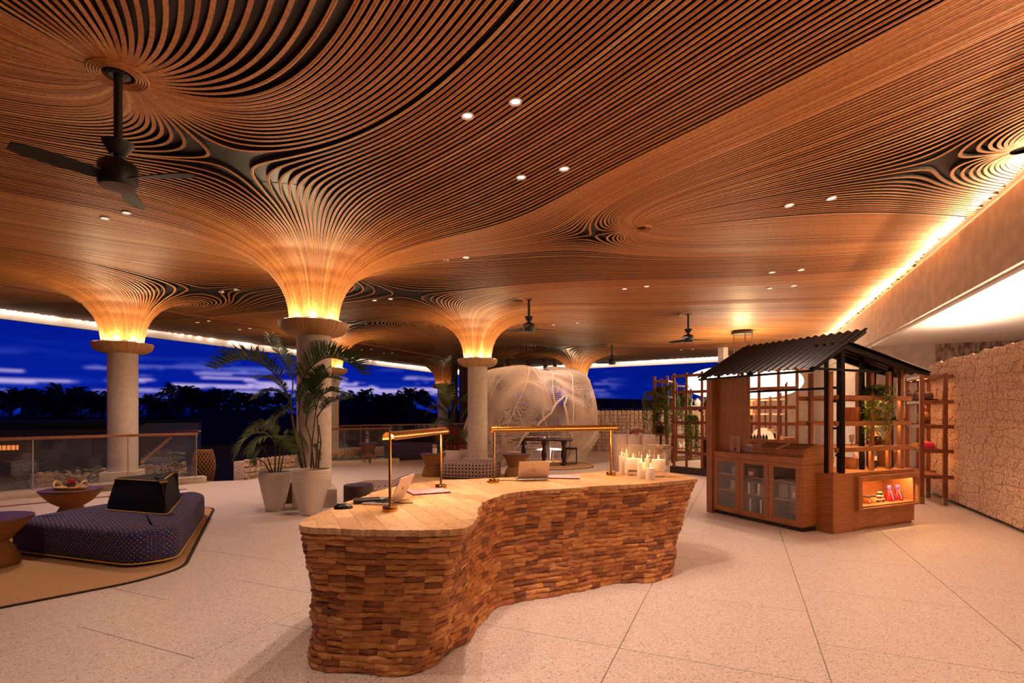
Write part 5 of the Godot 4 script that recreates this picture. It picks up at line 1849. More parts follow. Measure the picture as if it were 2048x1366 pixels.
# ------------------------------------------------------------------ shop behind the hut
func build_shop() -> void:
	# curved lattice screen
	var lat := thing("lattice_screen", "tall curved wooden lattice screen standing on a dark base beam behind the hut", "screen")
	var pts := [[1348.0, 13.4], [1373.0, 13.12], [1404.0, 12.75], [1437.0, 12.35], [1477.0, 11.85], [1518.0, 11.4], [1557.0, 11.12], [1594.0, 10.95]]
	var w := []
	for q in pts:
		w.append(Vector3((q[0] - 1024.0) / F * q[1], 0, -q[1]))
	for i in w.size():
		var m := MB.new()
		m.bar(w[i], w[i] + Vector3.UP * 2.54, 0.075, 0.06)
		put("post", m, M.shelf_wood, lat)
	for y in [2.46, 2.05, 1.64, 1.29, 0.92, 0.53]:
		for i in w.size() - 1:
			var m := MB.new()
			var d: Vector3 = (w[i + 1] - w[i]).normalized()
			m.bar(w[i] - d * (0.06 if i == 0 else 0.0) + Vector3.UP * y, w[i + 1] + d * 0.03 + Vector3.UP * y, 0.045, 0.07)
			put("rail", m, M.shelf_wood, lat)
	var bm := MB.new()
	for i in w.size() - 1:
		var d: Vector3 = (w[i + 1] - w[i]).normalized()
		bm.bar(w[i] - d * 0.08 + Vector3.UP * 0.085, w[i + 1] + d * 0.05 + Vector3.UP * 0.085, 0.14, 0.17)
	put("base_beam", bm, M.dark_wood, lat)

	# shelf tower and its curved wing
	var tw := thing("shelf_tower", "tall open wooden shelf tower hung with trailing plants beside the lattice screen", "shelf")
	var f := [Vector2(1309, 15.6), Vector2(1334, 15.3), Vector2(1345, 16.1), Vector2(1322, 16.4)]
	for q in f:
		var m := MB.new()
		var p := deep(q.x, HOR, q.y)
		p.y = 0
		m.bar(p, p + Vector3.UP * 2.62, 0.075, 0.075)
		put("post", m, M.shelf_wood, tw)
	for y in [2.5, 2.03, 1.55, 1.24, 0.92, 0.5]:
		var o := []
		for q in f:
			var p := deep(q.x, HOR, q.y)
			o.append(Vector3(p.x, 0, p.z))
		var m := MB.new()
		m.stack(o, [[0.03, y - 0.05], [0.03, y]])
		put("shelf_board", m, M.shelf_wood, tw)
	var wing := thing("open_shelf", "long curved open shelf of wooden posts behind the lattice screen", "shelf")
	var wp := [Vector2(1352, 16.6), Vector2(1382, 17.0), Vector2(1412, 17.3), Vector2(1443, 17.4), Vector2(1478, 17.2), Vector2(1512, 16.8), Vector2(1540, 16.2), Vector2(1572, 15.4)]
	for i in wp.size():
		var p := deep(wp[i].x, HOR, wp[i].y)
		p.y = 0
		for back in 2:
			var m := MB.new()
			var q: Vector3 = p + Vector3(0.05, 0, -0.42) * back
			m.bar(q, q + Vector3.UP * 2.5, 0.07, 0.07)
			put("post", m, M.shelf_wood, wing)
	for y in [2.42, 1.96, 1.52, 1.2, 0.86, 0.42, 0.12]:
		for i in wp.size() - 1:
			var a := deep(wp[i].x, HOR, wp[i].y)
			var b := deep(wp[i + 1].x, HOR, wp[i + 1].y)
			var m := MB.new()
			var o := [Vector3(a.x, 0, a.z), Vector3(b.x, 0, b.z), Vector3(b.x + 0.05, 0, b.z - 0.42), Vector3(a.x + 0.05, 0, a.z - 0.42)]
			m.stack(o, [[0.0, y - 0.05], [0.0, y]])
			put("shelf_board", m, M.shelf_wood, wing)

	# plants and wares on both
	trailing_plant("longest trailing plant falling down the terrace side of the shelf tower", deep(1303, 792, 15.7) + Vector3(0, 0, 0.06), 1.55, 0.24, 46, 92)
	trailing_plant("trailing plant hanging down the hut side of the shelf tower", deep(1338, 780, 15.15), 1.75, 0.15, 36, 93)
	trailing_plant("thin trailing plant behind the lattice's first post", deep(1351, 799, 16.55), 1.0, 0.16, 30, 94)
	trailing_plant("trailing plant behind the lattice's second post, ending by the white card", deep(1370, 799, 16.85), 1.2, 0.18, 38, 95)
	trailing_plant("trailing plant spilling from a brown pot between the lattice's middle posts", deep(1384, 842, 13.0), 1.1, 0.17, 40, 96)
	# [kind, px, py of the foot, depth, radius, height, label]
	var ware := [["basket", 1321, 790, 15.8, 0.16, 0.24, "brown basket on the shelf tower's second board from the top"], ["basket", 1321, 816, 15.8, 0.17, 0.30, "tall brown basket in the middle of the shelf tower"], ["basket", 1320, 866, 15.8, 0.17, 0.20, "round brown bowl with white blooms low in the shelf tower"],
		["basket", 1365, 792, 17.0, 0.14, 0.2, "small brown basket on the open shelf's upper board"], ["basket", 1411, 791, 17.2, 0.16, 0.14, "low orange-brown bowl on the open shelf's upper board"], ["basket", 1341, 817, 16.2, 0.12, 0.2, "small terracotta pot beside the shelf tower"],
		["vase", 1316, 843, 15.7, 0.085, 0.24, "cream bottle vase standing at the tower's terrace side"], ["vase", 1320.5, 843, 15.6, 0.075, 0.25, "second cream bottle vase in the shelf tower"],
		["vase", 1358, 896, 16.75, 0.085, 0.18, "white lidded jar low behind the lattice screen"], ["vase", 1366, 896, 16.85, 0.10, 0.24, "white shouldered bottle low behind the lattice screen"], ["vase", 1336, 866, 15.8, 0.08, 0.3, "tan slim vase between the tower and the lattice screen"],
		["vase", 1379, 868, 16.95, 0.14, 0.35, "tan drop-shaped vase behind the lattice's trailing plant"], ["vase", 1363, 815, 17.0, 0.14, 0.34, "blue-grey jar on the open shelf behind the lattice's first post"], ["vase", 1339, 918.2, 17.4, 0.10, 0.24, "small cream planter on the floor board behind the glass cylinders"],
		["vase", 1395, 812, 17.0, 0.1, 0.25, "cream beaker on the open shelf beside the leaning white book"]]
	for q in ware:
		var p := deep(q[1], q[2], q[3])
		var t := thing(q[0], q[6], q[0], p)
		var m := MB.new()
		var r: float = q[4]
		var h: float = q[5]
		if q[0] == "basket":
			m.lathe([Vector2(r * 0.7, 0), Vector2(r, h * 0.5), Vector2(r * 0.9, h), Vector2(r * 0.82, h), Vector2(r * 0.6, 0.02)], 20)
			put("weave", m, M.shelf_wood if "terra" in q[6] else M.wicker_dark, t)
			m = MB.new()
			m.lathe([Vector2(r * 0.92, h - 0.012), Vector2(r * 0.96, h), Vector2(r * 0.92, h + 0.012), Vector2(r * 0.84, h)], 20, Transform3D(), false)
			put("rim", m, M.shelf_wood, t)
			if "blooms" in q[6]:
				m = MB.new()
				for k in 5:
					m.lathe([Vector2(0.002, h), Vector2(0.04, h + 0.03), Vector2(0.002, h + 0.05)], 8, Transform3D(Basis(), Vector3(0.08 * cos(k * 2.1) - 0.03, 0, 0.08 * sin(k * 2.1))))
				put("bloom", m, M.white, t)
		else:
			m.lathe([Vector2(r * 0.7, 0), Vector2(r, h * 0.25), Vector2(r * 0.95, h * 0.6), Vector2(r * 0.45, h * 0.8), Vector2(r * 0.42, h * 0.95), Vector2(r * 0.55, h), Vector2(r * 0.4, h), Vector2(r * 0.3, h * 0.85)], 20)
			put("body", m, mat(Color(0.42, 0.26, 0.13), 0.6) if "tan" in q[6] else mat(Color(0.2, 0.24, 0.42), 0.4) if "blue" in q[6] else M.white, t)
	var cd := thing("card", "small white card box on a dark stand behind the lattice screen", "box", deep(1359, 868, 16.7))
	var cm := MB.new()
	cm.box(Vector3(0.13, 0.09, 0.05), Transform3D(Basis(), Vector3(0, 0.045, 0)), 0.004)
	put("body", cm, M.white, cd)
	cm = MB.new()
	cm.box(Vector3(0.08, 0.008, 0.002), Transform3D(Basis(), Vector3(0, 0.05, 0.0255)), 0.0005)
	put("print", cm, M.dark_wood, cd)
	var bk := thing("book", "white book leaning open on the open shelf behind the lattice", "book", deep(1388, 813, 16.8))
	cm = MB.new()
	cm.box(Vector3(0.03, 0.24, 0.18), Transform3D(Basis(Vector3(0, 0, 1), -0.22), Vector3(-0.1, 0.12, 0)), 0.004)
	cm.box(Vector3(0.32, 0.03, 0.2), Transform3D(Basis(), Vector3(0.06, 0.015, 0)), 0.004)
	put("pages", cm, M.white, bk)
	var sp := thing("spiky_plant", "dark spiky potted plant on the open shelf below the lantern", "plant", deep(1413, 812, 17.0))
	cm = MB.new()
	cm.lathe([Vector2(0.08, 0), Vector2(0.1, 0.12), Vector2(0.08, 0.12)], 14)
	put("pot", cm, M.black, sp)
	cm = MB.new()
	for k in 40:
		var a := k * 2.399
		var d := Vector3(cos(a), 0.5 + 0.9 * fmod(k * 0.37, 1.0), sin(a)).normalized()
		var b := Vector3(0, 0.12, 0)
		var x := d.cross(Vector3.UP).normalized() * 0.012
		cm.tri(b - x, b + d * 0.34, b + x)
	put("foliage", cm, M.leaf, sp)

	# big oval lantern
	var lc := deep(1484, 765, 17.0)
	var lan := thing("lantern", "huge glowing white oval lantern hanging behind the hut roof", "lantern", lc)
	var m := MB.new()
	var pr := []
	for i in 17:
		var a := -PI / 2 + PI * i / 16.0
		pr.append(Vector2(maxf(0.02, 1.76 * pow(cos(a), 0.62)), 0.52 * sin(a)))
	m.lathe(pr, 48)
	put("shade", m, glow(Color(1.0, 0.93, 0.82), 3.2), lan)
	for k in 2:
		m = MB.new()
		var arc := []
		for i in 9:
			var a := -0.75 + 1.5 * i / 8.0
			var an := 1.95 - 0.75 * k
			arc.append(Vector3(cos(an) * 1.768 * pow(cos(a), 0.62), 0.525 * sin(a), sin(an) * 1.768 * pow(cos(a), 0.62)))
		m.tube(arc, 0.008, 5)
		put("seam_rib", m, mat(Color(0.7, 0.62, 0.5), 0.8), lan)
	m = MB.new()
	m.lathe([Vector2(0.33, 1.56), Vector2(0.33, 1.63), Vector2(0.30, 1.64)], 32)
	put("canopy", m, mat(Color(0.16, 0.12, 0.09), 0.6), lan)
	for k in 5:
		m = MB.new()
		var a := TAU * k / 5.0 + 0.4
		m.tube([Vector3(cos(a) * 0.3, 0.45, sin(a) * 0.3), Vector3(cos(a) * 0.3, 1.6, sin(a) * 0.3)], 0.012, 6)
		put("rod", m, mat(Color(0.22, 0.15, 0.1), 0.6), lan)
	for k in 2:
		var l := OmniLight3D.new()
		l.name = "lantern_lamp"
		l.position = Vector3(0, -0.8 if k == 0 else 0.85, 0)
		l.light_color = Color(1.0, 0.84, 0.60)
		l.light_energy = 3.0 if k == 0 else 4.0
		l.light_size = 0.2
		l.omni_range = 40.0
		l.omni_attenuation = 2.0
		l.shadow_enabled = true
		lan.add_child(l, true)

	# slatted counter with wares behind the lattice
	var cp := deep(1500, HOR, 13.2)
	var bc := thing("back_counter", "slatted wooden counter under the lantern behind the lattice screen", "counter", Vector3(cp.x, 0, cp.z), 0.3)
	m = MB.new()
	m.box(Vector3(2.3, 0.86, 0.6), Transform3D(Basis(), Vector3(-0.05, 0.43, 0)), 0.01)
	put("body", m, M.dark_wood, bc)
	for k in 18:
		put("slat", box_at(Vector3(-1.2 + k * 0.128, 0.02, 0.30), Vector3(-1.2 + k * 0.128 + 0.10, 0.84, 0.325)), M.shelf_wood, bc)
	m = MB.new()
	m.box(Vector3(2.4, 0.05, 0.68), Transform3D(Basis(), Vector3(-0.05, 0.885, 0)), 0.008)
	put("top", m, M.oak, bc)
	var dm := thing("dome_lamp", "round white dome with a pink bow on the back counter behind the lattice", "dome", deep(1526, 878, 13.0))
	m = MB.new()
	m.lathe([Vector2(0.26, 0), Vector2(0.25, 0.1), Vector2(0.2, 0.2), Vector2(0.1, 0.265), Vector2(0.01, 0.28)], 28)
	put("dome", m, glow(Color(1.0, 0.86, 0.66), 0.5), dm)
	m = MB.new()
	m.lathe([Vector2(0.01, 0.27), Vector2(0.05, 0.29), Vector2(0.045, 0.33), Vector2(0.01, 0.35)], 12)
	put("bow", m, mat(Color(0.75, 0.5, 0.55), 0.6), dm)
	for k in 4:
		var o := thing("carton", ["cream carton at the foot of the stack beside the dome", "cream carton stacked second beside the dome", "small cream carton nearest the counter's end", "flat cream carton on the counter's end"][k], "box", deep([1541, 1539, 1549, 1556][k], [877, 866, 877, 879][k], 12.9))
		m = MB.new()
		m.box(Vector3([0.2, 0.16, 0.15, 0.22][k], [0.13, 0.1, 0.16, 0.03][k], 0.14), Transform3D(Basis(), Vector3(0, [0.065, 0.05, 0.08, 0.015][k], 0)), 0.005)
		put("body", m, mat(Color(0.88, 0.76, 0.58), 0.7), o)
	for k in 6:
		var o := thing("small_bottle", "small dark bottle before the white dome, %s from the tall panel" % ORD[k], "bottle", deep(1503 + 6.0 * k, 879, 12.7), 0.0, "dark bottles before the white dome")
		m = MB.new()
		m.lathe([Vector2(0.028, 0), Vector2(0.03, 0.07), Vector2(0.012, 0.1), Vector2(0.013, 0.125)], 12)
		put("body", m, mat(Color(0.06, 0.04, 0.03), 0.3), o)
	# small black wall light with its beam
	var wl := thing("wall_light", "small black box wall light shining down the plaster wall behind the hut", "lamp", V(wall_px(1629).x, 1.06, wall_px(1629).y))
	wl.position.y = EYE - (842.0 - HOR) / F * wall_px(1629).y
	m = MB.new()
	m.box(Vector3(0.11, 0.09, 0.13), Transform3D(Basis(Vector3.UP, -0.41), Vector3(-0.06, 0, 0)), 0.006)
	put("case", m, M.black, wl)
	m = MB.new()
	m.box(Vector3(0.05, 0.006, 0.05), Transform3D(Basis(Vector3.UP, -0.41), Vector3(-0.06, -0.047, 0)), 0.001)
	put("lens", m, glow(Color(1.0, 0.88, 0.72), 8.0), wl)
	var sl := SpotLight3D.new()
	sl.name = "beam"
	sl.position = Vector3(-0.045, -0.06, 0)
	sl.rotation.x = -PI / 2
	sl.light_color = Color(1.0, 0.86, 0.68)
	sl.light_energy = 1.6
	sl.light_size = 0.02
	sl.spot_angle = 14.0
	sl.spot_range = 8.0
	sl.spot_attenuation = 2.0
	sl.shadow_enabled = true
	wl.add_child(sl)

	# shelf unit against the coral wall
	var su := thing("wall_shelf", "dark wooden open shelf unit with metal feet against the coral stone wall", "shelf")
	var nl := Vector2(6.84, 8.76)
	var feet := [Vector2(6.84, 8.74), Vector2(7.115, 8.60), Vector2(7.18, 9.52), Vector2(7.455, 9.38), Vector2(7.38, 9.98), Vector2(7.64, 9.85)]
	for q in feet:
		m = MB.new()
		m.bar(V(q.x, 0.12, q.y), V(q.x, 2.17, q.y), 0.06, 0.06)
		put("post", m, M.shelf_wood, su)
		m = MB.new()
		m.bar(V(q.x, 0.0, q.y), V(q.x, 0.12, q.y), 0.064, 0.064)
		put("foot", m, mat(Color(0.55, 0.47, 0.40), 0.35, 0.8), su)
	for y in [2.12, 1.70, 1.29, 0.885, 0.46]:
		for e in [[0, 1], [2, 3], [4, 5]]:
			var a: Vector2 = feet[e[0]]
			var b: Vector2 = feet[e[1]]
			var d := (b - a).normalized() * 0.11
			m = MB.new()
			m.bar(V(a.x - d.x * 0.3, y, a.y - d.y * 0.3), V(b.x + d.x, y, b.y + d.y), 0.05, 0.06)
			put("rail", m, M.shelf_wood, su)
		for e in [[0, 4], [1, 5]]:
			var a: Vector2 = feet[e[0]]
			var b: Vector2 = feet[e[1]]
			m = MB.new()
			m.bar(V(a.x, y, a.y), V(b.x, y, b.y), 0.035, 0.055)
			put("rail", m, M.shelf_wood, su)
		m = MB.new()
		m.stack([V(6.88, 0, 8.76), V(7.09, 0, 8.64), V(7.6, 0, 9.85), V(7.39, 0, 9.95)], [[0.0, y + 0.005], [0.0, y + 0.025]])
		put("shelf_board", m, M.shelf_wood, su)
		m = MB.new()
		m.bar(V(7.0, y - 0.012, 8.74), V(7.46, y - 0.012, 9.8), 0.02, 0.012)
		put("led_strip", m, glow(Color(1.0, 0.66, 0.36), 5.0), su)
		if y > 0.5:
			var l := AreaLight3D.new()
			l.name = "shelf_lamp"
			l.area_size = Vector2(1.1, 0.02)
			l.light_color = Color(1.0, 0.66, 0.38)
			l.light_energy = 0.35
			l.shadow_enabled = true
			l.transform = Transform3D(Basis(Vector3(AX.x, 0, -AX.y), Vector3(-BX.x, 0, BX.y), Vector3.DOWN) * Basis(Vector3.RIGHT, PI), V(7.23, y - 0.03, 9.27))
			l.transform.basis = Basis(Vector3(AX.x, 0, -AX.y), Vector3(BX.x, 0, -BX.y), Vector3(AX.x, 0, -AX.y).cross(Vector3(BX.x, 0, -BX.y)))
			if l.transform.basis.z.y < 0: l.transform.basis = Basis(l.transform.basis.x, -l.transform.basis.y, -l.transform.basis.z)
			su.add_child(l, true)
	var on := func(px: float, y: float) -> Vector3:
		# along the middle of the unit
		var k := (px - 1024.0) / F
		var z := (6.985 - 0.435 * 8.7) / (k - 0.435)
		z = clampf(z, 8.75, 9.8)
		return V(6.985 + 0.435 * (z - 8.7), y + 0.025, z)
	var o2 := thing("tray", "dark red round tray on the wall shelf's top tier", "tray", V(7.07, 1.725, 8.98))
	m = MB.new()
	m.lathe([Vector2(0.02, 0.0), Vector2(0.17, 0.004), Vector2(0.2, 0.02), Vector2(0.205, 0.028), Vector2(0.17, 0.012), Vector2(0.01, 0.01)], 30)
	put("dish", m, mat(Color(0.14, 0.04, 0.035), 0.5), o2)
	for k in 3:
		o2 = thing("canister", ["grey canister on the wall shelf's top tier, terrace side", "grey canister with a stopper in the middle of the top tier", "domed dark tea pot on the wall shelf's top tier"][k], "canister", V([7.14, 7.22, 7.10][k], 1.728, [9.42, 9.33, 8.95][k]))
		m = MB.new()
		var r: float = [0.05, 0.06, 0.085][k]
		if k < 2: m.lathe([Vector2(r, 0.0), Vector2(r, 0.13), Vector2(r * 0.8, 0.15), Vector2(r * 0.3, 0.16), Vector2(r * 0.35, 0.2), Vector2(0.01, 0.21)], 20)
		else: m.lathe([Vector2(r * 0.9, 0.03), Vector2(r, 0.06), Vector2(r * 0.9, 0.12), Vector2(r * 0.5, 0.15), Vector2(0.01, 0.155)], 20)
		put("body", m, mat(Color(0.36, 0.24, 0.2), 0.6), o2)
	o2 = thing("woven_bag", "plump tan woven bag with two hoop handles on the wall shelf", "bag", V(7.07, 1.315, 9.0), 1.1)
	m = MB.new()
	var rings := []
	for i in 11:
		var ff := -1.0 + 2.0 * i / 10.0
		var s := sqrt(maxf(0.03, 1.0 - ff * ff))
		var ring := []
		for j in 16:
			var a := TAU * j / 16
			ring.append(Vector3(ff * 0.2, 0.115 + sin(a) * 0.115 * pow(s, 0.7), cos(a) * 0.10 * s))
		rings.append(ring)
	m.loft(rings)
	put("body", m, M.wicker, o2)
	for k in 2:
		m = MB.new()
		var hp := []
		for i in 9:
			var a := PI * i / 8.0
			hp.append(Vector3(cos(a) * 0.055, 0.20 + sin(a) * 0.10, -0.03 + 0.06 * k))
		m.tube(hp, 0.008, 6)
		put("handle", m, M.shelf_wood, o2)
	o2 = thing("hat", "wide mustard straw hat leaning on the wall shelf's third tier", "hat", V(7.12, 0.925, 9.05), 0.0)
	hat(o2, 0.12, mat(Color(0.50, 0.33, 0.10), 0.8))
	o2.rotation = Vector3(0.3, 0.4, 0.15)
	o2 = thing("cap", "bright pink cap in front of the mustard hat", "cap", V(7.02, 0.912, 8.84))
	m = MB.new()
	m.lathe([Vector2(0.105, 0), Vector2(0.105, 0.03), Vector2(0.09, 0.085), Vector2(0.05, 0.115), Vector2(0.005, 0.125)], 24)
	put("crown", m, mat(Color(0.80, 0.10, 0.28), 0.7), o2)
	m = MB.new()
	m.lathe([Vector2(0.1, 0.0), Vector2(0.15, 0.004), Vector2(0.15, 0.01), Vector2(0.1, 0.012)], 24, Transform3D(Basis(), Vector3(-0.03, 0, 0.03)))
	put("brim", m, mat(Color(0.55, 0.06, 0.14), 0.7), o2)
	o2 = thing("hat", "black hat at the wall shelf's hut-side post", "hat", V(7.2, 1.315, 9.6))
	hat(o2, 0.11, mat(Color(0.025, 0.02, 0.03), 0.8))

# point of the inner plaster wall seen in a picture column
func wall_px(px: float) -> Vector2:
	var k := (px - 1024.0) / F
	var a := Vector2(8.66, 12.62)
	var d := (Vector2(13.05, 22.85) - a)
	var t := (k * a.y - a.x) / (d.x - k * d.y)
	return a + d * t + Vector2(-0.01, 0)

# ------------------------------------------------------------------ lounge
func rounded(p: Array, r: float, n := 6) -> Array:
	var out := []
	for i in p.size():
		var a: Vector2 = p[posmod(i - 1, p.size())]
		var b: Vector2 = p[i]
		var c: Vector2 = p[(i + 1) % p.size()]
		var rr := minf(r, minf(a.distance_to(b), b.distance_to(c)) * 0.45)
		var u := b + (a - b).normalized() * rr
		var w := b + (c - b).normalized() * rr
		for k in n + 1:
			var t := float(k) / n
			var q := u.lerp(b, t).lerp(b.lerp(w, t), t)
			out.append(V(q.x, 0, q.y))
	return out

func shifted(o: Array, c: Vector3) -> Array:
	return o.map(func(p): return p - c)

# upholstered platform with piping; outline in world places
func seat_platform(called: String, label: String, outline: Array, h: float, cloth: Material, round_r := 0.35, pipes := true) -> Node3D:
	var o := rounded(outline, round_r)
	var c := Vector3()
	for p in o: c += p
	c /= o.size()
	var t := thing(called, label, "sofa" if called == "sofa" else "pouf", c)
	o = shifted(o, c)
	var m := MB.new()
	m.stack(o, [[-0.012, 0.045], [0.0, 0.06], [0.004, h * 0.5], [0.0, h - 0.05], [-0.012, h - 0.02], [-0.04, h - 0.003], [-0.09, h + 0.004], [-0.25, h + 0.006]], 0.3)
	put("cushion", m, cloth, t)
	m = MB.new()
	m.stack(o, [[-0.09, 0.0], [-0.09, 0.05]])
	put("base", m, M.black, t)
	if pipes:
		m = MB.new()
		m.tube(loop(o, 0.047, 0.004), 0.007, 6, false)
		put("piping", m, M.piping, t)
	return t

func loop(o: Array, y: float, grow := 0.0) -> Array:
	var out := []
	for p in o:
		out.append(p + (Vector3(p.x, 0, p.z).normalized() * grow) + Vector3.UP * y)
	out.append(out[0])
	return out

func lounge_table(label: String, p: Vector3, top_r: float, h: float, base_r: float) -> Node3D:
	var t := thing("side_table", label, "table", p)
	var m := MB.new()
	m.lathe([Vector2(top_r - 0.01, h - 0.022), Vector2(top_r, h - 0.018), Vector2(top_r, h - 0.004), Vector2(top_r - 0.004, h)], 48)
	put("top", m, M.table_top, t)
	m = MB.new()
	var nk: float = base_r * 0.62
	m.lathe([Vector2(top_r - 0.01, h - 0.022), Vector2(top_r * 0.86, h * 0.83), Vector2(top_r * 0.64, h * 0.63), Vector2(nk * 1.15, h * 0.51), Vector2(nk, h * 0.49)], 40)
	put("bowl", m, M.wicker, t)
	m = MB.new()
	m.lathe([Vector2(base_r * 0.98, 0.0), Vector2(base_r, 0.01), Vector2(base_r * 0.96, h * 0.14), Vector2(base_r * 0.84, h * 0.32), Vector2(nk, h * 0.5)], 40)
	put("foot", m, M.wicker, t)
	return t

func tray_and_flowers(where: String, p: Vector3, turn: float) -> void:
	var wood := grain(Color(0.80, 0.64, 0.44), Color(0.90, 0.76, 0.57), 33, Vector3(3, 9, 3), 0.6)
	var t := thing("tray", "pale wooden oval tray with two arched handles %s" % where, "tray", p, turn)
	var m := MB.new()
	var ol := []
	for i in 28:
		var a := TAU * i / 28
		ol.append(Vector3(cos(a) * 0.20, 0, sin(a) * 0.105))
	m.stack(ol, [[-0.03, 0.0], [0.0, 0.015], [0.003, 0.036], [-0.006, 0.04], [-0.014, 0.022], [-0.05, 0.018]])
	put("dish", m, wood, t)
	for s in [-1, 1]:
		m = MB.new()
		var pts := []
		for i in 13:
			var a := PI * i / 12.0
			pts.append(Vector3(s * (0.145 + 0.03 * sin(a)), 0.03 + 0.082 * sin(a), cos(a) * 0.085))
		m.tube(pts, 0.013, 8)
		put("handle", m, wood, t)
	var b := Basis(Vector3.UP, turn)
	var f := thing("flower_bowl", "coconut shell bowl of pink flowers %s" % where, "flowers", p + b * Vector3(0.01, 0.02, 0), turn)
	m = MB.new()
	m.lathe([Vector2(0.03, 0), Vector2(0.05, 0.02), Vector2(0.055, 0.05), Vector2(0.046, 0.06), Vector2(0.045, 0.05)], 20)
	put("bowl", m, mat(Color(0.38, 0.19, 0.10), 0.4), f)
	m = MB.new()
	for k in 26:
		var a := k * 2.4
		var q := Vector3(cos(a), 0, sin(a)) * 0.045 * sqrt(k / 26.0) + Vector3(0, 0.065 + 0.03 * (1.0 - k / 26.0), 0)
		var d := (Vector3(cos(a + 0.5), 0.8, sin(a + 0.5))).normalized()
		for z in 3:
			leaf(m, q, (d + Vector3(cos(a + z * 2.1), 0.1, sin(a + z * 2.1)) * 0.8).normalized(), 0.034, 0.7)
	put("petal", m, mat(Color(0.80, 0.16, 0.28), 0.6), f)
	m = MB.new()
	for k in 9:
		leaf(m, Vector3(-0.05 - 0.004 * k, 0.05 + 0.006 * k, 0.02 * sin(k)), Vector3(-0.6, 0.4 + 0.1 * k, sin(k * 2.0)).normalized(), 0.04, 0.4)
	put("foliage", m, M.leaf_bright, f)

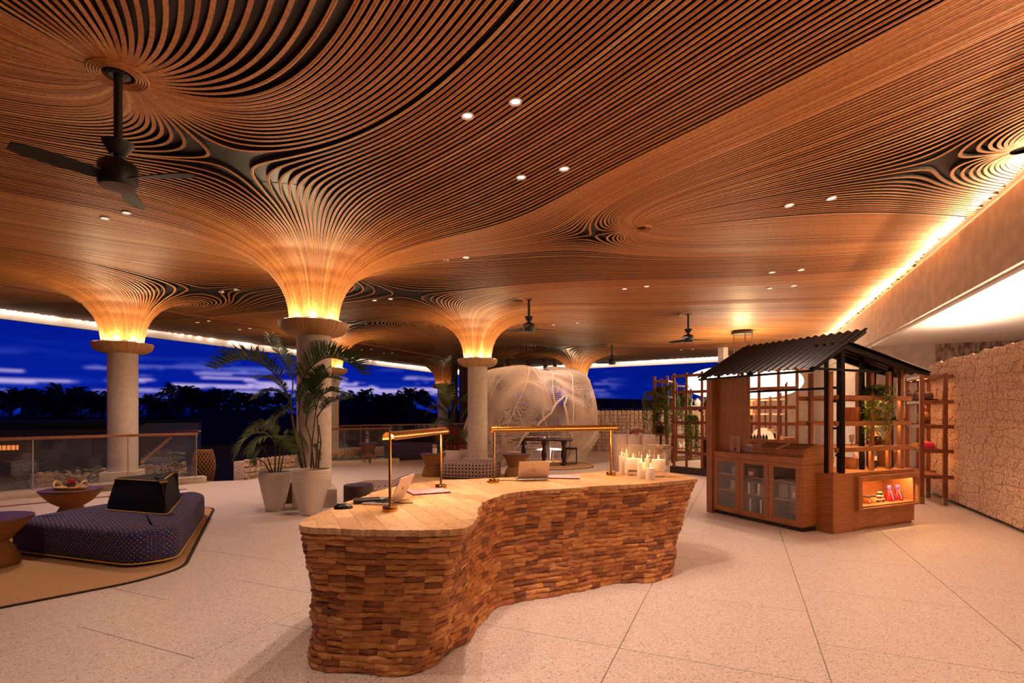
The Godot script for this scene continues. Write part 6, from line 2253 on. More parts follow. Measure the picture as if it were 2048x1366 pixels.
func build_lounge() -> void:
	# near sofa
	var sofa := seat_platform("sofa", "navy patterned low sofa platform with rounded corners and yellow piping nearest the lens", [Vector2(-5.45, 5.62), Vector2(-3.66, 5.02), Vector2(-3.38, 5.28), Vector2(-4.42, 7.55), Vector2(-4.75, 7.8), Vector2(-5.2, 6.75)], 0.36, M.sofa, 0.22)
	var bo := rounded([Vector2(-4.86, 6.2), Vector2(-3.86, 5.86), Vector2(-4.46, 7.08)], 0.13, 5)
	var c := sofa.position
	bo = shifted(bo, c)
	var m := MB.new()
	m.stack(bo, [[0.0, 0.362], [-0.012, 0.45], [-0.075, 0.70], [-0.085, 0.73], [-0.11, 0.742]], 0.5)
	put("backrest", m, M.navy, sofa)
	for y in [0.372, 0.728]:
		m = MB.new()
		var ring := []
		var ins := 0.002 if y < 0.5 else -0.079
		var cc := Vector3()
		for p in bo: cc += p
		cc /= bo.size()
		var tmp := MB.new()
		tmp.stack(bo, [[ins, y], [ins, y + 0.01]])
		for i in bo.size():
			var a: Vector3 = bo[posmod(i - 1, bo.size())]
			var b: Vector3 = bo[(i + 1) % bo.size()]
			var d := (b - a).normalized()
			var nn := Vector3(-d.z, 0, d.x)
			if nn.dot(bo[i] - cc) < 0: nn = -nn
			ring.append(bo[i] + nn * ins + Vector3.UP * y)
		ring.append(ring[0])
		m.tube(ring, 0.0075, 6, false)
		put("piping", m, M.piping, sofa)
	# rug under the front of it
	rug("flat tan rug with a dark bound edge under the navy sofa", [Vector2(-8.6, 3.6), Vector2(-5.2, 2.70), Vector2(-3.33, 4.66), Vector2(-3.18, 5.1), Vector2(-4.78, 8.45), Vector2(-5.6, 8.3), Vector2(-7.4, 6.0)], 0.35)
	var t1 := V(-5.17, 0.014, 5.13)
	lounge_table("woven hourglass table with dark red top in front of the navy sofa", t1, 0.37, 0.47, 0.27)
	tray_and_flowers("on the table in front of the sofa", t1 + Vector3(-0.20, 0.47, 0.02), 0.35)
	var t2 := V(-6.1, 0.0, 7.25)
	lounge_table("woven hourglass table with dark red top behind the navy sofa", t2, 0.36, 0.46, 0.2)
	tray_and_flowers("on the table behind the sofa", t2 + Vector3(0.0, 0.46, 0.02), 0.2)
	# behind the desk: poufs, tables, rugs
	seat_platform("pouf", "curved geometric-patterned pouf around a dark round table behind the reception desk", [Vector2(-2.74, 8.42), Vector2(-2.3, 8.15), Vector2(-1.75, 8.75), Vector2(-1.9, 9.25), Vector2(-2.6, 9.3)], 0.34, M.pouf, 0.4, false)
	var dt := thing("drum_table", "small dark brown drum table set against the patterned pouf", "table", V(-2.36, 0, 8.05))
	m = MB.new()
	m.lathe([Vector2(0.215, 0), Vector2(0.22, 0.01), Vector2(0.22, 0.40), Vector2(0.214, 0.41)], 40)
	put("drum", m, mat(Color(0.20, 0.11, 0.085), 0.5), dt)
	m = MB.new()
	m.lathe([Vector2(0.214, 0.41), Vector2(0.21, 0.416), Vector2(0.05, 0.417)], 40)
	put("top", m, mat(Color(0.15, 0.09, 0.09), 0.35), dt)
	seat_platform("pouf", "oval geometric-patterned pouf before the column, behind the brass lights", [Vector2(-1.75, 12.0), Vector2(-0.5, 11.75), Vector2(-0.2, 12.6), Vector2(-0.7, 13.1), Vector2(-1.5, 12.9)], 0.38, M.pouf, 0.35, false)
	rug("pale rug with dark edge under the oval pouf and its side table", [Vector2(-2.75, 10.5), Vector2(-2.0, 10.0), Vector2(-0.3, 10.9), Vector2(0.2, 12.6), Vector2(-1.0, 13.6), Vector2(-2.6, 12.9)], 0.5)
	lounge_table("woven hourglass side table between the palm column and the oval pouf", V(-1.9, 0.012, 12.6), 0.31, 0.54, 0.27)
	lounge_table("woven hourglass side table with tan bowl right of the oval pouf", V(0.10, 0, 12.5), 0.33, 0.54, 0.29)
	lounge_table("woven hourglass table standing behind the terrace glass", V(-4.75, 0, 17.3), 0.31, 0.55, 0.27)
	lounge_table("woven hourglass side table mostly hidden behind the brass post", V(-1.78, 0, 14.9), 0.28, 0.5, 0.25)
	for k in 2:
		var p: Vector3 = [V(-1.86, 0.552, 12.6), V(-4.78, 0.55, 17.3)][k]
		var v := thing("flower_vase", ["small white vase of red and white blooms on the side table by the oval pouf", "little white flower stem on the table behind the terrace glass"][k], "flowers", p)
		m = MB.new()
		m.lathe([Vector2(0.05, 0), Vector2(0.06, 0.05), Vector2(0.05, 0.13), Vector2(0.04, 0.13)], 16)
		put("vase", m, M.white, v)
		m = MB.new()
		for q in 16:
			var a := q * 2.4
			m.lathe([Vector2(0.002, -0.02), Vector2(0.022, 0), Vector2(0.002, 0.02)], 7, Transform3D(Basis(), Vector3(cos(a) * 0.05 * sqrt(q / 16.0), 0.17 + 0.03 * sin(q * 1.7) + (0.1 * (q % 4) if k == 1 else 0.0), sin(a) * 0.05 * sqrt(q / 16.0))))
		put("bloom", m, mat(Color(0.85, 0.75, 0.7) if k else Color(0.75, 0.5, 0.5), 0.7), v)
	# far blue sofa and two rust armchairs
	var fs := seat_platform("sofa", "far dark blue sofa platform with a black back wedge near the terrace rail", [Vector2(-4.25, 17.2), Vector2(-3.9, 16.75), Vector2(-2.35, 17.6), Vector2(-2.3, 18.6), Vector2(-3.0, 18.9), Vector2(-4.1, 18.1)], 0.52, M.sofa, 0.3, false)
	bo = shifted(rounded([Vector2(-3.5, 17.9), Vector2(-2.75, 18.0), Vector2(-2.7, 18.5), Vector2(-3.4, 18.5)], 0.08, 3), fs.position)
	m = MB.new()
	m.stack(bo, [[0.0, 0.52], [-0.03, 0.9], [-0.06, 0.93]], 0.5)
	put("backrest", m, M.navy, fs)
	for k in 2:
		var ch := thing("armchair", ["rust coloured low armchair behind the far blue sofa", "rust coloured armchair beside the tall potted plant"][k], "chair", V([-2.5, -2.02][k], 0, [20.2, 18.2][k]), 0.6 - 0.3 * k)
		m = MB.new()
		m.stack(shifted(rounded([Vector2(-0.4, -0.4), Vector2(0.4, -0.4), Vector2(0.4, 0.4), Vector2(-0.4, 0.4)], 0.15, 4), Vector3()), [[-0.02, 0.12], [0.0, 0.16], [0.0, 0.36], [-0.04, 0.42]], 0.4)
		put("seat", m, mat(Color(0.55, 0.20, 0.13), 0.85), ch)
		m = MB.new()
		m.box(Vector3(0.78, 0.62, 0.14), Transform3D(Basis(Vector3.RIGHT, -0.28), Vector3(0, 0.70, -0.36)), 0.05)
		put("backrest", m, mat(Color(0.50, 0.17, 0.11), 0.85), ch)
		for q in [Vector2(-0.32, -0.32), Vector2(0.32, -0.32), Vector2(-0.32, 0.32), Vector2(0.32, 0.32)]:
			m = MB.new()
			m.tube([Vector3(q.x, 0, q.y), Vector3(q.x * 0.95, 0.14, q.y * 0.95)], [0.016, 0.022], 8)
			put("leg", m, M.dark_wood, ch)

func rug(label: String, pts: Array, r: float) -> void:
	var o := rounded(pts, r, 8)
	var c := Vector3()
	for p in o: c += p
	c /= o.size()
	var t := thing("rug", label, "rug", c)
	o = shifted(o, c)
	var m := MB.new()
	m.stack(o, [[-0.03, 0.001], [-0.03, 0.012]])
	put("pile", m, M.rug, t)
	m = MB.new()
	m.tube(loop(o, 0.007, -0.015), 0.018, 6, false, 0.5)
	put("bound_edge", m, M.rug_edge, t)

# ------------------------------------------------------------------ wicker pod
func build_pod() -> void:
	var cx := 0.56
	var cz := 16.9
	var t := thing("wicker_pod", "huge white woven wicker pod with an open triangular mouth around a wooden table", "pod", V(cx, 0, cz))
	var nz := FastNoiseLite.new()
	nz.seed = 12
	nz.frequency = 1.0
	# radius of the shell in direction a (0 = right, 90 = away from the lens) at height share v
	var shell := func(a: float, v: float) -> Vector3:
		var h := 2.92 + 0.22 * sin(a * 2.0 + 0.6) * (1.0 - v) + 0.10 * sin(a * 3.0 + 1.0)
		var y := h * sin(v * PI / 2)
		var prof := (0.80 + 0.24 * smoothstep(0.0, 0.2, v)) * pow(cos(v * PI / 2), 0.30)
		var lump := 1.0 + 0.10 * sin(3.0 * a + 3.2 * v + 0.5) + 0.07 * sin(5.0 * a - 5.0 * v) + 0.05 * sin(v * 9.0 + a * 2.0)
		return Vector3(cos(a) * 2.02 * prof * lump, y, -sin(a) * 1.7 * prof * lump)
	# the mouth, seen from the lens: a leaning triangle on the side a = -PI/2
	var in_mouth := func(p: Vector3) -> bool:
		if p.z < 0.1: return false
		var top := 2.02
		var x0 := -0.97 + (p.y / top) * 1.97 if p.y < top else 9.0
		var x1 := 1.12 + 0.10 * sin(p.y * 3.0)
		return p.y < top and p.x > x0 and p.x < x1
	var m := MB.new()
	var mr := MB.new()
	var rings := 96
	for i in rings:
		var seg := []
		for j in 181:
			var a := TAU * j / 180.0
			var v := (i + 0.5) / rings
			# the canes swirl in eddies
			v += 0.07 * sin(a * 4.0 + 2.0 * sin(v * 5.0)) * sin(v * PI) + 0.04 * sin(a * 9.0 + v * 7.0) * sin(v * PI)
			v = clampf(v, 0.0, 0.985)
			var p: Vector3 = shell.call(a, v)
			if in_mouth.call(p):
				if seg.size() > 2: m.tube(seg, 0.0105, 4, false)
				seg = []
			else:
				seg.append(p)
		if seg.size() > 2: m.tube(seg, 0.0105, 4, false)
	put("cane", m, M.wicker_white, t).set_meta("kind", "stuff")
	for k in 26:
		var a := TAU * k / 26.0 + 0.08
		var pts := []
		for i in 22:
			var v := 0.985 * i / 21.0
			var p: Vector3 = shell.call(a + 0.25 * sin(v * 3.0 + k), v)
			if in_mouth.call(p):
				if pts.size() > 2:
					mr = MB.new()
					mr.tube(pts, 0.018, 6)
					put("rib", mr, M.wicker_white, t)
				pts = []
			else:
				pts.append(p)
		if pts.size() > 2:
			mr = MB.new()
			mr.tube(pts, 0.018, 6)
			put("rib", mr, M.wicker_white, t)
	# rolled rim of the mouth
	var rim := []
	for i in 15:
		var y := 2.02 * i / 14.0
		rim.append(mouth_point(shell, -0.97 + (y / 2.02) * 1.97, y))
	for i in 15:
		var y := 2.02 * (14 - i) / 14.0
		rim.append(mouth_point(shell, 1.12 + 0.10 * sin(y * 3.0), y))
	mr = MB.new()
	mr.tube(rim, 0.035, 8)
	put("rim", mr, M.wicker_white, t)
	# table, bench and chairs in the mouth
	rug("brown rug with dark edge under the table in the wicker pod", [Vector2(-0.3, 15.5), Vector2(0.5, 14.0), Vector2(1.5, 13.95), Vector2(2.35, 14.6), Vector2(2.3, 16.0), Vector2(1.0, 17.2)], 0.6)
	var tb := thing("dining_table", "dark wooden table with turned legs in the mouth of the wicker pod", "table", V(0.92, 0.012, 15.55), -0.14)
	m = MB.new()
	m.box(Vector3(1.75, 0.05, 0.85), Transform3D(Basis(), Vector3(0, 0.725, 0)), 0.012)
	put("top", m, M.dark_wood, tb)
	for q in [Vector2(-0.62, -0.28), Vector2(0.62, -0.28), Vector2(0.62, 0.3), Vector2(0.05, 0.3)]:
		m = MB.new()
		m.lathe([Vector2(0.075, 0), Vector2(0.08, 0.02), Vector2(0.07, 0.06), Vector2(0.035, 0.09), Vector2(0.045, 0.14), Vector2(0.078, 0.27), Vector2(0.075, 0.36), Vector2(0.04, 0.50), Vector2(0.045, 0.54), Vector2(0.065, 0.60), Vector2(0.06, 0.66), Vector2(0.10, 0.70)], 16, Transform3D(Basis(), Vector3(q.x, 0, q.y)))
		put("leg", m, M.dark_wood, tb)
	var be := thing("bench", "thin black metal framed bench beside the pod table", "bench", V(1.75, 0.012, 15.75), -0.14)
	m = MB.new()
	m.box(Vector3(0.42, 0.05, 0.42), Transform3D(Basis(), Vector3(0, 0.455, 0)), 0.012)
	put("seat", m, M.black, be)
	for q in [Vector2(-0.19, -0.19), Vector2(0.19, -0.19), Vector2(0.19, 0.19), Vector2(-0.19, 0.19)]:
		m = MB.new()
		m.bar(Vector3(q.x, 0, q.y), Vector3(q.x, 0.44, q.y), 0.02, 0.02)
		put("leg", m, M.black, be)
	m = MB.new()
	m.bar(Vector3(-0.19, 0.012, 0.19), Vector3(0.19, 0.012, 0.19), 0.02, 0.02)
	put("stretcher", m, M.black, be)
	for k in 3:
		var ch := thing("wicker_chair", ["low white wicker chair by the rolled edge of the pod's mouth", "white wicker chair behind the pod table, left of its middle leg", "white wicker chair behind the pod table's bench end"][k], "chair", V([0.02, 0.75, 1.45][k], 0.012, [15.3, 16.5, 16.6][k]), [1.2, 0.1, -0.3][k])
		m = MB.new()
		m.lathe([Vector2(0.24, 0.36), Vector2(0.26, 0.38), Vector2(0.26, 0.42), Vector2(0.22, 0.43)], 20)
		put("seat", m, M.wicker_white, ch)
		m = MB.new()
		for i in 9:
			var a := PI * (0.1 + 0.8 * i / 8.0)
			m.tube([Vector3(cos(a) * 0.25, 0.4, -sin(a) * 0.25), Vector3(cos(a) * 0.3, 0.76, -sin(a) * 0.31)], 0.011, 5)
		for y in [0.5, 0.6, 0.76]:
			var arc := []
			for i in 13:
				var a := PI * (0.02 + 0.96 * i / 12.0)
				var r: float = 0.25 + 0.06 * (y - 0.4) / 0.36
				arc.append(Vector3(cos(a) * r, y, -sin(a) * r))
			m.tube(arc, 0.014, 6)
		put("backrest", m, M.wicker_white, ch)
		for q in [Vector2(-0.18, -0.18), Vector2(0.18, -0.18), Vector2(0.18, 0.18), Vector2(-0.18, 0.18)]:
			m = MB.new()
			m.tube([Vector3(q.x, 0.38, q.y), Vector3(q.x * 1.15, 0, q.y * 1.15)], 0.012, 6)
			put("leg", m, M.wicker_white, ch)
	var bt := thing("serving_tray", "round tan tray with a blue booklet on the pod table", "tray", V(0.42, 0.762, 15.6))
	m = MB.new()
	m.lathe([Vector2(0.22, 0), Vector2(0.24, 0.03), Vector2(0.22, 0.03), Vector2(0.2, 0.01)], 28)
	put("dish", m, M.wicker, bt)
	m = MB.new()
	m.box(Vector3(0.22, 0.012, 0.16), Transform3D(Basis(Vector3(0, 0, 1), 0.18), Vector3(0.3, 0.03, 0.05)), 0.003)
	put("booklet", m, mat(Color(0.10, 0.14, 0.40), 0.5), bt)
	# two small uplights on the floor of the pod
	for k in 2:
		var fl := thing("floor_light", ["tiny bright floor light before the pod's rolled edge", "tiny bright floor light under the pod table"][k], "light", V([0.0, 1.2][k], 0.0, [13.6, 16.3][k]))
		m = MB.new()
		m.lathe([Vector2(0.035, 0), Vector2(0.035, 0.01), Vector2(0.03, 0.012)], 16)
		put("ring", m, M.steel, fl)
		m = MB.new()
		m.lathe([Vector2(0.026, 0.011), Vector2(0.024, 0.014)], 14)
		put("lens", m, glow(Color(1, 0.9, 0.75), 10.0), fl)
		var l := SpotLight3D.new()
		l.name = "lamp"
		l.position = Vector3(0, 0.03, 0)
		l.rotation.x = PI / 2
		l.light_color = Color(1.0, 0.88, 0.74)
		l.light_energy = 0.8 if k == 0 else 4.0
		l.spot_angle = 65.0
		l.light_size = 0.03
		l.spot_range = 12.0
		l.spot_attenuation = 2.0
		l.shadow_enabled = true
		fl.add_child(l)

func mouth_point(shell: Callable, x: float, y: float) -> Vector3:
	var best := Vector3(x, y, 1.5)
	var err := 1e9
	for i in 60:
		var a := -PI + PI * i / 59.0
		for j in 24:
			var p: Vector3 = shell.call(a, j / 24.0)
			var e := absf(p.x - x) + absf(p.y - y)
			if e < err:
				err = e
				best = p
	return best

# ------------------------------------------------------------------ potted plants
# feather frond: spine through pts; leaflets up to len long on both sides
func frond(m: MB, pts: Array, length: float, n: int, lift: float, r: RandomNumberGenerator, wid := 0.075) -> void:
	var cv := Curve3D.new()
	for i in pts.size():
		var t: Vector3 = (pts[mini(i + 1, pts.size() - 1)] - pts[maxi(i - 1, 0)]) * 0.2
		cv.add_point(pts[i], -t, t)
	var l := cv.get_baked_length()
	var sp := []
	for i in 13:
		sp.append(cv.sample_baked(l * i / 12.0, true))
	var rad := []
	for i in 13: rad.append(lerpf(0.011, 0.003, i / 12.0))
	m.tube(sp, rad, 5)
	for i in n:
		var f := 0.22 + 0.78 * i / (n - 1)
		var p := cv.sample_baked(l * f, true)
		var d := (cv.sample_baked(minf(l, l * f + 0.03), true) - cv.sample_baked(l * f - 0.03, true)).normalized()
		var side := d.cross(Vector3.UP).normalized()
		var up := side.cross(d).normalized()
		for s in [-1.0, 1.0]:
			var ll := length * (0.35 + 0.65 * sin(PI * (0.12 + 0.80 * (f - 0.22) / 0.78))) * (0.85 + 0.3 * r.randf())
			var q: Vector3 = (side * s * (0.85 - 0.25 * absf(lift)) + d * 0.75 + up * lift + Vector3(r.randf() - 0.5, r.randf() - 0.5, r.randf() - 0.5) * 0.25).normalized()
			var mid := p + q * ll * 0.55
			var tip: Vector3 = p + q * ll + Vector3.DOWN * ll * (0.22 if lift < 0.6 else 0.04)
			var w := q.cross(d).normalized().cross(q).normalized() * ll * wid * 0.5
			if w.length() < 1e-5: w = up * ll * 0.02
			m.tri(p - w * 0.4, mid + w, p + w * 0.4)
			m.tri(p - w * 0.4, mid - w, mid + w)
			m.tri(mid - w, tip, mid + w)

func pot(t: Node3D, prof: Array, ribs := 0) -> void:
	var m := MB.new()
	var pr := prof
	if ribs > 0:
		pr = []
		var top: float = prof[prof.size() - 1].y
		for i in ribs * 2 + 1:
			var y := top * i / (ribs * 2.0)
			var rr := 0.0
			for k in prof.size() - 1:
				if y >= prof[k].y - 1e-6 and y <= prof[k + 1].y + 1e-6:
					rr = lerpf(prof[k].x, prof[k + 1].x, (y - prof[k].y) / maxf(1e-6, prof[k + 1].y - prof[k].y))
			pr.append(Vector2(rr + (0.004 if i % 2 else -0.003), y))
	var e: Vector2 = prof[prof.size() - 1]
	pr = pr.duplicate()
	pr.append_array([Vector2(e.x - 0.012, e.y + 0.008), Vector2(e.x - 0.03, e.y), Vector2(e.x - 0.04, e.y - 0.04)])
	m.lathe(pr, 44)
	put("pot", m, mat(Color(0.88, 0.83, 0.79), 0.6) if ribs == 0 else mat(Color(0.86, 0.80, 0.76), 0.7), t)
	m = MB.new()
	m.lathe([Vector2(e.x - 0.035, e.y - 0.05), Vector2(e.x - 0.06, e.y - 0.035), Vector2(0.02, e.y - 0.02)], 28)
	put("soil", m, mat(Color(0.12, 0.07, 0.045), 1.0), t)

func build_pots() -> void:
	var r := RandomNumberGenerator.new()
	r.seed = 61
	# big ribbed pot with the tall palm
	var c := V(-3.01, 0, 7.83)
	var t := thing("potted_palm", "tall leaning palm in a big white ribbed pot before the column", "plant", c)
	pot(t, [Vector2(0.135, 0.0), Vector2(0.15, 0.02), Vector2(0.22, 0.28), Vector2(0.275, 0.52), Vector2(0.293, 0.675)], 24)
	# picture column and row at the pot's distance, d nearer or farther
	var P := func(x: float, y: float, d := 0.0) -> Vector3: return deep(x, y, 7.83 + d) - c
	var m := MB.new()
	var stems := [[[605, 936, 0.0], [592, 880, 0.02], [583, 830, 0.03], [580, 795, 0.02]], [[622, 936, 0.05], [625, 880, 0.08], [632, 820, 0.1]], [[612, 936, 0.1], [604, 880, 0.15], [597, 830, 0.2]], [[632, 936, 0.0], [637, 870, 0.05], [634, 830, 0.1]], [[628, 936, -0.05], [622, 880, -0.1], [612, 850, -0.12]], [[636, 936, 0.1], [642, 885, 0.1], [638, 850, 0.1]]]
	for s in stems:
		var pts := []
		for q in s: pts.append(P.call(q[0], q[1], q[2]))
		m.tube(pts, [0.026, 0.021, 0.017, 0.014] if pts.size() == 4 else [0.014, 0.011, 0.008], 7)
	put("stem", m, tri_tex(mat(Color(1, 1, 1), 0.7), noise(0.05, 3, 55, 128, [[0.3, 0.7], [Color(0.26, 0.17, 0.09), Color(0.42, 0.33, 0.16)]]), Vector3.ONE * 3.0), t)
	var fronds := [
		[[[580, 800, 0.0], [566, 770, 0.0], [540, 740, 0.05], [505, 722, 0.1], [470, 722, 0.15], [432, 738, 0.2]], 0.36, 0.8],
		[[[584, 790, 0.0], [585, 755, 0.1], [572, 725, 0.2], [555, 700, 0.3], [540, 672, 0.4]], 0.30, 0.3],
		[[[590, 800, 0.0], [608, 755, -0.1], [632, 726, -0.15], [662, 715, -0.2], [700, 728, -0.25], [722, 748, -0.3]], 0.36, 0.85],
		[[[595, 800, 0.1], [625, 770, 0.1], [650, 755, 0.1], [680, 760, 0.1]], 0.28, 0.3],
		[[[580, 800, 0.0], [560, 785, -0.1], [535, 782, -0.2], [512, 795, -0.3]], 0.24, 0.2],
		[[[578, 798, 0.0], [560, 770, 0.2], [530, 755, 0.3], [515, 757, 0.4]], 0.24, 0.3],
		[[[597, 830, 0.2], [604, 790, 0.2], [618, 768, 0.2], [640, 760, 0.2]], 0.26, 0.4],
		[[[632, 820, 0.1], [640, 795, 0.1], [660, 782, 0.1], [690, 790, 0.1]], 0.28, 0.2],
		[[[632, 820, 0.1], [630, 785, 0.0], [636, 758, -0.1], [652, 738, -0.2]], 0.28, 0.4],
		[[[634, 835, 0.1], [650, 812, 0.0], [668, 800, -0.1], [690, 796, -0.2]], 0.24, 0.2],
		[[[612, 850, -0.1], [618, 815, -0.2], [630, 795, -0.3], [645, 800, -0.4]], 0.22, 0.3],
		[[[580, 802, 0.0], [568, 818, -0.2], [550, 835, -0.3], [540, 855, -0.4]], 0.2, 0.1],
		[[[638, 935, 0.1], [636, 910, 0.12], [630, 895, 0.12], [640, 885, 0.12]], 0.12, 0.3]]
	m = MB.new()
	for f in fronds:
		var pts := []
		for q in f[0]: pts.append(P.call(q[0], q[1], q[2]))
		frond(m, pts, f[1], 46, f[2], r, 0.09)
	put("foliage", m, M.leaf, t)
	# smooth pot with the low palm
	c = V(-3.69, 0, 8.15)
	t = thing("potted_palm", "low bushy palm in a smooth white pot beside the ribbed one", "plant", c)
	pot(t, [Vector2(0.115, 0.0), Vector2(0.13, 0.01), Vector2(0.19, 0.27), Vector2(0.235, 0.5), Vector2(0.245, 0.54), Vector2(0.235, 0.6)])
	var P2 := func(x: float, y: float, d := 0.0) -> Vector3: return deep(x, y, 8.15 + d) - c
	m = MB.new()
	for s in [[[550, 945], [550, 905], [552, 880]], [[556, 945], [560, 900], [561, 870]], [[545, 945], [535, 915], [532, 905]], [[560, 945], [566, 915], [570, 890]], [[541, 945], [528, 925], [522, 922]]]:
		var pts := []
		for q in s: pts.append(P2.call(q[0], q[1]))
		m.tube(pts, [0.012, 0.009, 0.006], 6)
	put("stem", m, mat(Color(0.33, 0.27, 0.12), 0.7), t)
	m = MB.new()
	for f in [[[[552, 890, 0.0], [535, 868, 0.0], [510, 866, -0.1], [485, 885, -0.2], [470, 912, -0.25]], 0.30, 0.1], [[[555, 885, 0.0], [545, 860, 0.1], [528, 850, 0.15], [505, 862, 0.2]], 0.26, 0.2], [[[560, 880, 0.0], [542, 872, -0.2], [515, 880, -0.35], [495, 905, -0.45]], 0.26, 0.0], [[[561, 880, 0.0], [575, 865, 0.1], [590, 868, 0.1], [606, 885, 0.1]], 0.26, 0.1],
		[[[556, 890, 0.0], [562, 872, -0.15], [578, 880, -0.3], [592, 900, -0.4]], 0.22, 0.0], [[[552, 890, 0.1], [545, 862, 0.2], [532, 845, 0.3], [520, 850, 0.3]], 0.2, 0.4], [[[532, 905, 0.0], [525, 895, 0.0], [512, 905, 0.0], [505, 925, 0.0]], 0.16, 0.0], [[[570, 890, 0.0], [582, 900, 0.0], [595, 905, 0.0], [605, 925, 0.0]], 0.18, 0.0], [[[522, 922, 0.0], [515, 918, 0.0], [508, 930, 0.0]], 0.1, 0.0]]:
		var pts := []
		for q in f[0]: pts.append(P2.call(q[0], q[1], q[2]))
		frond(m, pts, f[1], 46, f[2], r, 0.075)
	put("foliage", m, M.leaf_mid, t)
	# tall plant by the pod column
	c = V(-1.62, 0, 14.9)
	t = thing("potted_plant", "tall feathery plant in a rough white pot beside the wicker pod", "plant", c)
	pot(t, [Vector2(0.24, 0.0), Vector2(0.27, 0.03), Vector2(0.36, 0.3), Vector2(0.37, 0.48)], 12)
	var P3 := func(x: float, y: float, d := 0.0) -> Vector3: return deep(x, y, 14.9 + d) - c
	m = MB.new()
	for s in [[[905, 905], [905, 860], [903, 825]], [[912, 905], [915, 870], [922, 840]], [[900, 905], [897, 870], [890, 845]], [[916, 905], [920, 885], [927, 870]]]:
		var pts := []
		for q in s: pts.append(P3.call(q[0], q[1]))
		m.tube(pts, [0.02, 0.015, 0.01], 6)
	put("stem", m, mat(Color(0.22, 0.17, 0.07), 0.7), t)
	m = MB.new()
	for f in [[[[903, 840, 0.0], [896, 805, 0.0], [893, 785, 0.1], [896, 768, 0.2]], 0.42, 0.3], [[[903, 850, 0.0], [888, 822, 0.0], [872, 815, 0.0], [856, 825, 0.0]], 0.40, 0.1], [[[905, 845, 0.0], [912, 815, 0.0], [925, 800, 0.0], [936, 788, 0.0]], 0.36, 0.2], [[[915, 860, 0.0], [925, 835, 0.0], [932, 822, 0.0], [941, 812, 0.0]], 0.3, 0.1],
		[[[903, 855, 0.0], [892, 840, -0.2], [880, 838, -0.3], [866, 848, -0.4]], 0.4, 0.0], [[[905, 870, 0.0], [890, 865, -0.2], [878, 870, -0.3]], 0.36, 0.0], [[[908, 868, 0.0], [918, 860, -0.1], [926, 862, -0.2], [932, 872, -0.3]], 0.3, 0.0], [[[903, 880, 0.0], [893, 878, 0.0], [886, 885, 0.0]], 0.3, 0.0], [[[912, 880, 0.0], [920, 876, 0.0], [928, 884, 0.0]], 0.3, 0.0], [[[903, 830, 0.0], [886, 800, 0.3], [876, 790, 0.4]], 0.34, 0.3], [[[908, 890, 0.0], [903, 875, -0.3], [899, 872, -0.4]], 0.3, 0.0]]:
		var pts := []
		for q in f[0]: pts.append(P3.call(q[0], q[1], q[2]))
		frond(m, pts, f[1], 26, f[2], r, 0.12)
	put("foliage", m, M.leaf_mid, t)
	# low woven lantern behind the pots
	woven_lantern("low woven basket lantern on the floor between the two white pots", V(-3.80, 0, 8.84), 0.13, 0.33)

func woven_lantern(label: String, p: Vector3, r: float, h: float) -> void:
	var t := thing("basket_lantern", label, "lantern", p)
	var m := MB.new()
	var turns := 18
	for s in [-1, 1]:
		for k in turns:
			var pts := []
			for i in 15:
				var f := i / 14.0
				var rr := r * (0.62 + 0.38 * sin(PI * (0.12 + 0.80 * f)))
				var a: float = TAU * k / turns + s * f * 2.2
				pts.append(Vector3(cos(a) * rr, h * f, sin(a) * rr))
			m.tube(pts, 0.009, 5)
	put("weave", m, M.wicker, t)
	m = MB.new()
	for f in [0.02, 0.98]:
		var ring := []
		var rr := r * (0.62 + 0.38 * sin(PI * (0.12 + 0.80 * f)))
		for i in 25:
			ring.append(Vector3(cos(TAU * i / 24) * rr, h * f, sin(TAU * i / 24) * rr))
		m.tube(ring, 0.014, 6, false)
	put("hoop", m, M.wicker, t)
	m = MB.new()
	m.lathe([Vector2(r * 0.5, 0.01), Vector2(r * 0.86, h * 0.5), Vector2(r * 0.55, h * 0.95)], 24)
	put("liner", m, mat(Color(0.30, 0.20, 0.09), 0.8), t)

# ------------------------------------------------------------------ terrace edge
func railing(called: String, label: String, pts: Array, panes: Array, h := 1.09, thick := 0.055) -> Node3D:
	var t := thing(called, label, "railing")
	for i in pts.size() - 1:
		var a: Vector3 = pts[i]
		var b: Vector3 = pts[i + 1]
		var d := (b - a).normalized()
		var m := MB.new()
		m.bar(a + Vector3.UP * (h - 0.03) - d * 0.03, b + Vector3.UP * (h - 0.03) + d * 0.03, 0.07, thick, 0.006)
		put("handrail", m, M.rail_wood, t)
		var n: int = panes[i]
		for k in n:
			var p: Vector3 = a.lerp(b, float(k) / n) + d * 0.008
			var q: Vector3 = a.lerp(b, float(k + 1) / n) - d * 0.008
			m = MB.new()
			m.bar(p + Vector3.UP * (h * 0.5 + 0.03), q + Vector3.UP * (h * 0.5 + 0.03), 0.016, h - 0.12, 0.001)
			put("pane", m, M.rail_glass, t)
			m = MB.new()
			m.bar(q + Vector3.UP * 0.09 + d * 0.004, q + Vector3.UP * (h - 0.06) + d * 0.004, 0.02, 0.012, 0.001)
			put("edge_strip", m, M.steel, t)
	return t

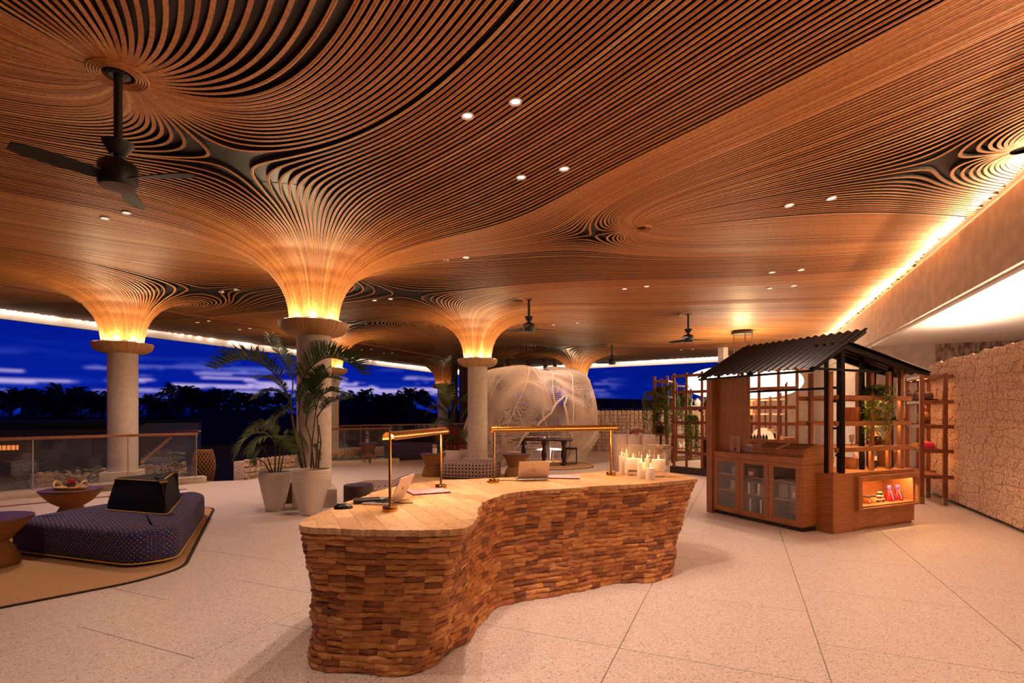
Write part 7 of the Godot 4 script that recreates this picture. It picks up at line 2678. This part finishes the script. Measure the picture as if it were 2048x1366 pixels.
func build_terrace() -> void:
	# glass railing along the left edge, turning at the column
	var a := V(-11.1, 0, 5.75)
	var b := V(-7.86, 0, 10.72)
	var c := V(-6.93, 0, 11.5)
	railing("glass_railing", "glass balustrade with wooden handrail along the terrace edge behind the sofa", [a, b, c], [4, 1])
	structure("trim_kerb", ribbon([V(-11.3, 0, 5.7), V(-7.95, 0, 10.75), V(-6.82, 0, 11.65)], 0.34, -0.02, 0.12), M.concrete)
	structure("trim_step", ribbon([V(-6.62, 0, 10.3), V(-4.85, 0, 14.7)], 0.36, -0.5, -0.02), M.concrete)
	var st := MB.new()
	st.bar(V(-11.4, 0.004, 5.0), V(-6.48, 0.004, 10.42), 0.1, 0.012)
	structure("trim_floor_strip", st, M.rail_wood)
	# stair handrail going down beyond it
	var s := thing("stair_handrail", "wooden stair handrail on glass slanting down beyond the railing column", "railing")
	var m := MB.new()
	m.bar(deep(281, 927, 11.9), deep(343, 874, 13.2), 0.06, 0.05, 0.006)
	put("handrail", m, M.rail_wood, s)
	m = MB.new()
	m.bar(deep(338, 864, 13.3), deep(400, 862.5, 12.4), 0.06, 0.05, 0.006)
	put("landing_rail", m, M.rail_wood, s)
	m = MB.new()
	var p0 := deep(284, 930, 11.9)
	var p1 := deep(343, 878, 13.2)
	m.quad(p0, p1, p1 + Vector3.DOWN * 0.9, p0 + Vector3.DOWN * 0.9)
	var g := MB.new()
	g.loft([[p0, p0 + Vector3.DOWN * 0.9, p0 + Vector3(0.012, -0.9, 0.006), p0 + Vector3(0.012, 0, 0.006)], [p1, p1 + Vector3.DOWN * 0.9, p1 + Vector3(0.012, -0.9, 0.006), p1 + Vector3(0.012, 0, 0.006)]])
	put("pane", g, M.rail_glass, s)
	woven_lantern("large woven basket lantern standing on the terrace step at the railing's end", V(-7.15, -0.05, 12.15), 0.235, 0.72)
	# far railing beyond the palm column
	var rr := railing("glass_railing", "low glass enclosure with wooden rail around planting beyond the palm column", [V(-5.75, 0, 15.15), V(-5.5, 0, 15.0), V(-3.72, 0, 16.05)], [1, 3])
	structure("trim_planter_kerb", ribbon([V(-5.9, 0, 15.2), V(-5.5, 0, 14.95), V(-3.5, 0, 16.1)], 0.26, -0.02, 0.14), M.concrete)
	railing("glass_railing", "long far glass balustrade with wooden handrail behind the blue sofa", [V(-6.6, 0, 19.0), V(-3.0, 0, 22.0), V(-1.9, 0, 24.4)], [4, 2], 1.1, 0.05)
	structure("trim_terrace_kerb", ribbon([V(-7.2, 0, 17.8), V(-4.6, 0, 19.2), V(-3.0, 0, 21.0)], 0.3, -0.02, 0.3), M.concrete)
	var gp := thing("ground_plants", "low green ground plants behind the glass enclosure by the palm column", "plants", V(-5.05, 0.0, 15.75))
	m = MB.new()
	var r := RandomNumberGenerator.new()
	r.seed = 8
	for k in 240:
		var p := Vector3(-0.7 + 1.6 * r.randf(), 0.02, -0.3 + 0.6 * r.randf() - 0.0)
		leaf(m, p, Vector3(r.randf() - 0.5, 0.5 + r.randf(), r.randf() - 0.5).normalized(), 0.1 + 0.22 * r.randf() * r.randf(), 0.3)
	put("foliage", m, M.leaf_mid, gp)
	# dark slatted screen and framed windows at the far end
	var sc := thing("slatted_screen", "dark wooden screen of slats and framed openings behind the white pod", "screen")
	for q in [[909, 0.34], [923, 0.2], [1016, 0.12], [1058, 0.2], [1091, 0.2], [1110, 0.14]]:
		m = MB.new()
		var p := deep(q[0], HOR, 25.6)
		m.bar(Vector3(p.x, 0, p.z), Vector3(p.x, 4.22, p.z), q[1], 0.16)
		put("post", m, M.dark_wood, sc)
	for k in 15:
		m = MB.new()
		var p := deep(930 + k * 5.6, HOR, 25.7)
		m.bar(Vector3(p.x, 0, p.z), Vector3(p.x, 4.2, p.z), 0.09 if k % 4 else 0.03, 0.14)
		put("slat", m, M.brass if k in [9, 14] else M.dark_wood, sc)
	for y in [4.05, 2.2, 0.1]:
		m = MB.new()
		var p := deep(903, HOR, 25.65)
		var q := deep(1113, HOR, 25.65)
		m.bar(Vector3(p.x, y, p.z), Vector3(q.x, y, q.z), 0.1, 0.2)
		put("rail", m, M.dark_wood, sc)
	m = MB.new()
	m.box(Vector3(2.4, 4.0, 0.05), Transform3D(Basis(), deep(968, HOR, 25.95) + Vector3(0, 0.5, 0)), 0.004)
	put("back_panel", m, mat(Color(0.08, 0.05, 0.04), 0.8), sc)
	for q in [[1019, 1048], [1064, 1088]]:
		m = MB.new()
		var p := deep(q[0], HOR, 25.7)
		var p2 := deep(q[1], HOR, 25.7)
		m.box(Vector3(p2.x - p.x, 3.9, 0.012), Transform3D(Basis(), Vector3((p.x + p2.x) / 2, 2.1, p.z)), 0.001)
		put("pane", m, glass(0.12, Color(0.6, 0.6, 0.65)), sc)
	var pier := MB.new()
	var pp := deep(1446, HOR, 21.3)
	pier.box(Vector3(0.26, 4.3, 0.3), Transform3D(Basis(Vector3.UP, 0.41), Vector3(pp.x, 2.15, pp.z)), 0.01)
	structure("wall_pier", pier, M.plaster)

func ribbon(pts: Array, w: float, y0: float, y1: float) -> MB:
	var l := []
	var rr := []
	for i in pts.size():
		var d: Vector3 = (pts[mini(i + 1, pts.size() - 1)] - pts[maxi(i - 1, 0)]).normalized()
		var s := Vector3(-d.z, 0, d.x) * w / 2.0
		l.append(pts[i] + s)
		rr.append(pts[i] - s)
	rr.reverse()
	l.append_array(rr)
	var m := MB.new()
	m.stack(l, [[-0.006, y0], [0.0, y0 + 0.006], [0.0, y1 - 0.006], [-0.006, y1]])
	return m

# ------------------------------------------------------------------ the dark grounds outside
func build_outside() -> void:
	var dark := mat(Color(0.10, 0.10, 0.12), 0.9)
	var g := MB.new()
	g.box(Vector3(420, 0.4, 420), Transform3D(Basis(), Vector3(0, -3.6, -200)), 0.01)
	structure("ground", g, tri_tex(mat(Color(0.34, 0.29, 0.27), 0.95), noise(0.02, 5, 66, 256, [[0.2, 0.8], [Color(0.5, 0.5, 0.5), Color(1, 1, 1)]]), Vector3.ONE * 0.05))
	# coconut palms in the dusk
	var r := RandomNumberGenerator.new()
	r.seed = 15
	var lm := mat(Color(0.03, 0.04, 0.03), 0.8)
	var tm := mat(Color(0.06, 0.05, 0.045), 0.9)
	var protos := []
	var counts := {}
	# [column, row of the crown, depth]
	var list := []
	for q in [[22, 808], [45, 803], [62, 810], [84, 818], [132, 803], [150, 812], [163, 812], [183, 806], [208, 815], [295, 814], [325, 820], [360, 797], [385, 803], [398, 810], [416, 806], [447, 806], [478, 810], [515, 812], [560, 812], [700, 812], [722, 806], [745, 816], [765, 816], [782, 814], [800, 816], [822, 802], [830, 806], [110, 822], [240, 824], [345, 826]]:
		list.append(q)
	list.sort_custom(func(x, y): return x[0] < y[0])
	var n := 0
	for q in list:
		var z := 46.0 + 22.0 * r.randf()
		var p := deep(q[0], q[1], z)
		var hgt := p.y + 3.4
		var where := "left of the railing column" if q[0] < 217 else "between the railing column and the palm pots" if q[0] < 600 else "beyond the far glass balustrade"
		counts[where] = counts.get(where, -1) + 1
		var label := "dark skyline palm silhouette, %s one %s" % [ORD[counts[where]], where]
		var t: Node3D
		if protos.size() < 3:
			t = thing("palm_tree", label, "tree", Vector3(p.x, -3.4, p.z), 0.0, "skyline palms %s" % where)
			var m := MB.new()
			m.tube([Vector3(0, 0, 0), Vector3(0.15, hgt * 0.4, 0), Vector3(0.05, hgt * 0.8, 0.1), Vector3(0, hgt - 0.3, 0)], [0.22, 0.16, 0.13, 0.11], 8)
			put("trunk", m, tm, t)
			m = MB.new()
			for k in 17:
				var a := k * 2.399 + r.randf()
				var el := 1.15 - 1.25 * k / 17.0
				var d := Vector3(cos(a), 0, sin(a))
				var l := 2.7 + 0.6 * r.randf()
				var b := Vector3(0, hgt - 0.3, 0)
				frond(m, [b, b + (d * cos(el) + Vector3.UP * sin(el)) * l * 0.4, b + (d * cos(el) * 0.95 + Vector3.UP * (sin(el) * 0.85 - 0.04)) * l * 0.75, b + (d * cos(el) + Vector3.UP * (sin(el) * 0.62 - 0.22)) * l], 0.85, 22, -0.25, r, 0.15)
			put("crown", m, lm, t)
			t.set_meta("h", hgt)
			protos.append(t)
		else:
			var src: Node3D = protos[n % 3]
			var h0: float = src.get_meta("h")
			t = copy(src, label, Vector3(p.x, -3.4, p.z), r.randf() * TAU)
			t.scale = Vector3.ONE * clampf(hgt / h0, 0.7, 1.5)
			t.position.y = p.y - h0 * t.scale.y + 0.0
			t.set_meta("group", "skyline palms %s" % where)
		n += 1
	# dark thickets below the crowns
	var masses := [[40, 850, 60, 9.0, "left of the railing column, outermost"], [130, 850, 60, 8.0, "left of the railing column"], [330, 852, 62, 8.0, "right of the railing column"], [440, 850, 62, 9.0, "in front of the dark roof"], [590, 852, 60, 8.0, "behind the palm pots"], [745, 850, 55, 8.0, "beyond the far balustrade"], [825, 838, 48, 3.5, "beside the tall potted plant"]]
	for q in masses:
		var p := deep(q[0], q[1], q[2])
		var t := thing("thicket", "black mass of trees under the skyline palms %s" % q[4], "trees", Vector3(p.x, -3.4, p.z))
		var m := MB.new()
		for k in 260:
			var a := r.randf() * TAU
			var rad: float = q[3] * sqrt(r.randf()) * 0.62
			var top: float = (EYE - (q[1] - 20 - HOR) / F * q[2]) + 3.4
			var y: float = top * (0.15 + 0.8 * r.randf()) * (1.0 - 0.25 * rad / q[3])
			m.lathe([Vector2(0.02, -0.6), Vector2(0.55, -0.3), Vector2(0.75, 0.1), Vector2(0.4, 0.5), Vector2(0.02, 0.62)], 6, Transform3D(Basis(Vector3(r.randf() - 0.5, r.randf() - 0.5, r.randf()).normalized(), r.randf() * 3.0), Vector3(cos(a) * rad, y, sin(a) * rad * 0.5)))
		put("foliage", m, lm, t)
	# dark hipped roof villa behind the pots
	var vb := thing("villa", "dark villa with a wide hipped roof behind the palm pots", "building", V(-18.5, -3.4, 36.0), 0.2)
	var m := MB.new()
	m.box(Vector3(9.5, 3.2, 6), Transform3D(Basis(), Vector3(0, 1.6, 0)), 0.02)
	put("wall", m, mat(Color(0.34, 0.31, 0.33), 0.9), vb)
	m = MB.new()
	m.loft([[Vector3(-5.6, 3.1, 3.8), Vector3(5.6, 3.1, 3.8), Vector3(5.6, 3.1, -3.8), Vector3(-5.6, 3.1, -3.8)], [Vector3(-2.5, 5.2, 0.2), Vector3(2.5, 5.2, 0.2), Vector3(2.5, 5.2, -0.2), Vector3(-2.5, 5.2, -0.2)]], true, true, true, 0.9)
	put("roof", m, mat(Color(0.07, 0.06, 0.07), 0.9), vb)
	# house with a lit window seen through the railing
	var hb := thing("villa", "dim house with a small lit window seen through the railing glass", "building", V(-20.5, -3.4, 22.0), 0.5)
	m = MB.new()
	m.box(Vector3(7, 4.4, 5), Transform3D(Basis(), Vector3(0, 2.2, 0)), 0.02)
	put("wall", m, mat(Color(0.30, 0.25, 0.26), 0.9), hb)
	m = MB.new()
	m.box(Vector3(8, 0.25, 6), Transform3D(Basis(), Vector3(0, 4.5, 0)), 0.02)
	put("roof", m, dark, hb)
	m = MB.new()
	m.box(Vector3(0.65, 0.18, 0.03), Transform3D(Basis(), Vector3(0.15, 3.62, 2.51)), 0.004)
	put("window", m, glow(Color(1.0, 0.55, 0.28), 0.9), hb)
	m = MB.new()
	for k in 5:
		m.box(Vector3(0.02, 0.19, 0.05), Transform3D(Basis(), Vector3(-0.12 + 0.13 * k, 3.62, 2.52)), 0.002)
	put("window_bar", m, M.dark_wood, hb)
	# white walled house parts and the low walls in the garden
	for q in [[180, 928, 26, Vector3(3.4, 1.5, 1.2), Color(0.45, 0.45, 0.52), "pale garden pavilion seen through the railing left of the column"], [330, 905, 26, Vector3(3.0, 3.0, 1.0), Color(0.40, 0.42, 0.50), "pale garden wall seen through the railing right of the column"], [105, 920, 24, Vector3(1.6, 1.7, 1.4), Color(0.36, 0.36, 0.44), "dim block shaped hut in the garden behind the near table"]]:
		var p := deep(q[0], q[1], q[2])
		var t := thing("garden_hut", q[5], "building", p, 0.4)
		m = MB.new()
		m.box(q[3], Transform3D(Basis(), Vector3()), 0.02)
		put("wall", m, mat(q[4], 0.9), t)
		m = MB.new()
		m.box(Vector3(q[3].x + 0.3, 0.12, q[3].z + 0.3), Transform3D(Basis(), Vector3(0, q[3].y / 2 + 0.06, 0)), 0.01)
		put("roof", m, dark, t)
	# rough stone retaining wall outside the glass
	stone_wall("stone_wall", "low rough stone wall in the garden just beyond the railing glass", [V(-10.9, 0, 11.9), V(-9.9, 0, 13.2), V(-9.2, 0, 14.6)], -1.2, 0.12, 0.4)
	stone_wall("stone_wall", "pale coral stone parapet of the terrace stairs behind the white pots", [V(-7.0, 0, 13.4), V(-5.95, 0, 15.9), V(-5.2, 0, 18.2)], -1.0, 0.28, 0.35)
	stone_wall("stone_wall", "long coral stone garden wall beyond the pod and the vases", [V(3.45, 0, 21.2), V(7.2, 0, 20.2), V(9.2, 0, 21.9)], -0.1, 1.58, 0.4)
	stone_wall("stone_wall", "lower coral stone wall stepping down beside the pod", [V(2.0, 0, 21.3), V(3.6, 0, 21.3)], -0.1, 1.24, 0.4)
	# villa front and hills on the sea side
	var sb := thing("villa", "blue dusk-lit villa front with a dark roof beyond the coral stone wall", "building", V(10.5, -3.4, 52.0))
	m = MB.new()
	m.box(Vector3(11.5, 5.6, 4), Transform3D(Basis(), Vector3(0, 2.8, 0)), 0.02)
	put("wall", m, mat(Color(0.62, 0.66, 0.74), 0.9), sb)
	m = MB.new()
	m.loft([[Vector3(-6.2, 5.5, 2.6), Vector3(6.2, 5.5, 2.6), Vector3(6.2, 5.5, -2.6), Vector3(-6.2, 5.5, -2.6)], [Vector3(-4.4, 6.5, 0.2), Vector3(4.6, 6.3, 0.2), Vector3(4.6, 6.3, -0.2), Vector3(-4.4, 6.5, -0.2)]], true, true, true, 0.9)
	put("roof", m, dark, sb)
	var hl := MB.new()
	var ring0 := []
	var ring1 := []
	var ring2 := []
	for i in 41:
		var x := -130.0 + 12.0 * i
		ring0.append(Vector3(x, -4, -330))
		ring1.append(Vector3(x, 5.0 + 3.0 * sin(i * 0.7) + 2.0 * sin(i * 1.9), -345))
		ring2.append(Vector3(x, -4, -372))
	hl.loft([ring0, ring1, ring2], false, false, false)
	var hills := structure("hills", hl, mat(Color(0.05, 0.06, 0.08), 1.0))
	for q in [[1192, 806, 30, "beside the pod's edge"], [1225, 815, 30, "behind the coral stone wall's low end"], [1258, 812, 28, "behind the middle of the coral stone wall"], [1425, 815, 26, "behind the lattice screen"]]:
		var p := deep(q[0], q[1], q[2])
		var t := thing("shrub", "dark shrub showing %s" % q[3], "shrub", Vector3(p.x, -1.5, p.z))
		m = MB.new()
		for k in 90:
			var a := r.randf() * TAU
			leaf(m, Vector3(cos(a) * 0.25 * r.randf(), (p.y + 1.5) * (0.6 + 0.45 * r.randf()), sin(a) * 0.25), Vector3(cos(a), 0.6 * r.randf(), sin(a)).normalized(), 0.5, 0.18)
		put("foliage", m, lm, t)
		m = MB.new()
		m.tube([Vector3(0, 0, 0), Vector3(0.05, (p.y + 1.5) * 0.7, 0)], 0.05, 6)
		put("stem", m, tm, t)
	# shrubs between railing and garden
	for q in [[52, 940, 14.0, "behind the near table's glass"], [170, 968, 11.3, "at the foot of the railing column"], [330, 930, 14.0, "beyond the stair handrail"]]:
		var p := deep(q[0], q[1], q[2])
		var t := thing("shrub", "dark garden shrub %s" % q[3], "shrub", Vector3(p.x, p.y - 0.8, p.z))
		m = MB.new()
		for k in 260:
			var a := r.randf() * TAU
			leaf(m, Vector3(cos(a) * 0.5 * r.randf(), 0.2 + 0.9 * r.randf(), sin(a) * 0.4 * r.randf()), Vector3(cos(a), 0.6 * r.randf(), sin(a)).normalized(), 0.2, 0.4)
		put("foliage", m, M.leaf, t)

func stone_wall(called: String, label: String, pts: Array, y0: float, y1: float, w: float) -> void:
	var t := thing(called, label, "wall")
	put("core", ribbon(pts, w, y0, y1), M.coral, t)
	var r := RandomNumberGenerator.new()
	r.seed = int(absf(pts[0].x) * 100)
	var m := MB.new()
	for i in pts.size() - 1:
		var a: Vector3 = pts[i]
		var b: Vector3 = pts[i + 1]
		var d := (b - a).normalized()
		var s := Vector3(-d.z, 0, d.x)
		if s.z < 0: s = -s
		var n := int(a.distance_to(b) / 0.16)
		for k in n:
			for y in range(0, int((y1 - y0) / 0.14) + 1):
				var c: Vector3 = a.lerp(b, (k + 0.5) / n) + s * (w / 2.0) + Vector3.UP * minf(y1, y0 + 0.07 + y * 0.14)
				m.box(Vector3(0.15, 0.13, 0.08), Transform3D(Basis(d, Vector3.UP, d.cross(Vector3.UP)) * Basis(Vector3(r.randf() - 0.5, r.randf() - 0.5, r.randf() - 0.5).normalized(), 0.35), c), 0.03)
	put("stone", m, M.coral, t).set_meta("kind", "stuff")
